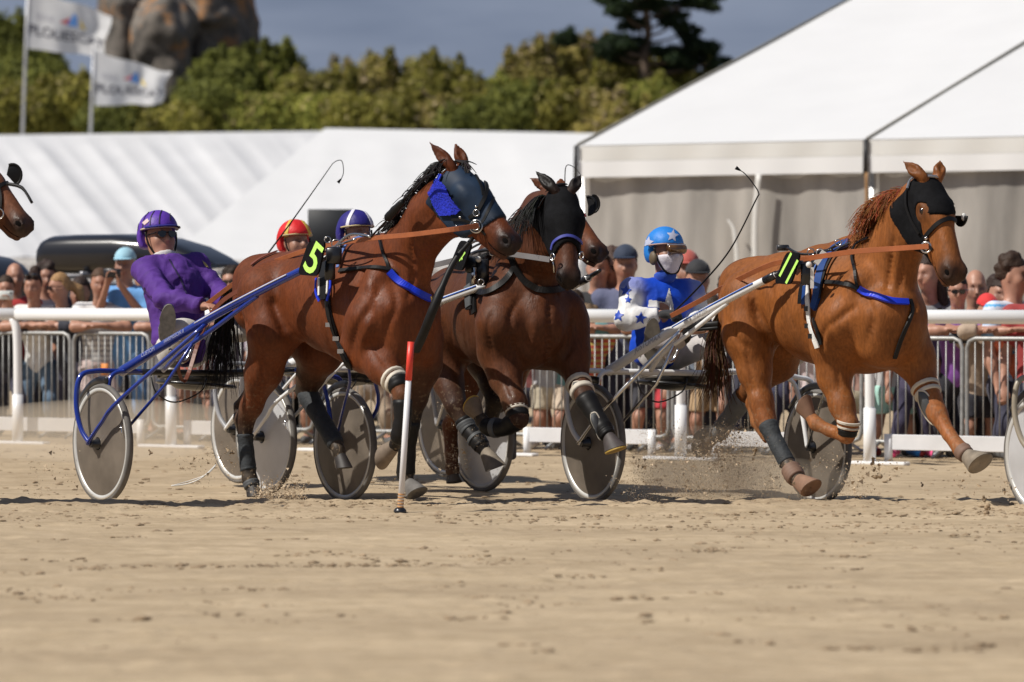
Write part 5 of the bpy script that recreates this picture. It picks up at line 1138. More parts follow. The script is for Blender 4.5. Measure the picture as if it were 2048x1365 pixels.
h5.leg('fh', [(590, 640, -.12, 62), (640, 705, -.18, 44), (622, 750, -.18, 26), (611, 782, -.18, 20), (640, 835, -.18, 14.5), (668, 882, -.18, 15), (678, 900, -.18, 13), (681, 915, -.18, 12)], (686, 938, -.18, 17), cols=[BAY, (.09, .03, .013), BLK_], nblack=0, hoofm=HBLK)
h5.leg('nf', [(742, 650, .19, 44), (733, 705, .19, 38), (765, 737, .19, 29), (797, 768, .19, 21), (805, 790, .19, 18), (806, 838, .19, 13.5), (800, 872, .19, 15), (788, 893, .19, 12)], (764, 905, .19, 21), cols=[BAY, BAY, BAY, (.16, .05, .015), BLK_], nblack=0, hoofm=mat('hoofpale', (.17, .13, .095), .8, var=.3, scale=15))
h5.leg('ff', [(842, 680, -.15, 46), (845, 730, -.17, 36), (832, 795, -.17, 24), (822, 835, -.17, 19), (815, 890, -.17, 13.5), (811, 950, -.17, 15), (818, 968, -.17, 12)], (832, 992, -.17, 22), cols=[BAYD, (.06, .022, .011), BLK_], nblack=0, hoofm=mat('hoofgrey', (.13, .12, .11), .8, var=.3, scale=15))
h5.finish(grooves=[([(541, 592), (550, 618), (562, 645), (577, 672)], .030, .030), ([(527, 560), (541, 590)], .03, -.012), ([(700, 735), (703, 692), (718, 648), (744, 612), (762, 570)], .024, .016), ([(768, 690), (775, 652), (792, 612), (785, 570)], .022, .014), ([(824, 470), (822, 510), (826, 560), (815, 600)], .020, .016),
 ([(850, 500), (846, 540), (850, 580)], .016, .012), ([(590, 560), (600, 610), (615, 660)], .016, .005), ([(615, 560), (625, 610), (640, 670)], .016, .005), ([(640, 600), (650, 650), (662, 700)], .016, .004), ([(480, 620), (500, 660), (530, 690)], .022, .010), ([(520, 700), (525, 740), (515, 790)], .014, .010), ([(742, 690), (760, 715), (780, 745)], .012, .008), ([(745, 640), (730, 670), (722, 700)], .02, -.012), ([(850, 640), (846, 690), (840, 720)], .018, .014), ([(735, 560), (750, 600), (765, 640)], .03, -.010)])
# ---------------------------------------------------------------- H11
CH = (.220, .074, .018); CHD = (.17, .056, .015)
h11 = Horse(FD, 'chestnut horse number 11 with black eye hood and blue saddle band', CH, CHD, (.20, .075, .028))
h11.chain([(1520, 592, 0, 80), (1580, 596, 0, 84), (1635, 612, 0, 106), (1695, 622, 0, 118), (1748, 635, 0, 104), (1780, 645, 0, 84)], sq=.80, k=.09)
h11.chain([(1650, 545, 0, 46), (1705, 526, 0, 42), (1740, 510, 0, 40)], sq=.7, k=.09)
h11.chain([(1482, 570, .05, 44), (1478, 630, .10, 42)], k=.08); h11.chain([(1485, 570, -.08, 42), (1510, 630, -.12, 42)], k=.08)
h11.chain([(1765, 580, 0, 80), (1785, 510, 0, 62), (1808, 450, 0, 48), (1828, 400, 0, 38)], sq=.66, k=.07, g='neck')
P0 = FD.S(1850, 360, 0)
h11.head(P0, (1904, 512), 27, L=.66, earR=(P(1802, 320, P0.y-.02), (-.2, -1, .1)), earL=(P(1881, 319, P0.y+.02), (.25, -1, .1)), nose=(.055, .028, .018))
h11.b.rc(h11.H(.05, 0, -.07), h11.pt((1822, 430, 0), None), .085, .125, k=.06, c=CH, g='neckj'); h11.b.rc(h11.H(.24, 0, -.16), h11.pt((1812, 480, 0), None), .05, .11, k=.07, c=CH, g='neckj')
h11.chain([(1722, 565, .16, 34), (1690, 640, .21, 46), (1668, 690, .20, 42)], k=.06)
h11.chain([(1762, 630, .12, 44), (1760, 690, .10, 42)], k=.07); h11.chain([(1808, 635, -.10, 36), (1812, 700, -.10, 36)], k=.07)
h11.leg('nh', [(1500, 600, .15, 62), (1500, 672, .19, 52), (1510, 745, .19, 31), (1523, 805, .19, 21), (1530, 836, .19, 21), (1547, 875, .19, 15), (1572, 922, .19, 15), (1588, 950, .19, 17), (1598, 963, .19, 14)], (1620, 985, .19, 23), cols=[CH, CH, CH, (.22, .075, .024), (.22, .075, .024), (.06, .045, .035)], nblack=0, hoofm=mat('hoofred', (.22, .125, .08), .8, var=.25, scale=14))
h11.chain([(1512, 770, .19, 12), (1500, 808, .19, 9), (1512, 845, .19, 11), (1532, 880, .19, 8)], k=.02)
h11.leg('fh', [(1560, 655, -.12, 60), (1550, 720, -.18, 44), (1515, 765, -.18, 27), (1488, 795, -.18, 20), (1462, 832, -.18, 14.5), (1438, 866, -.18, 15), (1428, 873, -.18, 13)], (1402, 876, -.18, 26), cols=[CH, CHD, CHD, CHD, (.05, .05, .05)], nblack=0, hoofm=mat('hoofpale', (.17, .13, .095), .8, var=.3, scale=15))
h11.leg('nf', [(1686, 640, .19, 48), (1668, 695, .19, 42), (1668, 755, .19, 31), (1684, 810, .19, 23), (1697, 850, .19, 20), (1694, 872, .19, 16), (1660, 862, ('h', 50), 12), (1632, 848, ('h', 50), 14), (1620, 832, ('h', 50), 12)], (1606, 812, ('h', 50), 21), cols=[CH, CH, CH, (.25, .09, .028), (.25, .09, .028)], nblack=0, hoofm=mat('hoofred', (.22, .125, .08), .8, var=.25, scale=14))
h11.leg('ff', [(1800, 660, -.14, 52), (1828, 715, -.17, 40), (1850, 775, -.17, 26), (1874, 828, -.17, 20), (1897, 868, -.17, 13.5), (1922, 900, -.17, 15.5), (1934, 912, -.17, 13)], (1958, 936, -.17, 27), cols=[CH, CH, (.26, .09, .028)], nblack=0, hoofm=mat('hoofsand', (.20, .165, .125), .8, var=.3, scale=14))
h11.finish(grooves=[([(1504, 596), (1514, 630), (1532, 660), (1552, 690), (1575, 712)], .030, .034), ([(1492, 592), (1502, 608)], .028, -.014), ([(1643, 690), (1652, 660), (1688, 630), (1720, 612)], .024, .018), ([(1730, 690), (1746, 640), (1735, 600), (1716, 575)], .024, .016), ([(1788, 470), (1781, 526), (1774, 582)], .020, .018), ([(1818, 488), (1806, 540), (1796, 590)], .018, .014), ([(1832, 607), (1822, 650), (1808, 702)], .022, .016),
 ([(1560, 570), (1575, 620), (1595, 670)], .016, .005), ([(1585, 570), (1598, 620), (1615, 680)], .016, .005), ([(1455, 640), (1475, 680), (1500, 700)], .022, .012), ([(1492, 700), (1500, 740), (1508, 790)], .014, .012), ([(1668, 700), (1674, 740), (1680, 780)], .014, .010), ([(1690, 560), (1702, 600), (1712, 650)], .032, -.012), ([(1660, 650), (1652, 680), (1655, 710)], .022, -.012), ([(1820, 720), (1838, 745), (1850, 775)], .012, .008), ([(1480, 650), (1488, 690), (1496, 730)], .03, -.010), ([(1535, 560), (1545, 590), (1540, 630)], .028, .012)])
# ---------------------------------------------------------------- H4
DB = (.080, .026, .010); DBD = (.045, .017, .009)
F4 = Frame(905, 25.35, 20)
h4 = Horse(F4, 'dark bay horse facing us in a black hood that covers its ears', DB, DBD, BLK_)
h4.chain([(912, 620, 0, 88), (950, 622, 0, 94), (1005, 630, 0, 108), (1045, 640, 0, 92), (1070, 645, 0, 80)], sq=.82, k=.09)
h4.chain([(960, 545, 0, 42), (1000, 520, 0, 44), (1030, 520, 0, 44)], sq=.8, k=.09)
h4.chain([(1060, 590, 0, 84), (1072, 510, 0, 66), (1092, 445, 0, 50), (1105, 410, 0, 42)], sq=.72, k=.07, g='neck')
h4.chain([(1040, 560, .05, 66), (1050, 480, .05, 44), (1075, 420, .02, 34)], sq=.8, k=.07, g='neck')
P0 = P(1124, 385, F4.S(1098, 430, 0).y-.16)
h4.head(P0, (1138, 540), 8, L=.62, earR=(P(1068, 340, P0.y), (-.1, -1, .1)), earL=(P(1163, 348, P0.y), (.1, -1, .1)), earc=BLK_)
h4.b.rc(h4.H(.03, 0, -.08), h4.pt((1100, 440, 0), None), .085, .13, k=.06, c=DB, g='neckj'); h4.b.rc(h4.H(.22, 0, -.16), h4.pt((1095, 500, 0), None), .05, .13, k=.07, c=DB, g='neckj')
h4.chain([(1010, 590, .18, 44), (1005, 650, .22, 44), (1000, 700, .22, 42)], k=.06); h4.chain([(1125, 620, -.18, 44), (1130, 690, -.2, 42)], k=.06)
h4.chain([(1048, 650, .08, 42), (1050, 700, .08, 40)], k=.07); h4.chain([(1098, 650, -.10, 40), (1095, 700, -.1, 40)], k=.07)
h4.leg('nf', [(1000, 650, .24, 48), (998, 705, .22, 37), (1010, 755, .21, 30), (1030, 806, .20, 22), (1037, 838, .20, 20), (1012, 856, ('h', 50), 14), (978, 856, ('h', 50), 14.5), (966, 845, ('h', 50), 13), (957, 832, ('h', 50), 12)], (945, 815, ('h', 50), 22), cols=[DB, DB, DB, (.08, .03, .013), BLK_], nblack=0, solem=YEL, hoofm=mat('hoofpale', (.17, .13, .095), .8, var=.3, scale=15))
h4.leg('ff', [(1132, 650, -.22, 48), (1143, 715, -.22, 34), (1156, 765, -.22, 24), (1170, 795, -.22, 20), (1192, 832, ('h', 40), 14), (1208, 860, ('h', 40), 15), (1217, 873, ('h', 40), 12)], (1229, 902, ('h', 40), 24), cols=[DB, DB, (.08, .03, .013), BLK_], nblack=0, solem=YEL, hoofm=mat('hoofdark', (.05, .04, .038), .6, var=.3, scale=15))
h4.leg('nh', [(900, 640, .15, 70), (884, 710, .19, 48), (897, 765, .19, 31), (912, 812, .19, 22), (936, 858, ('h', 50), 14.5), (960, 888, ('h', 50), 16), (972, 905, ('h', 50), 13)], (990, 940, ('h', 50), 23), cols=[DB, (.11, .038, .016), DBD, (.03, .015, .01), BLK_], nblack=0, hoofm=mat('hoofsand', (.20, .165, .125), .8, var=.3, scale=14))
h4.leg('fh', [(950, 660, -.14, 62), (975, 715, -.18, 44), (985, 765, -.18, 28), (992, 800, -.18, 20), (982, 835, ('h', 60), 14), (962, 852, ('h', 60), 14), (955, 848, ('h', 60), 12)], (940, 842, ('h', 60), 18), cols=[DB, DBD, BLK_], nblack=0)
h4.finish(grooves=[([(1100, 600), (1098, 666), (1094, 728)], .020, .020), ([(1046, 590), (1022, 630), (1024, 685), (1046, 735)], .022, .018), ([(1144, 625), (1146, 680), (1126, 722)], .020, .016), ([(1075, 480), (1078, 540), (1070, 590)], .020, .014), ([(1120, 560), (1116, 590)], .02, .012), ([(1070, 640), (1068, 690)], .026, -.010), ([(1122, 650), (1118, 690)], .024, -.010), ([(985, 620), (975, 660), (985, 710)], .02, .012), ([(930, 600), (928, 650), (935, 700)], .018, .006), ([(905, 600), (902, 650), (905, 690)], .018, .006), ([(1005, 740), (1015, 770), (1025, 795)], .012, .009), ([(990, 730), (1000, 765)], .010, -.006), ([(1145, 730), (1155, 760)], .012, .008)])
# ---------------------------------------------------------------- Hb, mostly hidden
RB = (.14, .042, .015); F7 = Frame(880, 26.9, 25)
hb = Horse(F7, 'bay horse behind the hooded one, its muzzle with red noseband showing', RB, (.1, .03, .015), BLK_)
hb.chain([(905, 628, 0, 78), (950, 630, 0, 84), (1000, 640, 0, 92), (1030, 645, 0, 82)], sq=.8, k=.09)
hb.chain([(1030, 590, 0, 70), (1060, 500, 0, 50), (1080, 430, 0, 38)], sq=.7, k=.07, g='neck')
P0 = P(1100, 392, 25.15)
hb.head(P0, (1203, 500), 45, L=.60, earR=(P(1055, 353, P0.y-.03), (-.3, -1, .1)), earL=(P(1121, 352, P0.y+.06), (.2, -1, .1)), nose=(.03, .017, .013))
hb.b.rc(hb.H(.05, 0, -.07), hb.pt((1078, 440, 0), None), .085, .12, k=.06, c=RB, g='neckj')
hb.leg('nh', [(905, 640, .12, 58), (925, 715, .16, 42), (930, 770, .16, 27), (918, 820, .16, 18), (900, 850, .16, 16), (903, 905, .16, 13.5), (905, 940, .16, 14), (905, 952, .16, 12)], (907, 966, .16, 17), cols=[RB, RB, RB, RB, (.09, .035, .018)], nblack=0)
hb.leg('fh', [(960, 660, -.12, 52), (985, 720, -.16, 36), (975, 765, -.16, 24), (960, 800, -.16, 16), (975, 840, -.16, 13), (990, 862, -.16, 13)], (1000, 880, -.16, 16), nblack=2)
hb.leg('nf', [(1010, 660, .14, 46), (1005, 715, .16, 32), (1012, 760, .16, 22), (1015, 785, .16, 17), (1000, 812, .16, 13), (985, 822, .16, 13)], (970, 826, .16, 16), nblack=2)
hb.leg('ff', [(1040, 660, -.14, 44), (1040, 715, -.16, 30), (1030, 765, -.16, 20), (1024, 790, -.16, 16), (1022, 840, -.16, 12), (1020, 880, -.16, 13)], (1016, 905, -.16, 16), nblack=2)
hb.finish(.016)
# ---------------------------------------------------------------- H at the left edge (muzzle in view, rest outside the frame)
F8 = Frame(-470, 24.6, 30)
hl_ = Horse(F8, 'dark bay horse at the left edge, only its bridled muzzle in view', (.15, .055, .025), DBD, BLK_)
hl_.chain([(-385, 590, 0, 82), (-290, 605, 0, 100), (-215, 620, 0, 90)], sq=.8, k=.09)
hl_.chain([(-215, 575, 0, 78), (-160, 490, 0, 60), (-100, 400, 0, 44)], sq=.62, k=.07, g='neck')
P0 = P(-62, 322, 22.6)
hl_.head(P0, (40, 430), 55, L=.60, earR=(P(-100, 258, P0.y), (-.3, -1, .1)), earL=(P(-50, 256, P0.y), (.2, -1, .1)), nose=(.05, .032, .026))
hl_.b.rc(hl_.H(.05, 0, -.07), hl_.pt((-100, 400, 0), None), .085, .13, k=.06, c=(.15, .055, .025), g='neckj')
for nm, s_, x in (('nh', .17, -390), ('fh', -.17, -330)): hl_.leg(nm, [(x, 640, s_, 60), (x+5, 710, s_, 42), (x-10, 790, s_, 24), (x-25, 835, s_, 19), (x-20, 900, s_, 14), (x-12, 955, s_, 15), (x-8, 970, s_, 12)], (x-2, 992, s_, 18), nblack=4)
for nm, s_, x in (('nf', .17, -250), ('ff', -.17, -200)): hl_.leg(nm, [(x, 650, s_, 50), (x, 710, s_, 36), (x+5, 780, s_, 24), (x+5, 820, s_, 20), (x, 880, s_, 13), (x-2, 950, s_, 15), (x+2, 968, s_, 12)], (x+10, 992, s_, 18), nblack=4)
hl_.finish(.018)
# ================================================================ HARNESS
def star_px(cx, cy, r, rot=0, k=.45, sx=1.0): return [(cx+sx*(r if i % 2 == 0 else r*k)*math.sin(rot+i*math.pi/5), cy-(r if i % 2 == 0 else r*k)*math.cos(rot+i*math.pi/5)) for i in range(10)]
def inpoly(x, y, P_):
    c = False; n = len(P_)
    for i in range(n):
        x1, y1 = P_[i]; x2, y2 = P_[(i+1) % n]
        if (y1 > y) != (y2 > y) and x < (x2-x1)*(y-y1)/(y2-y1)+x1: c = not c
    return c
def decal(bvh, poly, name, m, parent, step=1.4, off=.004, maxd=None):
    """patch of coloured cloth lying on a surface, outline given as seen"""
    xs = [p[0] for p in poly]; ys = [p[1] for p in poly]; nx = int((max(xs)-min(xs))/step)+2; ny = int((max(ys)-min(ys))/step)+2; V = {}; mb = MB(); vs = []; fs = []
    def vert(i, j):
        if (i, j) in V: return V[i, j]
        x, y = min(xs)+i*step, min(ys)+j*step; d = ray(x, y).normalized(); h = bvh.ray_cast(CAMP, d)
        if h[0] is None: V[i, j] = None; return None
        nn = h[1] if h[1].dot(d) < 0 else -h[1]; vs.append(h[0]+nn*off); V[i, j] = len(vs)-1; return V[i, j]
    for i in range(nx):
        for j in range(ny):
            if inpoly(min(xs)+(i+.5)*step, min(ys)+(j+.5)*step, poly):
                q = [vert(i, j), vert(i+1, j), vert(i+1, j+1), vert(i, j+1)]
                if None in q: continue
                if max((vs[a]-vs[b_]).length for a in q for b_ in q) > .05: continue
                fs.append(tuple(q))
    if not fs: return None
    mb.add(vs, fs); return mb.build(name, m, parent)
def bvh_of(o, extra=Vector((0, 0, 0))):
    me = o.data; w0 = wloc(o); return BVHTree.FromPolygons([v.co+w0 for v in me.vertices], [tuple(p.vertices) for p in me.polygons])
WHITEL = mat('whiteleather', (.68, .67, .64), .5); GOLD = mat('clip', (.6, .45, .12), .4, .5)
# ---- horse 5
h = h5
def c5(X):
    x, y, z = h5.hl(X); lo_ = .385+.05*np.sin((z+.1)*8)-.25*np.maximum(-z-.06, 0); return np.maximum(np.maximum(x-lo_, .012-x), -.20-z)
hd = h.hood('face_mesh', HOODN, c5, .009)
hb5 = bvh_of(hd)
decal(hb5, [(862, 368), (878, 360), (894, 372), (905, 392), (926, 420), (916, 430), (885, 433), (872, 412), (860, 385)], 'cheek_roll', mat('fluffblue', (.008, .02, .42), .95, var=.3, scale=40, bump=.8, bscale=80), hd, 2, .022)
def oncurve(bvh, pts, off=.006, n=6):
    out = []; nr = []
    for q in spline([Vector((x, y, 0)) for x, y in pts], n):
        d = ray(q.x, q.y).normalized(); r = bvh.ray_cast(CAMP, d)
        if r[0] is None: continue
        nn = r[1] if r[1].dot(d) < 0 else -r[1]; out.append(r[0]+nn*off); nr.append(nn)
    return out, nr
def strap_on(bvh, name, pts, w_, m, parent, off=.006, th=.006):
    p, nr = oncurve(bvh, pts, off)
    if len(p) > 2:
        for _ in range(3): nr = [(nr[max(i-1, 0)]+nr[i]*2+nr[min(i+1, len(nr)-1)]).normalized() for i in range(len(nr))]
        mb = MB(); mb.ribbon(p, nr, w_, th); return mb.build(name, m, parent, smooth=False)
strap_on(hb5, 'browband', [(874, 372), (880, 360), (890, 343), (908, 332), (928, 328)], .030, BLUEL, h.t, .012)
strap_on(hb5, 'cheek_strap', [(930, 330), (950, 352), (962, 375), (966, 392)], .016, LEATH, h.t)
strap_on(hb5, 'noseband', [(966, 360), (972, 375), (970, 392), (962, 412), (952, 428), (940, 436)], .024, LEATH, h.t, .006, .008)
h.strap('nose_strap', [(985, 385), (984, 402), (976, 425), (968, 442), (958, 452)], .018, LEATH, .008)
strap_on(hb5, 'jaw_strap', [(905, 440), (925, 440), (945, 446), (957, 452)], .016, LEATH, h.t, .006, .006); h.strap('throat_strap', [(870, 360), (868, 385), (872, 410), (878, 435)], .014, LEATH)
h.strap('chin_strap', [(918, 428), (935, 440), (955, 452), (972, 470)], .014, LEATH)
mb = MB(); n_ = Vector((-.3, -1, .1)); q = h.on([(957, 452), (958, 453)], .02)[0]
q = q[0] if q else P(957, 452, 22.3)
bit5 = q.copy(); ring(mb, q, n_, .036, .005); ring(mb, q+n_*.01, n_, .022, .004); ring(mb, q+Vector((.0, 0, .075)), n_, .018, .0035); ring(mb, q+Vector((.045, 0, .06)), n_, .018, .0035); mb.build('bit', STEEL, h.t)
mb = MB()
for dx, dz_ in ((-.09, .05), (-.11, -.0), (.03, .03), (.0, .11)): mb = MB(); mb.ball(q+Vector((dx, .0, dz_)), .008, 5); mb.build('buckle', STEEL, h.t)
# pad, girth, breast strap
h.strap('saddle_pad', [(690, 494), (672, 506), (658, 530), (651, 560), (650, 600)], .085, LEATH, .010, .016)
h.strap('pad_trim', [(735, 478), (705, 488), (688, 510), (680, 540)], .022, mat('bluetrim', (.10, .17, .42), .4), .022, .006)
h.strap('pad_trim', [(668, 560), (668, 580), (662, 603)], .016, BLUEL, .028, .006); h.strap('pad_trim', [(641, 560), (640, 585), (647, 603)], .016, BLUEL, .028, .006)
h.strap('pad_stripe', [(646, 560), (646, 592)], .016, WHITEL, .028, .006); h.strap('pad_stripe', [(663, 560), (662, 590)], .014, WHITEL, .028, .006)
h.strap('girth', [(656, 590), (661, 630), (672, 665), (682, 695), (698, 728), (704, 745)], .050, LEATH, .008, .008)
h.strap('girth_strap', [(660, 610), (668, 650), (680, 685), (696, 722)], .022, LEATH, .018, .006)
mb = MB()
for x, y in ((664, 648), (680, 680), (688, 702)):
    q2, _ = h.on([(x, y), (x+1, y)], .026)
    if q2: mb = MB(); mb.box(q2[0], (.035, .006, .025)); mb.build('buckle', STEEL, h.t, smooth=False)
h.strap('breast_strap', [(680, 544), (710, 540), (745, 537), (775, 540), (790, 545)], .026, LEATH, .008, .008)
h.strap('breast_pad', [(777, 545), (800, 566), (825, 583), (856, 598)], .044, BLUEL, .010, .014)
h.strap('breast_clip', [(855, 594), (858, 606), (864, 618)], .016, GOLD, .02, .006)
h.strap('neck_strap', [(761, 472), (766, 495), (773, 520), (776, 542)], .018, LEATH, .012, .006)
h.strap('crupper', [(655, 488), (610, 496), (575, 500), (530, 516), (505, 532)], .022, TANR, .010, .006)
mb = MB(); mb.tube(spline([P(665, 500, 23.1), P(700, 470, 22.95), P(742, 474, 22.8)], 5), .009, 6); mb.tube(spline([P(640, 505, 23.2), P(672, 492, 23.0), P(712, 478, 22.9)], 5), .006, 6); ring(mb, P(672, 488, 23.0), (0, -1, 0), .025); ring(mb, P(655, 480, 23.0), (0, -1, 0), .018); mb.build('terret', STEEL, h.t)
mb = MB(); mb.box(P(668, 512, 22.95), (.09, .06, .10), bev=.01); mb.build('coupler', BLACKP, h.t); mb = MB(); mb.box(P(660, 540, 22.95), (.06, .05, .12), bev=.01); mb.build('coupler', BLACKP, h.t)
mb = MB(); mb.tube([P(742, 474, 22.8), P(772, 443, 22.6), P(806, 402, 22.5)], .006, 6); mb.tube(spline([P(772, 440, 22.6), P(790, 420, 22.55), P(806, 402, 22.5)], 4), [.012, .024, .026, .024, .026, .022, .02, .018, .012], 8); mb.tube(spline([P(806, 402, 22.5), P(845, 360, 22.4), P(870, 345, 22.3)], 4), .006, 6); mb.build('overcheck', LEATH, h.t)
number_plate(h, [(618, 484), (652, 482), (637, 553), (596, 550)], .45, '5', (625, 517), .29, .25, '')
mb = MB(); mb.tube(spline([P(946, 476, 22.3), P(905, 530, 22.25), P(868, 615, 22.2), (P(848, 665, 22.25)), P(832, 700, 22.35)], 6), [.012]*4+[.018]*6+[.026]*15, 10); mb.build('rubber_strap', LEATH, h.t)
# mane & tail
crest = [(906, 325), (885, 334), (866, 352), (845, 378), (822, 410), (800, 440), (783, 462)]
sp_ = []
for i in range(46):
    a = i/45; x = float(np.interp(a, np.linspace(0, 1, 7), [c[0] for c in crest])); y = float(np.interp(a, np.linspace(0, 1, 7), [c[1] for c in crest])); q0 = FA.S(x+10, y+10, 0)
    e = random.Random(i); L_ = .10+.12*e.random(); q0 = q0+Vector((-.015, 0, .02)); sp_.append(([q0, q0+Vector((-.03, -.01, .025)), q0+Vector((-.05-.03*e.random(), -.02, .005)), q0+Vector((-.06-L_*.25, -.03, -L_*.28))], .009, 9))
h.hairs('mane', sp_, (.012, .010, .010), seed=3, w_=.0042)
h.hairs('forelock', [([h.H(-.01, 0, .07), h.H(.05, 0, .10), h.H(.10, .01, .09)], .012, 24)], (.012, .010, .010), seed=9)
dk_ = FA.S(500, 572, 0)
h.hairs('tail', [([dk_, dk_+Vector((-.10, .06, -.02)), FA.S(452, 640, 0), FA.S(446, 690, 0), FA.S(444, 742, 0), FA.S(440, 772, 0)], .035, 240), ([dk_, FA.S(468, 612, 0), FA.S(434, 660, 0), FA.S(420, 715, 0), FA.S(423, 765, 0)], .02, 22)], (.010, .009, .010), seed=5, w_=.0045)
# boots
h.sleeve('bandage', 'nh', 4, 6, .65, .3, CHARB, .006); h.sleeve('ankle_boot', 'nh', 7, 7, .3, 1, GREYB, .010)
h.sleeve('leg_boot', 'fh', 3, 5, .1, .5, CHARB, .008, bulge=.003)
h.sleeve('knee_boot', 'nf', 3, 3, -.35, .5, LEATH, .008); h.sleeve('knee_band', 'nf', 2, 2, .84, .98, BEIGE, .014); h.sleeve('knee_band', 'nf', 2, 2, .64, .74, BEIGE, .013)
h.sleeve('leg_boot', 'nf', 4, 6, .2, .4, LEATH, .008, bulge=.004); h.sleeve('leg_boot', 'ff', 3, 5, .1, .3, LEATH, .008, bulge=.004)
# ---- horse 11
h = h11
def c11(X):
    x, y, z = h11.hl(X); eye = .050-np.sqrt(((x-.20)/1.0)**2+((np.abs(y)-.085)/1.2)**2+((z-.0)/1.0)**2)
    front = .27-.35*np.abs(y)+1.3*np.maximum(-z-.03, 0); front = np.minimum(front, .42)
    band = np.maximum(np.maximum(x-front, -.02-x), z*0-9); low = -.22-z; return np.maximum(np.maximum(band, low), eye)
hd = h.hood('eye_hood', HOODB, c11, .008); hb11 = bvh_of(hd)
strap_on(hb11, 'browband', [(1818, 378), (1824, 362), (1838, 356), (1860, 356), (1882, 358)], .02, mat('sparkle', (.3, .3, .32), .3, .6, var=.6, scale=200), h.t, .010)
h.strap('noseband', [(1850, 478), (1862, 462), (1878, 446), (1898, 438), (1912, 444)], .026, LEATH, .006, .008); strap_on(hb11, 'cheek_strap', [(1815, 380), (1814, 410), (1824, 440), (1840, 468)], .018, LEATH, h.t)
h.strap('bit_strap', [(1848, 472), (1856, 488), (1866, 500)], .02, LEATH)
mb = MB(); q = h.on([(1858, 494), (1860, 495)], .018)[0]; q = q[0] if q else P(1858, 494, 22.2); ring(mb, q, (-.4, -1, .1), .03, .006); mb.ball(q, .018, 6); mb.ball(q+Vector((0, 0, .05)), .012, 6); mb.build('bit', STEEL, h.t)
mb = MB(); c_ = h.H(.22, -.125, .0); P_ = []
for k in np.linspace(-2.2, .9, 14): P_.append(c_+h.hx[1]*(math.cos(k)*.055)+h.hx[3]*(math.sin(k)*.06)+h.hx[2]*-.02)
vs = P_+[p-h.hx[2]*.02+(p-c_)*.12 for p in P_]; mb.add([c_]+P_, [(0, i+1, i+2) for i in range(13)]); mb.tube(P_, .008, 6); mb.build('blinker', LEATH, h.t)
mb = MB(); mb.ball(c_+h.hx[1]*.01-h.hx[2]*.03+Vector((0, -.03, 0)), .015, 6, sq=(1, .5, 1.5)); mb.build('mirror_stud', WHITEL, h.t)
h.strap('saddle_band', [(1700, 488), (1672, 500), (1652, 525), (1641, 560), (1636, 600), (1630, 618)], .060, mat('padblue', (.012, .05, .20), .35, coat=.3), .010, .016)
h.strap('saddle_band_edge', [(1706, 490), (1682, 502), (1662, 528), (1651, 560), (1646, 600)], .014, LEATH, .022, .006); h.strap('saddle_band_edge', [(1688, 494), (1662, 508), (1640, 532), (1628, 560)], .012, mat('bluetrim', (.10, .17, .42), .4), .026, .005)
h.strap('saddle_pad', [(1655, 512), (1632, 530), (1618, 556), (1610, 585), (1608, 608)], .07, LEATH, .012, .014); h.strap('pad_panel', [(1617, 575), (1614, 610)], .03, mat('padblue', (.012, .05, .20), .35, coat=.3), .028, .006)
h.strap('girth', [(1618, 560), (1621, 600), (1625, 640), (1632, 668), (1640, 695)], .034, WHITEL, .024, .007); h.strap('girth_edge', [(1630, 640), (1638, 664), (1644, 690)], .026, LEATH, .010, .008)
mb = MB()
for x, y in ((1626, 655), (1622, 618), (1632, 672)):
    q2, _ = h.on([(x, y), (x+1, y)], .036)
    if q2: mb = MB(); mb.box(q2[0], (.030, .006, .028)); mb.build('buckle', BLACKP, h.t, smooth=False)
h.strap('breast_strap', [(1650, 566), (1680, 568), (1705, 573), (1718, 580)], .026, LEATH, .010, .008)
h.strap('breast_pad', [(1716, 577), (1745, 592), (1780, 604), (1814, 606)], .038, BLUEL, .012, .014)
h.strap('breast_drop', [(1818, 600), (1822, 620), (1812, 650), (1800, 680), (1788, 715)], .026, LEATH, .010, .008)
h.strap('neck_strap', [(1740, 478), (1716, 490), (1707, 512), (1711, 545), (1714, 574)], .018, LEATH, .014, .006)
mb = MB(); mb.tube(spline([P(1575, 496, 23.2), P(1600, 508, 23.1), P(1640, 506, 23.0), P(1680, 488, 22.85)], 5), .008, 6); mb.tube(spline([P(1612, 530, 23.0), P(1630, 506, 23.0), P(1665, 500, 22.9)], 5), .007, 6); mb.build('back_cable', BLACKP, h.t)
mb = MB(); mb.box(P(1566, 496, 23.3), (.07, .05, .035), bev=.006); mb.build('coupler', BLACKP, h.t); mb = MB(); mb.box(P(1612, 548, 22.95), (.06, .05, .13), bev=.01); mb.box(P(1600, 530, 22.98), (.10, .05, .05), bev=.01); mb.build('coupler', BLACKP, h.t)
mb = MB(); mb.ball(P(1618, 530, 22.85), .018, 8); mb.build('white_knob', WHITEL, h.t); mb = MB(); ring(mb, P(1640, 506, 22.95), (0, -1, 0), .022); ring(mb, P(1676, 486, 22.85), (0, -1, 0), .018); ring(mb, P(1622, 505, 23), (0, -1, 0), .02); mb.build('terret', STEEL, h.t)
mb = MB(); mb.box(P(1640, 516, 22.93), (.03, .02, .09), rot=Matrix.Rotation(.6, 3, 'Y')); mb.box(P(1624, 556, 22.93), (.02, .02, .12)); mb.build('clip', WHITEL, h.t, smooth=False)
number_plate(h, [(1574, 504), (1602, 507), (1583, 570), (1549, 567)], .47, '11', (1576, 537), .25, .30, '')
sp_ = []
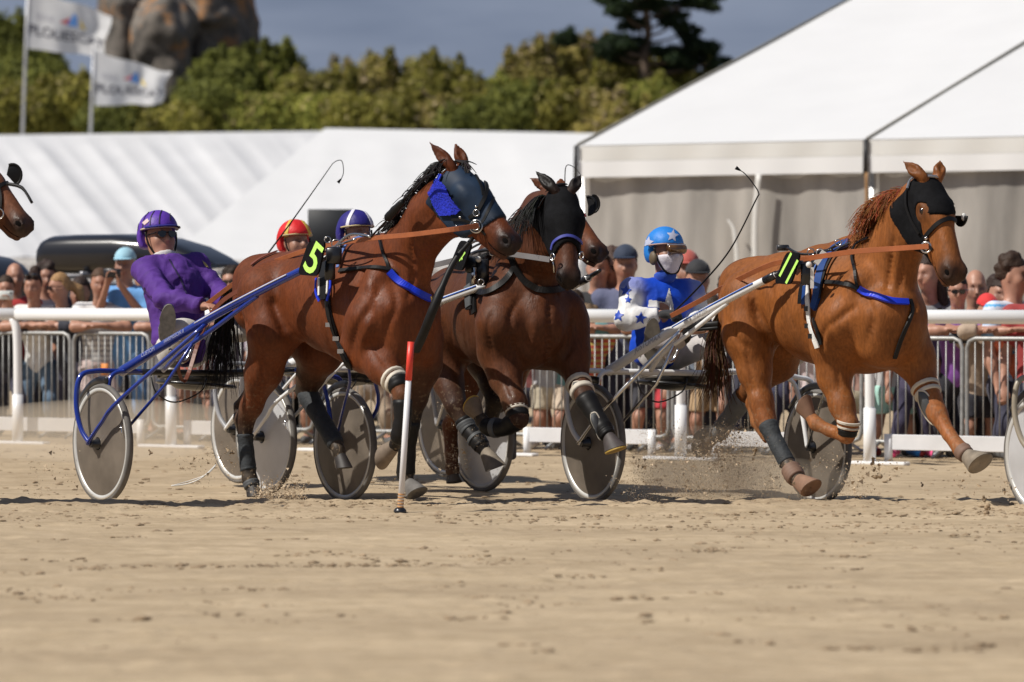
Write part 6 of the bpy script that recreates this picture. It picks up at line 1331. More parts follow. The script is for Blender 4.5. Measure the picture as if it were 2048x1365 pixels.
for i in range(60):
    a = i/59; x = float(np.interp(a, [0, .35, .7, 1], [1815, 1780, 1752, 1722])); y = float(np.interp(a, [0, .35, .7, 1], [382, 420, 455, 482])); q0 = FD.S(x+6, y+8, 0); e = random.Random(i+50); s_ = .4+.8*math.sin(math.pi*min(1, a*1.1)); lift = .07*s_
    sp_.append(([q0, q0+Vector((-.04*s_, -.02, lift)), q0+Vector((-.09*s_-.03*e.random(), -.03, lift*.8)), q0+Vector((-.13*s_-.04*e.random(), -.04, -.02-.03*e.random()))], .014, 14))
h.hairs('mane', sp_, (.26, .08, .025), seed=13, w_=.0032)
dk_ = FD.S(1462, 600, 0)
h.hairs('tail', [([dk_, FD.S(1440, 640, 0), FD.S(1430, 690, 0), FD.S(1434, 735, 0), FD.S(1430, 775, 0), FD.S(1428, 800, 0)], .030, 300), ([dk_, FD.S(1430, 650, 0), FD.S(1418, 700, 0), FD.S(1420, 750, 0), FD.S(1414, 795, 0)], .016, 60)], (.085, .034, .015), seed=15, w_=.0035)
h.sleeve('bandage', 'nh', 4, 6, .35, .2, CHARB, .006); h.sleeve('ankle_boot', 'nh', 6, 7, .5, .6, mat('bootbrown', (.17, .10, .07), .7, var=.2), .012)
h.sleeve('leg_boot', 'fh', 3, 5, -.1, .6, mat('bootpalegrey', (.17, .175, .18), .6, var=.2, scale=9), .009, bulge=.003); h.sleeve('knee_band', 'nf', 4, 4, -.35, -.10, BEIGE, .010); h.sleeve('knee_band', 'nf', 4, 4, .12, .32, BEIGE, .010); h.sleeve('knee_boot', 'nf', 4, 4, .35, 1.0, LEATH, .008)
h.sleeve('bell_boot', 'ff', 5, 5, .1, 1.0, mat('bootbrown', (.17, .10, .07), .7, var=.2), .012); h.sleeve('knee_band', 'ff', 2, 2, -.05, .08, BEIGE, .012); h.sleeve('knee_band', 'ff', 2, 2, .18, .30, BEIGE, .011)
def shield(h, name, poly, D, rim=True):
    pts = [P(x, y, D+dd) for x, y, dd in poly]; c = sum(pts, Vector())/len(pts); out = spline(pts+[pts[0]], 4)[:-1]; mb = MB(); n = len(out); off = Vector((-.012, -.020, .004)); ins = [p+(c-p)*.3+off for p in out]; back = [p+Vector((0, .02, 0)) for p in out]
    mb.add(out+ins+[c+off*1.3]+back, [(i, (i+1) % n, n+(i+1) % n, n+i) for i in range(n)]+[(n+i, n+(i+1) % n, 2*n) for i in range(n)]+[(2*n+1+i, 2*n+1+(i+1) % n, (i+1) % n, i) for i in range(n)]); o = mb.build(name, GREYB, h.t)
    mb = MB(); mb.tube(out+[out[0]], .0055, 6, cap=False); mb.build('edging', BEIGE, o)
Dk = h.legs['ff'][2][0].y
shield(h11, 'knee_shield', [(1836, 782, 0), (1850, 784, -.01), (1862, 800, -.02), (1872, 826, -.02), (1868, 850, 0), (1852, 836, .02), (1838, 808, .02)], Dk-.085)
# ---- horse 4
h = h4
def c4(X):
    x, y, z = h4.hl(X); return np.maximum(np.maximum(x-(.365+.06*(np.abs(y)/.09)**2), -.08-x), -.17-z)
hd = h.hood('face_hood', HOODB, c4, .014, ears=False); hb4 = bvh_of(hd)
strap_on(hb4, 'hood_trim', [(1104, 500), (1108, 486), (1120, 476), (1134, 472), (1148, 475), (1160, 484), (1164, 494)], .018, mat('trimindigo', (.05, .06, .32), .6), h.t, .004)
mb = MB()
for (x, y, sg) in ((1172, 410, -1),):
    c_ = P(1176, 412, h.hx[0].y+.04); pts = [c_+Vector((math.cos(k)*.045, .02*math.sin(k), math.sin(k)*.055)) for k in np.linspace(-1.6, 1.8, 12)]; mb.add([c_]+pts, [(0, i+1, i+2) for i in range(11)]); mb.tube(pts, .008, 6)
mb.build('blinker', LEATH, h.t)
strap_on(hb4, 'crown_strap', [(1082, 398), (1094, 382), (1112, 374), (1135, 372), (1158, 380)], .03, HOODB, h.t, .008)
h.strap('bit_strap', [(1100, 505), (1104, 520), (1108, 532)], .016, LEATH); mb = MB(); q = P(1105, 515, h.H(.45, 0, 0).y-.05); ring(mb, q, (-.8, -.5, 0), .022, .005); mb.tube([q, q+Vector((.01, 0, -.09))], .005, 6); ring(mb, P(1163, 512, q.y), (.8, -.5, 0), .022, .005); mb.build('bit', STEEL, h.t)
h.strap('girth', [(948, 575), (950, 610), (955, 650), (962, 685)], .05, LEATH, .010, .010); h.strap('saddle_pad', [(985, 505), (960, 525), (948, 550), (946, 580), (944, 620)], .07, LEATH, .012, .018)
h.strap('pad_flap', [(942, 575), (945, 615)], .06, GREYB, .026, .010)
h.strap('breast_strap', [(948, 582), (975, 586), (1000, 572), (1022, 550), (1034, 530)], .038, LEATH, .010, .012)
h.strap('neck_collar', [(1022, 505), (1034, 535), (1052, 562), (1080, 580), (1110, 580), (1140, 570)], .040, LEATH, .012, .014)
h.strap('neck_strap', [(985, 500), (1005, 502), (1030, 520), (1036, 545)], .028, LEATH, .014, .008)
D4 = 23.9
mb = MB(); mb.tube(spline([P(935, 492, 24.3), P(955, 482, 24.1), P(990, 490, 23.9)], 5), .008, 6); mb.tube(spline([P(925, 520, 24.2), P(950, 505, 24.0), P(980, 500, 23.9)], 5), .010, 6); mb.tube(spline([P(930, 505, 24.2), P(960, 488, 24.0), P(1000, 478, 23.8)], 5), .007, 6); mb.build('back_cable', BLACKP, h.t)
mb = MB(); mb.box(P(950, 530, 24.0), (.12, .06, .10), bev=.01); mb.box(P(965, 545, 23.95), (.08, .06, .16), bev=.01); mb.build('coupler', BLACKP, h.t); mb = MB(); mb.ball(P(957, 519, 23.9), .018, 8); mb.build('white_knob', WHITEL, h.t); mb = MB(); mb.box(P(948, 552, 23.9), (.03, .02, .10)); mb.build('clip', STEEL, h.t); mb = MB(); ring(mb, P(935, 510, 24), (0, -1, 0), .022); ring(mb, P(962, 565, 23.85), (0, -1, 0), .018); ring(mb, P(985, 505, 23.85), (0, -1, 0), .02); mb.build('buckle', STEEL, h.t)
number_plate(h, [(922, 480), (945, 488), (926, 543), (899, 536)], .42, '4', (924, 506), .16, .30, '')
sp_ = []
for i in range(40):
    a = i/39; x = float(np.interp(a, [0, .5, 1], [1090, 1052, 1010])); y = float(np.interp(a, [0, .5, 1], [392, 420, 462])); q0 = F4.S(x+14, y+12, .03); e = random.Random(i+90)
    sp_.append(([q0, q0+Vector((-.05, -.02, .035)), q0+Vector((-.10, -.05, -.03)), q0+Vector((-.12-.03*e.random(), -.07, -.10-.08*e.random()))], .012, 14))
h.hairs('mane', sp_, (.012, .010, .010), seed=23, w_=.004)
h.sleeve('leg_boot', 'nf', 4, 6, .1, .8, LEATH, .009, bulge=.003); h.sleeve('knee_band', 'nf', 3, 3, -.1, .18, BEIGE, .009); h.sleeve('knee_band', 'nf', 3, 3, .35, .6, BEIGE, .009); h.sleeve('knee_boot', 'nf', 3, 3, .6, 1.0, LEATH, .008); h.sleeve('boot_tape', 'nf', 5, 5, .45, .75, GREYB, .018)
h.sleeve('leg_boot', 'ff', 3, 5, .0, .5, LEATH, .010, bulge=.004); h.sleeve('bell_boot', 'ff', 5, 5, .3, 1.0, LEATH, .012); h.sleeve('leg_boot', 'nh', 3, 5, .6, .4, LEATH, .007); h.sleeve('boot_tape', 'nh', 4, 4, .55, .75, GREYB, .013); h.sleeve('boot_tape', 'nh', 3, 4, .75, .12, GREYB, .012)
h.sleeve('knee_band', 'ff', 2, 2, .0, .25, BEIGE, .011); h.sleeve('knee_band', 'ff', 2, 2, .5, .75, BEIGE, .011)
Dk = h.legs['ff'][2][0].y; shield(h4, 'knee_shield', [(1147, 765, 0), (1158, 764, -.01), (1168, 780, -.02), (1174, 805, -.02), (1168, 822, 0), (1154, 806, .02), (1144, 782, .02)], Dk-.085)
shield(h4, 'shin_shield', [(1182, 828, 0), (1192, 826, 0), (1202, 845, 0), (1206, 868, 0), (1200, 880, 0), (1190, 858, 0), (1183, 842, 0)], h.legs['ff'][4][0].y-.07)
mb = MB(); leg = h.legs['ff'][-1][0]
# yellow soles
def sole(h, leg, m, r=.9):
    pass
# ---- hidden bay and left-edge horse
h = hb; mb = MB(); h.strap('noseband', [(1150, 440), (1168, 432), (1180, 442), (1192, 452)], .024, mat('rednoseband', (.5, .02, .02), .5), .006, .008)
mb = MB(); c_ = P(1186, 408, 24.7); pts = [c_+Vector((math.cos(k)*.04, .02, math.sin(k)*.055)) for k in np.linspace(-1.7, 1.7, 12)]; mb.add([c_-Vector((.03, 0, 0))]+pts, [(0, i+1, i+2) for i in range(11)]); mb.tube(pts, .007, 6); mb.build('blinker', LEATH, h.t)
mb = MB(); mb.tube([h.H(.53, .03, -.108), h.H(.555, .0, -.106), h.H(.545, -.03, -.108)], .012, 8); mb.build('teeth', mat('teeth', (.6, .52, .38), .4), h.t)
h = hl_; h.strap('noseband', [(-12, 384), (2, 372), (16, 368), (28, 374)], .024, LEATH, .006, .008); h.strap('cheek_strap', [(-20, 345), (-6, 370), (2, 395), (2, 420)], .02, LEATH, .006, .008)
mb = MB(); c_ = P(24, 350, 22.2); pts = [c_+Vector((math.cos(k)*.05, .02, math.sin(k)*.06)) for k in np.linspace(-1.2, 2.0, 12)]; mb.add([c_-Vector((.03, 0, 0))]+pts, [(0, i+1, i+2) for i in range(11)]); mb.tube(pts, .008, 6); mb.build('blinker', LEATH, h.t)
mb = MB(); mb.tube(spline([P(14, 368, 22.0), P(44, 376, 21.95), P(64, 406, 21.9)], 4), [.010]*5+[.008]*4, 8); mb.build('shadow_tube', LEATH, h.t); mb = MB(); ring(mb, P(-4, 428, 21.9), (0, -1, 0), .03); mb.build('bit', STEEL, h.t)
# ================================================================ DRIVERS
def helmet(hu, parent, c, peak=True, peakc=None, cf=None, band=None):
    s = hu.S; b = Body(); b.C = c; M = (hu.F, hu.Lx, hu.U); b.el(hu.hp(-.014, 0, .045), M, (.134*s, .116*s, .122*s)); b.el(hu.hp(-.05, 0, -.01), M, (.09*s, .108*s, .09*s), k=.05)
    H = np.array(hu.J['head']); Uv = np.array(hu.U); Fv = np.array(hu.F)
    def clip(X): u = (X-H)@Uv/s; f = (X-H)@Fv/s; return np.maximum(np.minimum(.045-u, f+.02), -.055-u)*s
    o, V, F_ = b.build('helmet', SILK, parent, res=.008, smooth=1, clip=clip, colfn=cf)
    m2 = mat('peak%.2f%.2f' % ((peakc or c)[0], (peakc or c)[2]), peakc or c, .4)
    if peak:
        mb = MB(); top = []; bot = []
        for i in range(13): a = (i/12-.5)*2.5; top.append(hu.hp(.118*math.cos(a)-.010, .112*math.sin(a), .060)); bot.append(hu.hp((.118+.072*math.cos(a*.8))*math.cos(a)-.006, .120*math.sin(a), .050-.010*math.cos(a)))
        mb.add(top+bot, [(i, i+1, 14+i, 13+i) for i in range(12)]); up = hu.U*.006; mb.add([p+up for p in top+bot], [(13+i, 14+i, i+1, i) for i in range(12)]); mb.build('peak', m2, o)
    mb = MB(); mb.tube([hu.hp(.124*math.cos(a)-.012, .117*math.sin(a), .048) for a in np.linspace(-1.5, 1.5, 20)], .0055, 6); mb.build('rim_band', mat('rb%s' % str(band), band or (.5, .42, .3), .5), o)
    for q in (-1, 1): mb = MB(); mb.tube(spline([hu.hp(.02, q*.100, .03), hu.hp(.035, q*.088, -.05), hu.hp(.055, q*.045, -.125), hu.hp(.058, 0, -.135)], 5), .007, 6, flat=.5); mb.build('chin_strap', LEATH, o)
    return o, BVHTree.FromPolygons([Vector(v) for v in V], [tuple(int(i) for i in f) for f in F_])
def driver(Fm, J, label, skin, jacket, jm, pants, helm, cf=None, look=None, head_up=.12, S=1.0, fat=1.05, boots=(.016, .015, .015), sole_=(.16, .14, .11), gloves=None, jcf=None, hcf=None, peakc=None, jsel=None, band=None, peak=True, collar=(.6, .58, .56)):
    hu = Human(J, S, skin, look or (Fm.f+Vector((0, 0, head_up))), fat=fat)
    if gloves:
        for q_ in hu.b.p:
            if q_['g'].startswith('hand'): q_['c'] = gloves
    t = thing('person', Fm.L(-.5, 0, .6), label, 'person', 'sulky drivers'); hu.body(t, .0095)
    def clip(X):
        r = X[..., 2]*0-9
        for q in 'LR':
            d = np.array((J_['ha'+q]-J_['el'+q]).normalized()); w_ = np.array(J_['ha'+q]); near = np.linalg.norm(X-w_, axis=-1)-.12; r = np.maximum(r, np.where(near < 0, (X-w_)@d+.012, -9))
        return r
    J_ = hu.J; pv = J_['pelvis']
    o, V, F_ = hu.wear('jacket', t, {'torso', 'uarm', 'farm', 'pelvis'}, jsel or jacket, .021, m=jm, clip=clip, res=.0105, colfn=jcf, smooth=2)
    # folds of the cloth
    me = o.data; w0 = wloc(o)
    nrm_ = np.zeros(len(me.vertices)*3); me.vertices.foreach_get('normal', nrm_); nrm_ = nrm_.reshape(-1, 3)
    for i, v in enumerate(me.vertices):
        p = v.co+w0; f = noise.noise((p.x*5+p.z*6, p.y*7, p.z*9-p.x*12)); g2 = noise.noise((p.x*16, p.y*16, p.z*26)); v.co += Vector(nrm_[i])*(.009*f+.003*g2+.007*max(0, .5-abs(f*4)))*(1.5 if jm is NYLON else 1.0)
    hu.wear('breeches', t, {'pelvis', 'thigh', 'shin'}, pants, .012, res=.012)
    hu.wear('collar', t, {'neck'}, collar, .014, res=.009, clip=lambda X: np.maximum((X-np.array(hu.hp(.0, 0, -.115)))@np.array(hu.U+hu.F*-.3), -9))
    for q in 'LR':
        a, to = J_['an'+q], J_['toe'+q]; d = (to-a).normalized(); b = Body(); b.C = boots; b.k = .03; kn = J_['kn'+q]; sh = (kn-a).normalized()
        b.rc(a-d*.05, to, .042, .036); b.rc(a, a+sh*.20, .046, .056); b.build('boot', mat('bootleather', (.02, .02, .02), .35, attr=True, coat=.2), t, res=.011, smooth=1)
        fw = Fm.f+Fm.r*.55; fw = fw-d*fw.dot(d); fw.normalize(); sd_ = d.cross(fw); c = (a-d*.06+to)/2+fw*.036; L_ = (to-a).length/2+.07; out = []
        for k in range(24): an = k/24*6.283; out.append(c+d*(math.cos(an)*L_)+sd_*(math.sin(an)*.052*(1 if math.cos(an) > 0 else .82)))
        mb = MB(); mb.prism([p+fw*.014 for p in out], -fw*.016); mb.build('sole', mat('sole%.2f' % sole_[0], sole_, .8, var=.25, scale=30), t, smooth=False)
    if gloves:
        for q in 'LR': hu.wear('glove', t, {'hand'+q}, gloves, .011, res=.0075, smooth=1)
    he, hbv = helmet(hu, t, helm, peak, peakc, hcf, band)
    return hu, t, BVHTree.FromPolygons([v.co+w0 for v in me.vertices], [tuple(p.vertices) for p in me.polygons]), hbv, o, he
# ---- purple driver
S_ = FA.S; fw = FA.f
J = dict(head=S_(319, 476, 0), neck=S_(328, 512, 0), shR=S_(290, 542, .18), shL=S_(392, 534, -.20), elR=S_(330, 598, .29), haR=S_(408, 613, .15), elL=S_(438, 590, -.27), haL=S_(470, 612, -.12), pelvis=S_(362, 692, 0), hipR=S_(345, 704, .11), hipL=S_(385, 704, -.11), knR=S_(376, 664, .24), knL=S_(455, 662, -.25), anR=S_(333, 658, .40), anL=S_(548, 655, -.40))
for q in 'RL': J['toe'+q] = J['an'+q]+Vector((0, 0, .12))+fw*.03
J['gripR'] = J['haR']+fw*.1; J['gripL'] = J['haL']+fw*.1
PUR = (.085, .030, .215)
def stripes_p(V, C): return C
hu, t, jb, hbv, jo, he = driver(FA, J, 'driver in purple silks, purple striped helmet and dark wraparound sunglasses', (.40, .20, .135), PUR, NYLON, (.55, .52, .48), (.10, .035, .34), look=Vector((.50, -.85, .14)), S=1.07, fat=1.25, peakc=(.02, .02, .16), band=(.5, .42, .3), boots=(.05, .05, .05), sole_=(.24, .22, .18))
hu.shades(t); hu.hair(t, (.05, .04, .035), 'short')
for pts in ([(285, 470), (288, 440), (298, 425)], [(300, 458), (302, 435), (312, 419)], [(318, 448), (320, 430), (325, 419)], [(340, 442), (340, 430), (338, 420)], [(276, 462), (278, 448), (284, 436)]): strap_on(hbv, 'cap_stripe', pts, .007, mat('capstripe', (.015, .01, .03), .6), he, .002, .002)
decal(hbv, [(285, 446), (295, 438), (299, 443), (290, 451)], 'badge', mat('badge', (.6, .45, .45), .6), he, .8, .004)
strap_on(jb, 'zip', [(338, 520), (350, 540), (362, 562), (372, 588)], .010, mat('zipdark', (.02, .012, .05), .5), jo, .004, .003); strap_on(jb, 'seam', [(276, 655), (286, 610), (290, 575)], .008, mat('zipdark', (.02, .012, .05), .5), jo, .003, .002)
decal(jb, [(404, 522), (412, 528), (417, 536), (410, 534)], 'badge', mat('badgegold', (.45, .32, .12), .6), jo, 1, .004)
hu.shade = 1
# ---- blue and white driver
S_ = FD.S; fw = FD.f
J = dict(head=S_(1332, 506, 0), neck=S_(1330, 548, 0), shR=S_(1266, 582, .20), shL=S_(1382, 585, -.20), elR=S_(1251, 640, .30), haR=S_(1322, 629, .12), elL=S_(1402, 640, -.26), haL=S_(1388, 640, -.08), pelvis=S_(1318, 705, 0), hipR=S_(1310, 712, .10), hipL=S_(1345, 712, -.10), knR=S_(1352, 676, .28), knL=S_(1432, 684, -.22), anR=S_(1302, 690, .40), anL=S_(1490, 672, -.38))
for q in 'RL': J['toe'+q] = J['an'+q]+Vector((0, 0, .13))+fw*.02
J['gripR'] = J['haR']+fw*.1+Vector((.06, 0, .0)); J['gripL'] = J['haL']+fw*.1
WHT = (.72, .71, .70); BLU = (.008, .06, .50)
Jv = {k: Vector(v) for k, v in J.items()}
def bluewhite(V, C):
    C = C.copy(); out = np.tile(np.array(BLU), (len(V), 1))
    for q in 'LR':
        for a, b_, r in (('sh'+q, 'el'+q, .125), ('el'+q, 'ha'+q, .10)):
            A = np.array(Jv[a]); B = np.array(Jv[b_]); ab = B-A; tt = np.clip(((V-A)@ab)/(ab@ab), .04 if a[0] == 's' else 0, 1); d = np.linalg.norm(V-A-tt[:, None]*ab, axis=1); out[d < r] = WHT
    return out
def hblue(V, C): return C
hu, t, jb, hbv, jo, he = driver(FD, J, 'driver in blue and white silks with stars, light blue starred helmet and white face mask', (.36, .18, .12), BLU, SILK, (.50, .47, .46), (.02, .20, .62), look=Vector((.52, -.85, .08)), gloves=(.012, .012, .014), jsel=lambda q: WHT if q['g'] in ('uarm', 'farm') else BLU, peakc=(.05, .25, .6), band=(.4, .25, .2), peak=False, collar=(.012, .07, .45))
for cx, cy, r in ((1252, 582, 12), (1256, 600, 8), (1237, 632, 12), (1281, 637, 13), (1420, 645, 9)): decal(jb, star_px(cx, cy, r, .1), 'sleeve_star', mat('starblue', (.010, .055, .42), .5), jo, .8, .003)
decal(jb, [(1298, 600), (1330, 604), (1338, 575), (1346, 610), (1348, 622), (1330, 618), (1296, 614)], 'white_panel', mat('panelw', (.7, .69, .68), .5), jo, 1.2, .003)
for cx, cy, r in ((1345, 472, 13), (1297, 485, 12)): decal(hbv, star_px(cx, cy, r, .15), 'helmet_star', mat('starsilver', (.42, .44, .56), .5), he, .8, .003)
hu.wear('face_mask', t, {'head'}, (.68, .64, .70), .010, clip=lambda X: np.maximum(np.maximum((X-np.array(hu.hp(0, 0, -.016)))@np.array(hu.U), np.array(hu.hp(-.0, 0, 0))@np.array(hu.F)-X@np.array(hu.F)), -9), res=.009)
mb = MB(); mb.tube([hu.hp(.118-.55*abs(y)**1.6*1.0, y, .012) for y in np.linspace(-.060, .060, 13)], .031, 10, flat=1.0); o = mb.build('goggles', mat('gogglelens', (.14, .065, .02), .06, .3, var=.6, scale=20, coat=1), t)
mb = MB(); mb.tube([hu.hp(.128-.55*abs(y)**1.6, y, .038) for y in np.linspace(-.066, .066, 13)], .005, 6); mb.build('goggle_frame', mat('gframe', (.45, .45, .5), .3, .5), o)
for q in (-1, 1): mb = MB(); mb.ball(hu.hp(.0, q*.098, -.035), .042, 8, sq=(.9, .5, 1.05), M=Matrix((hu.F, hu.Lx, hu.U)).transposed()); mb.build('ear_guard', mat('earguard', (.12, .085, .05), .6), t)
def simple_driver(Fm, t0, zh, label, jc, pc, hc, hcf, px, py):
    L = Fm.L; J = dict(head=Fm.S(px, py, 0), pelvis=L(t0+.02, 0, .88)); hz = J['head']; tt = Fm.inv(hz)[0]
    J['neck'] = L(tt+.01, 0, hz.z-.14); J['shR'] = L(tt+.01, .19, hz.z-.24); J['shL'] = L(tt+.01, -.19, hz.z-.24); J['elR'] = L(tt+.14, .28, hz.z-.44); J['elL'] = L(tt+.14, -.28, hz.z-.44); J['haR'] = L(tt+.36, .12, hz.z-.46); J['haL'] = L(tt+.36, -.12, hz.z-.46)
    J['gripR'] = J['haR']+Fm.f*.1; J['gripL'] = J['haL']+Fm.f*.1
    for q, s in (('R', 1), ('L', -1)): J['hip'+q] = L(t0+.05, s*.1, .86); J['kn'+q] = L(t0+.40, s*.25, 1.06); J['an'+q] = L(t0+.68, s*.40, .95); J['toe'+q] = J['an'+q]+Vector((0, 0, .13))+Fm.f*.03
    return driver(Fm, J, label, (.35, .18, .12), jc, peak=False, jm=SILK, pants=pc, helm=hc, hcf=hcf, band=(.5, .4, .2)) if True else driver(Fm, J, label, (.35, .18, .12), jc, SILK, pc, hc, hcf=hcf, peakc=hc, band=(.5, .4, .2))
hu3, t3, _, hb3, _, he3 = simple_driver(FB, -.30, 0, 'driver hidden behind the leading horse, dark blue helmet with white stripes showing', (.02, .02, .14), (.6, .6, .6), (.022, .016, .17), None, 714, 470)
for pts in ([(707, 420), (698, 438), (694, 456), (694, 470)], [(724, 418), (736, 432), (743, 448), (745, 460)]): strap_on(hb3, 'cap_stripe', pts, .026, mat('stripewhite', (.62, .6, .68), .5), he3, .002, .002)
hu4, t4, _, hb_4, _, he4 = simple_driver(FC, -.62, 0, 'driver hidden behind the leading horse rump, red and yellow helmet showing', (.10, .03, .25), (.6, .6, .6), (.60, .018, .02), None, 592, 486)
for pts in ([(582, 441), (575, 456), (572, 474), (573, 486)], [(604, 441), (614, 455), (620, 470), (621, 482)]): strap_on(hb_4, 'cap_stripe', pts, .030, mat('stripeyellow', (.62, .42, .05), .5), he4, .002, .002)
# ================================================================ REINS, WHIPS, MARKER
def rein(Fm, pts, label, m, w_=.020):
    P_ = [q if isinstance(q, Vector) else (P(*q) if q[2] > 5 else Fm.S(*q)) for q in pts]; sp = spline(P_, 8); nr = []
    for i in range(len(sp)):
        d = (sp[min(i+1, len(sp)-1)]-sp[max(i-1, 0)]).normalized(); n = Vector((0, -1, 0)); nr.append((n-d*n.dot(d)).normalized())
    mb = MB(); mb.ribbon(sp, nr, w_, .004); o = mb.build('reins', m, loc=P_[0], smooth=False); return tag(o, label, 'reins', 'reins of the trotting horses')
rein(FA, [P(957, 452, bit5.y-.02), (900, 460, .19), (820, 470, .23), (745, 477, .21), (660, 490, .15), (600, 505, .13), (520, 536, .15), (470, 566, .14), (412, 610, .14)], 'tan leather rein running from the bit of horse 5 to the purple driver', TAN, .028)
rein(FD, [(1858, 493, 22.1), (1800, 497, 22.35), (1716, 503, 22.55), (1650, 512, 22.8), (1600, 520, 23.0), (1541, 530, 23.4), (1460, 568, 23.9), (1400, 602, 24.3), (1342, 632, 24.5)], 'tan leather rein running from the bit of horse 11 to the blue driver', TAN, .030)
rein(F4, [(1100, 520, 23.5), (1060, 514, 23.65), (1020, 508, 23.75), (985, 498, 23.85), (940, 512, 24.3), (880, 528, 24.9), (740, 560, 26.0)], 'grey rein running from the bit of the hooded bay horse', mat('reingrey', (.16, .15, .15), .6), .034)
# loose tan strap hanging under the purple driver
mb = MB(); sp = spline([P(500, 570, 23.9), P(448, 600, 24.1), (P(415, 640, 24.2)), P(395, 690, 24.25), P(380, 740, 24.2), P(368, 762, 24.2), P(358, 745, 24.15), P(357, 722, 24.1)], 6); nr = [Vector((-.5, -.85, .1)).normalized()]*len(sp); mb.ribbon(sp, nr, .030, .004); tag(mb.build('hanging_strap', TANR, loc=sp[0], smooth=False), 'brown leather strap dangling in a loop below the purple driver', 'strap')
mb = MB(); sp = spline([P(1430, 640, 24.6), P(1400, 652, 24.5), P(1350, 660, 24.4)], 4); mb.tube([P(1350, 655, 24.3), P(1436, 648, 23.9)], .018, 8, flat=.5); mb.tube([P(1350, 664, 24.3), P(1436, 656, 23.9)], .010, 8); tag(mb.build('breeching_strap', LEATH, loc=P(1400, 655, 24.2)), 'black strap from the white shaft to the chestnut rump', 'strap')
def whip(pts, label, tip=True, r=.006):
    P_ = [P(x, y, D) for x, y, D in pts]; sp = spline(P_, 8); t = thing('whip', P_[0], label, 'whip', 'driving whips'); m = len(sp); mb = MB(); mb.tube(sp, [r*(1-.6*i/m) for i in range(m)], 6); mb.build('stock', LEATH, t)
    if tip: d = (sp[-1]-sp[-2]).normalized(); mb = MB(); mb.tube([sp[-1]-d*.005, sp[-1]+d*.03], [.004, .014], 6); mb.build('popper', HOODB, t)
whip([(537, 506, 26.9), (580, 448, 26.8), (625, 385, 26.7), (665, 328, 26.6)], 'long thin whip rising beside the red and yellow helmet', False)
mb = MB(); mb.tube(spline([P(665, 328, 26.6), P(674, 322, 26.6), P(684, 323, 26.6), P(687, 345, 26.6), P(681, 362, 26.6)], 5), .0028, 5); wl = mb.build('lash', LEATH, bpy.data.objects['whip']); mb = MB(); mb.tube([P(682, 358, 26.6), P(676, 366, 26.6)], [.004, .013], 6); mb.build('popper', HOODB, bpy.data.objects['whip'])
whip([(1340, 632, 24.6), (1400, 572, 24.3), (1460, 500, 24.1), (1511, 402, 24.0), (1517, 386, 24.0), (1505, 366, 24.0), (1490, 348, 24.0), (1480, 341, 24.0)], 'bent whip held by the blue and white driver')
whip([(1136, 480, 26.3), (1131, 400, 26.2), (1130, 350, 26.2), (1134, 331, 26.2), (1148, 335, 26.2), (1162, 350, 26.2)], 'thin whip loop just above the ears of the hooded horse', False, .005)
Dm = 21.75; zb = ground_z(Dm); mt = thing('marker_pole', G(800, Dm, zb), 'leaning white marker pole with red top planted in front of the leading horse', 'marker pole'); b0 = G(800, Dm, zb); tp = P(822, 684, Dm)
def at(f): return b0.lerp(tp, f)
mb = MB(); mb.tube([at(.0), at(.78)], .0165, 14); mb.build('shaft', mat('polewhite', (.74, .73, .74), .35, var=.04), mt)
mb = MB(); mb.tube([at(.775), at(1.0)], .0185, 14); mb.build('red_sleeve', mat('polered', (.72, .05, .03), .4, var=.05), mt)
for i in range(5): mb = MB(); mb.tube([at(.035+i*.018), at(.044+i*.018)], .0178, 12); mb.build('orange_band', mat('poleorange', (.55, .28, .10), .6), mt)
mb = MB(); mb.ball(b0+Vector((0, 0, .01)), .030, 8, sq=(1.2, 1.2, .9)); mb.build('foot', BLACKP, mt)
mb = MB(); sp = spline([P(343, 972, 24.9), P(375, 968, 24.9), P(405, 955, 24.9), P(432, 930, 25.0)], 5); mb.tube(sp, .0045, 5); sp = spline([P(343, 972, 24.9), P(380, 962, 24.95), P(415, 948, 24.9), P(432, 930, 25.0)], 5); mb.tube(sp, .0035, 5); tag(mb.build('cord', WHITEL, loc=P(343, 972, 24.9)), 'thin white cord trailing over the sand from the second wheel', 'cord')
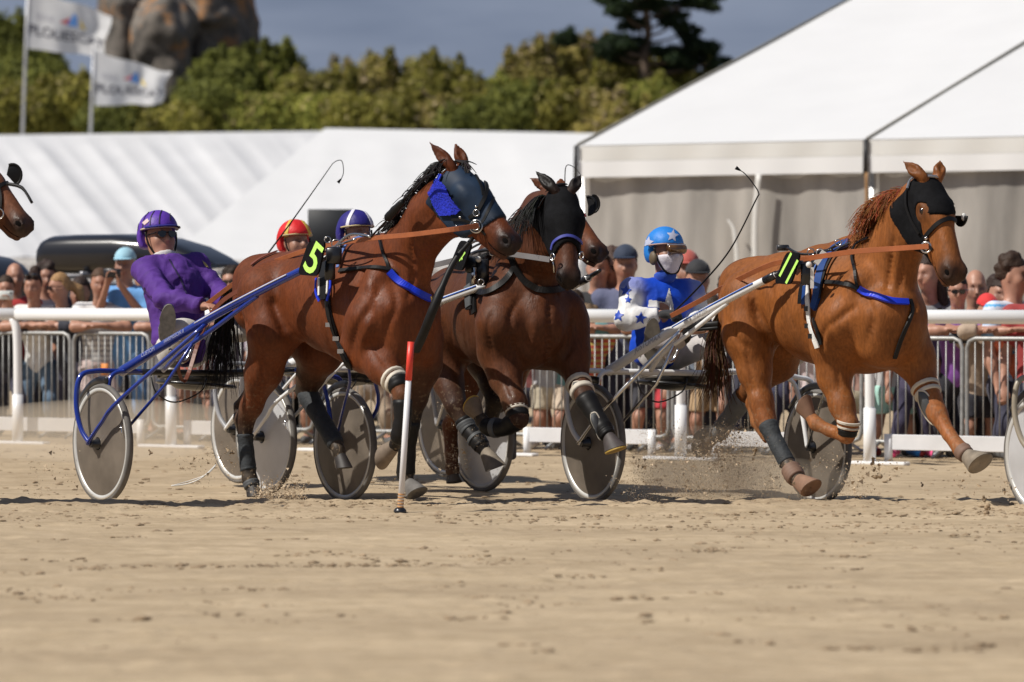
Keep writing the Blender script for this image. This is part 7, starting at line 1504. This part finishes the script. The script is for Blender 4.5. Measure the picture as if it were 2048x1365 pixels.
# ================================================================ THROWN SAND
def spray():
    r = np.random.RandomState(11); V = []; F = []; n0 = 0
    tet = np.array([(1, 0, -.5), (-.6, .8, -.5), (-.6, -.8, -.5), (0, 0, .9)]); tf = np.array([(0, 1, 2), (0, 3, 1), (1, 3, 2), (2, 3, 0)])
    def put(px, py, D, s):
        nonlocal n0
        p = np.array(P(px, py, D)); 
        if p[2] < ground_z(D)-.01: return
        q = tet*s*r.uniform(.5, 1.4, (4, 3)); a = r.uniform(0, 6.28); q = q@np.array([[math.cos(a), 0, math.sin(a)], [0, 1, 0], [-math.sin(a), 0, math.cos(a)]]); V.append(q+p); F.append(tf+n0); n0 += 4
    def cloud(x0, x1, y0, y1, n, D, s=.004, pw=1.0, big=.03):
        cl = [(r.uniform(x0, x1), y1-(y1-y0)*r.uniform(0, 1)**pw) for _ in range(max(6, n//60))]
        for _ in range(n):
            c = cl[r.randint(len(cl))]; w_ = 14; x, y = c[0]+r.normal(0, w_), c[1]+r.normal(0, w_*.8)
            if x < x0-20 or x > x1+20: continue
            put(x, y, D+r.normal(0, .25), s*(r.uniform(.4, 1.3) if r.uniform() > big else r.uniform(2, 3.6)))
    cloud(1275, 1560, 860, 1000, 9000, 24.0, .0026, 1.4, .004); cloud(1275, 1560, 850, 1000, 2600, 24.0, .0036, 1.3); cloud(1375, 1470, 855, 950, 1500, 23.9, .0036, .8)
    cloud(515, 600, 962, 1003, 2200, 23.6, .0040, 1.2); cloud(330, 470, 900, 985, 260, 24.3, .004, 1); cloud(740, 960, 850, 1000, 500, 24.0, .0034, 1); cloud(1560, 1760, 900, 1010, 900, 23.6, .0034, 1.6); cloud(60, 160, 900, 1000, 160, 24.5, .004, 1); cloud(880, 930, 760, 960, 500, 26.0, .004, .8); cloud(1230, 1300, 900, 1000, 350, 24, .0034); cloud(1700, 2040, 930, 1060, 260, 22.6, .005, 1, .12)
    mb = MB(); mb.v = np.concatenate(V).tolist(); mb.f = np.concatenate(F).tolist(); tag(mb.build('thrown_sand', mat('spraysand', (.50, .39, .265), .95, var=.35, scale=8), smooth=False), 'grains and clods of sand thrown up by the hooves and wheels', 'thrown sand', kind='stuff')
    mb = MB(); rr = random.Random(4)
    for (x, y, D, s) in ((1974, 1019, 21.6, .024), (1752, 948, 23, .026), (1745, 925, 23, .018), (1845, 971, 23.4, .012), (1508, 905, 23.6, .018), (1545, 868, 23.6, .012), (1968, 1000, 22, .014), (1480, 860, 24, .016), (300, 905, 24.5, .012), (465, 905, 24.4, .012)):
        c = P(x, y, D)
        for _ in range(7): mb.ball(c+Vector((rr.gauss(0, s*.5), rr.gauss(0, s*.4), rr.gauss(0, s*.7))), s*rr.uniform(.3, .6), 4)
    tag(mb.build('flying_clods', mat('clod', (.26, .185, .115), .95), smooth=False), 'larger clods of sand in the air behind the hooves', 'sand clods', kind='stuff')
    # heaps pushed up by hooves
spray()
def dust(px, py, D, rx, rz, ry, dens, label):
    m = bpy.data.materials.new('dustvol'); m.use_nodes = True; n = m.node_tree.nodes; n.remove(n['Principled BSDF']); v = n.new('ShaderNodeVolumePrincipled'); v.inputs['Color'].default_value = (1.0, .90, .74, 1); v.inputs['Density'].default_value = dens; v.inputs['Anisotropy'].default_value = .3
    m.node_tree.links.new(v.outputs[0], n['Material Output'].inputs['Volume']); c = P(px, py, D); s = D/8000; mb = MB()
    mb.ball(c, 1.0, 14, sq=(rx*s, ry, rz*s)); o = mb.build('dust_cloud', m, loc=c); tag(o, label, 'dust cloud', 'pale dust clouds', kind='stuff')
dust(1425, 925, 24.6, 170, 75, .7, .5, 'pale dust behind the hind hooves of the chestnut horse'); dust(1400, 955, 24.4, 120, 45, .5, .6, 'denser low dust under the blue driver'); dust(200, 860, 29, 330, 60, 2.5, .20, 'thin dust drifting before the rail at the left')
dust(1560, 960, 24.0, 150, 45, .5, .6, 'dust trailing around the chestnut hind foot')
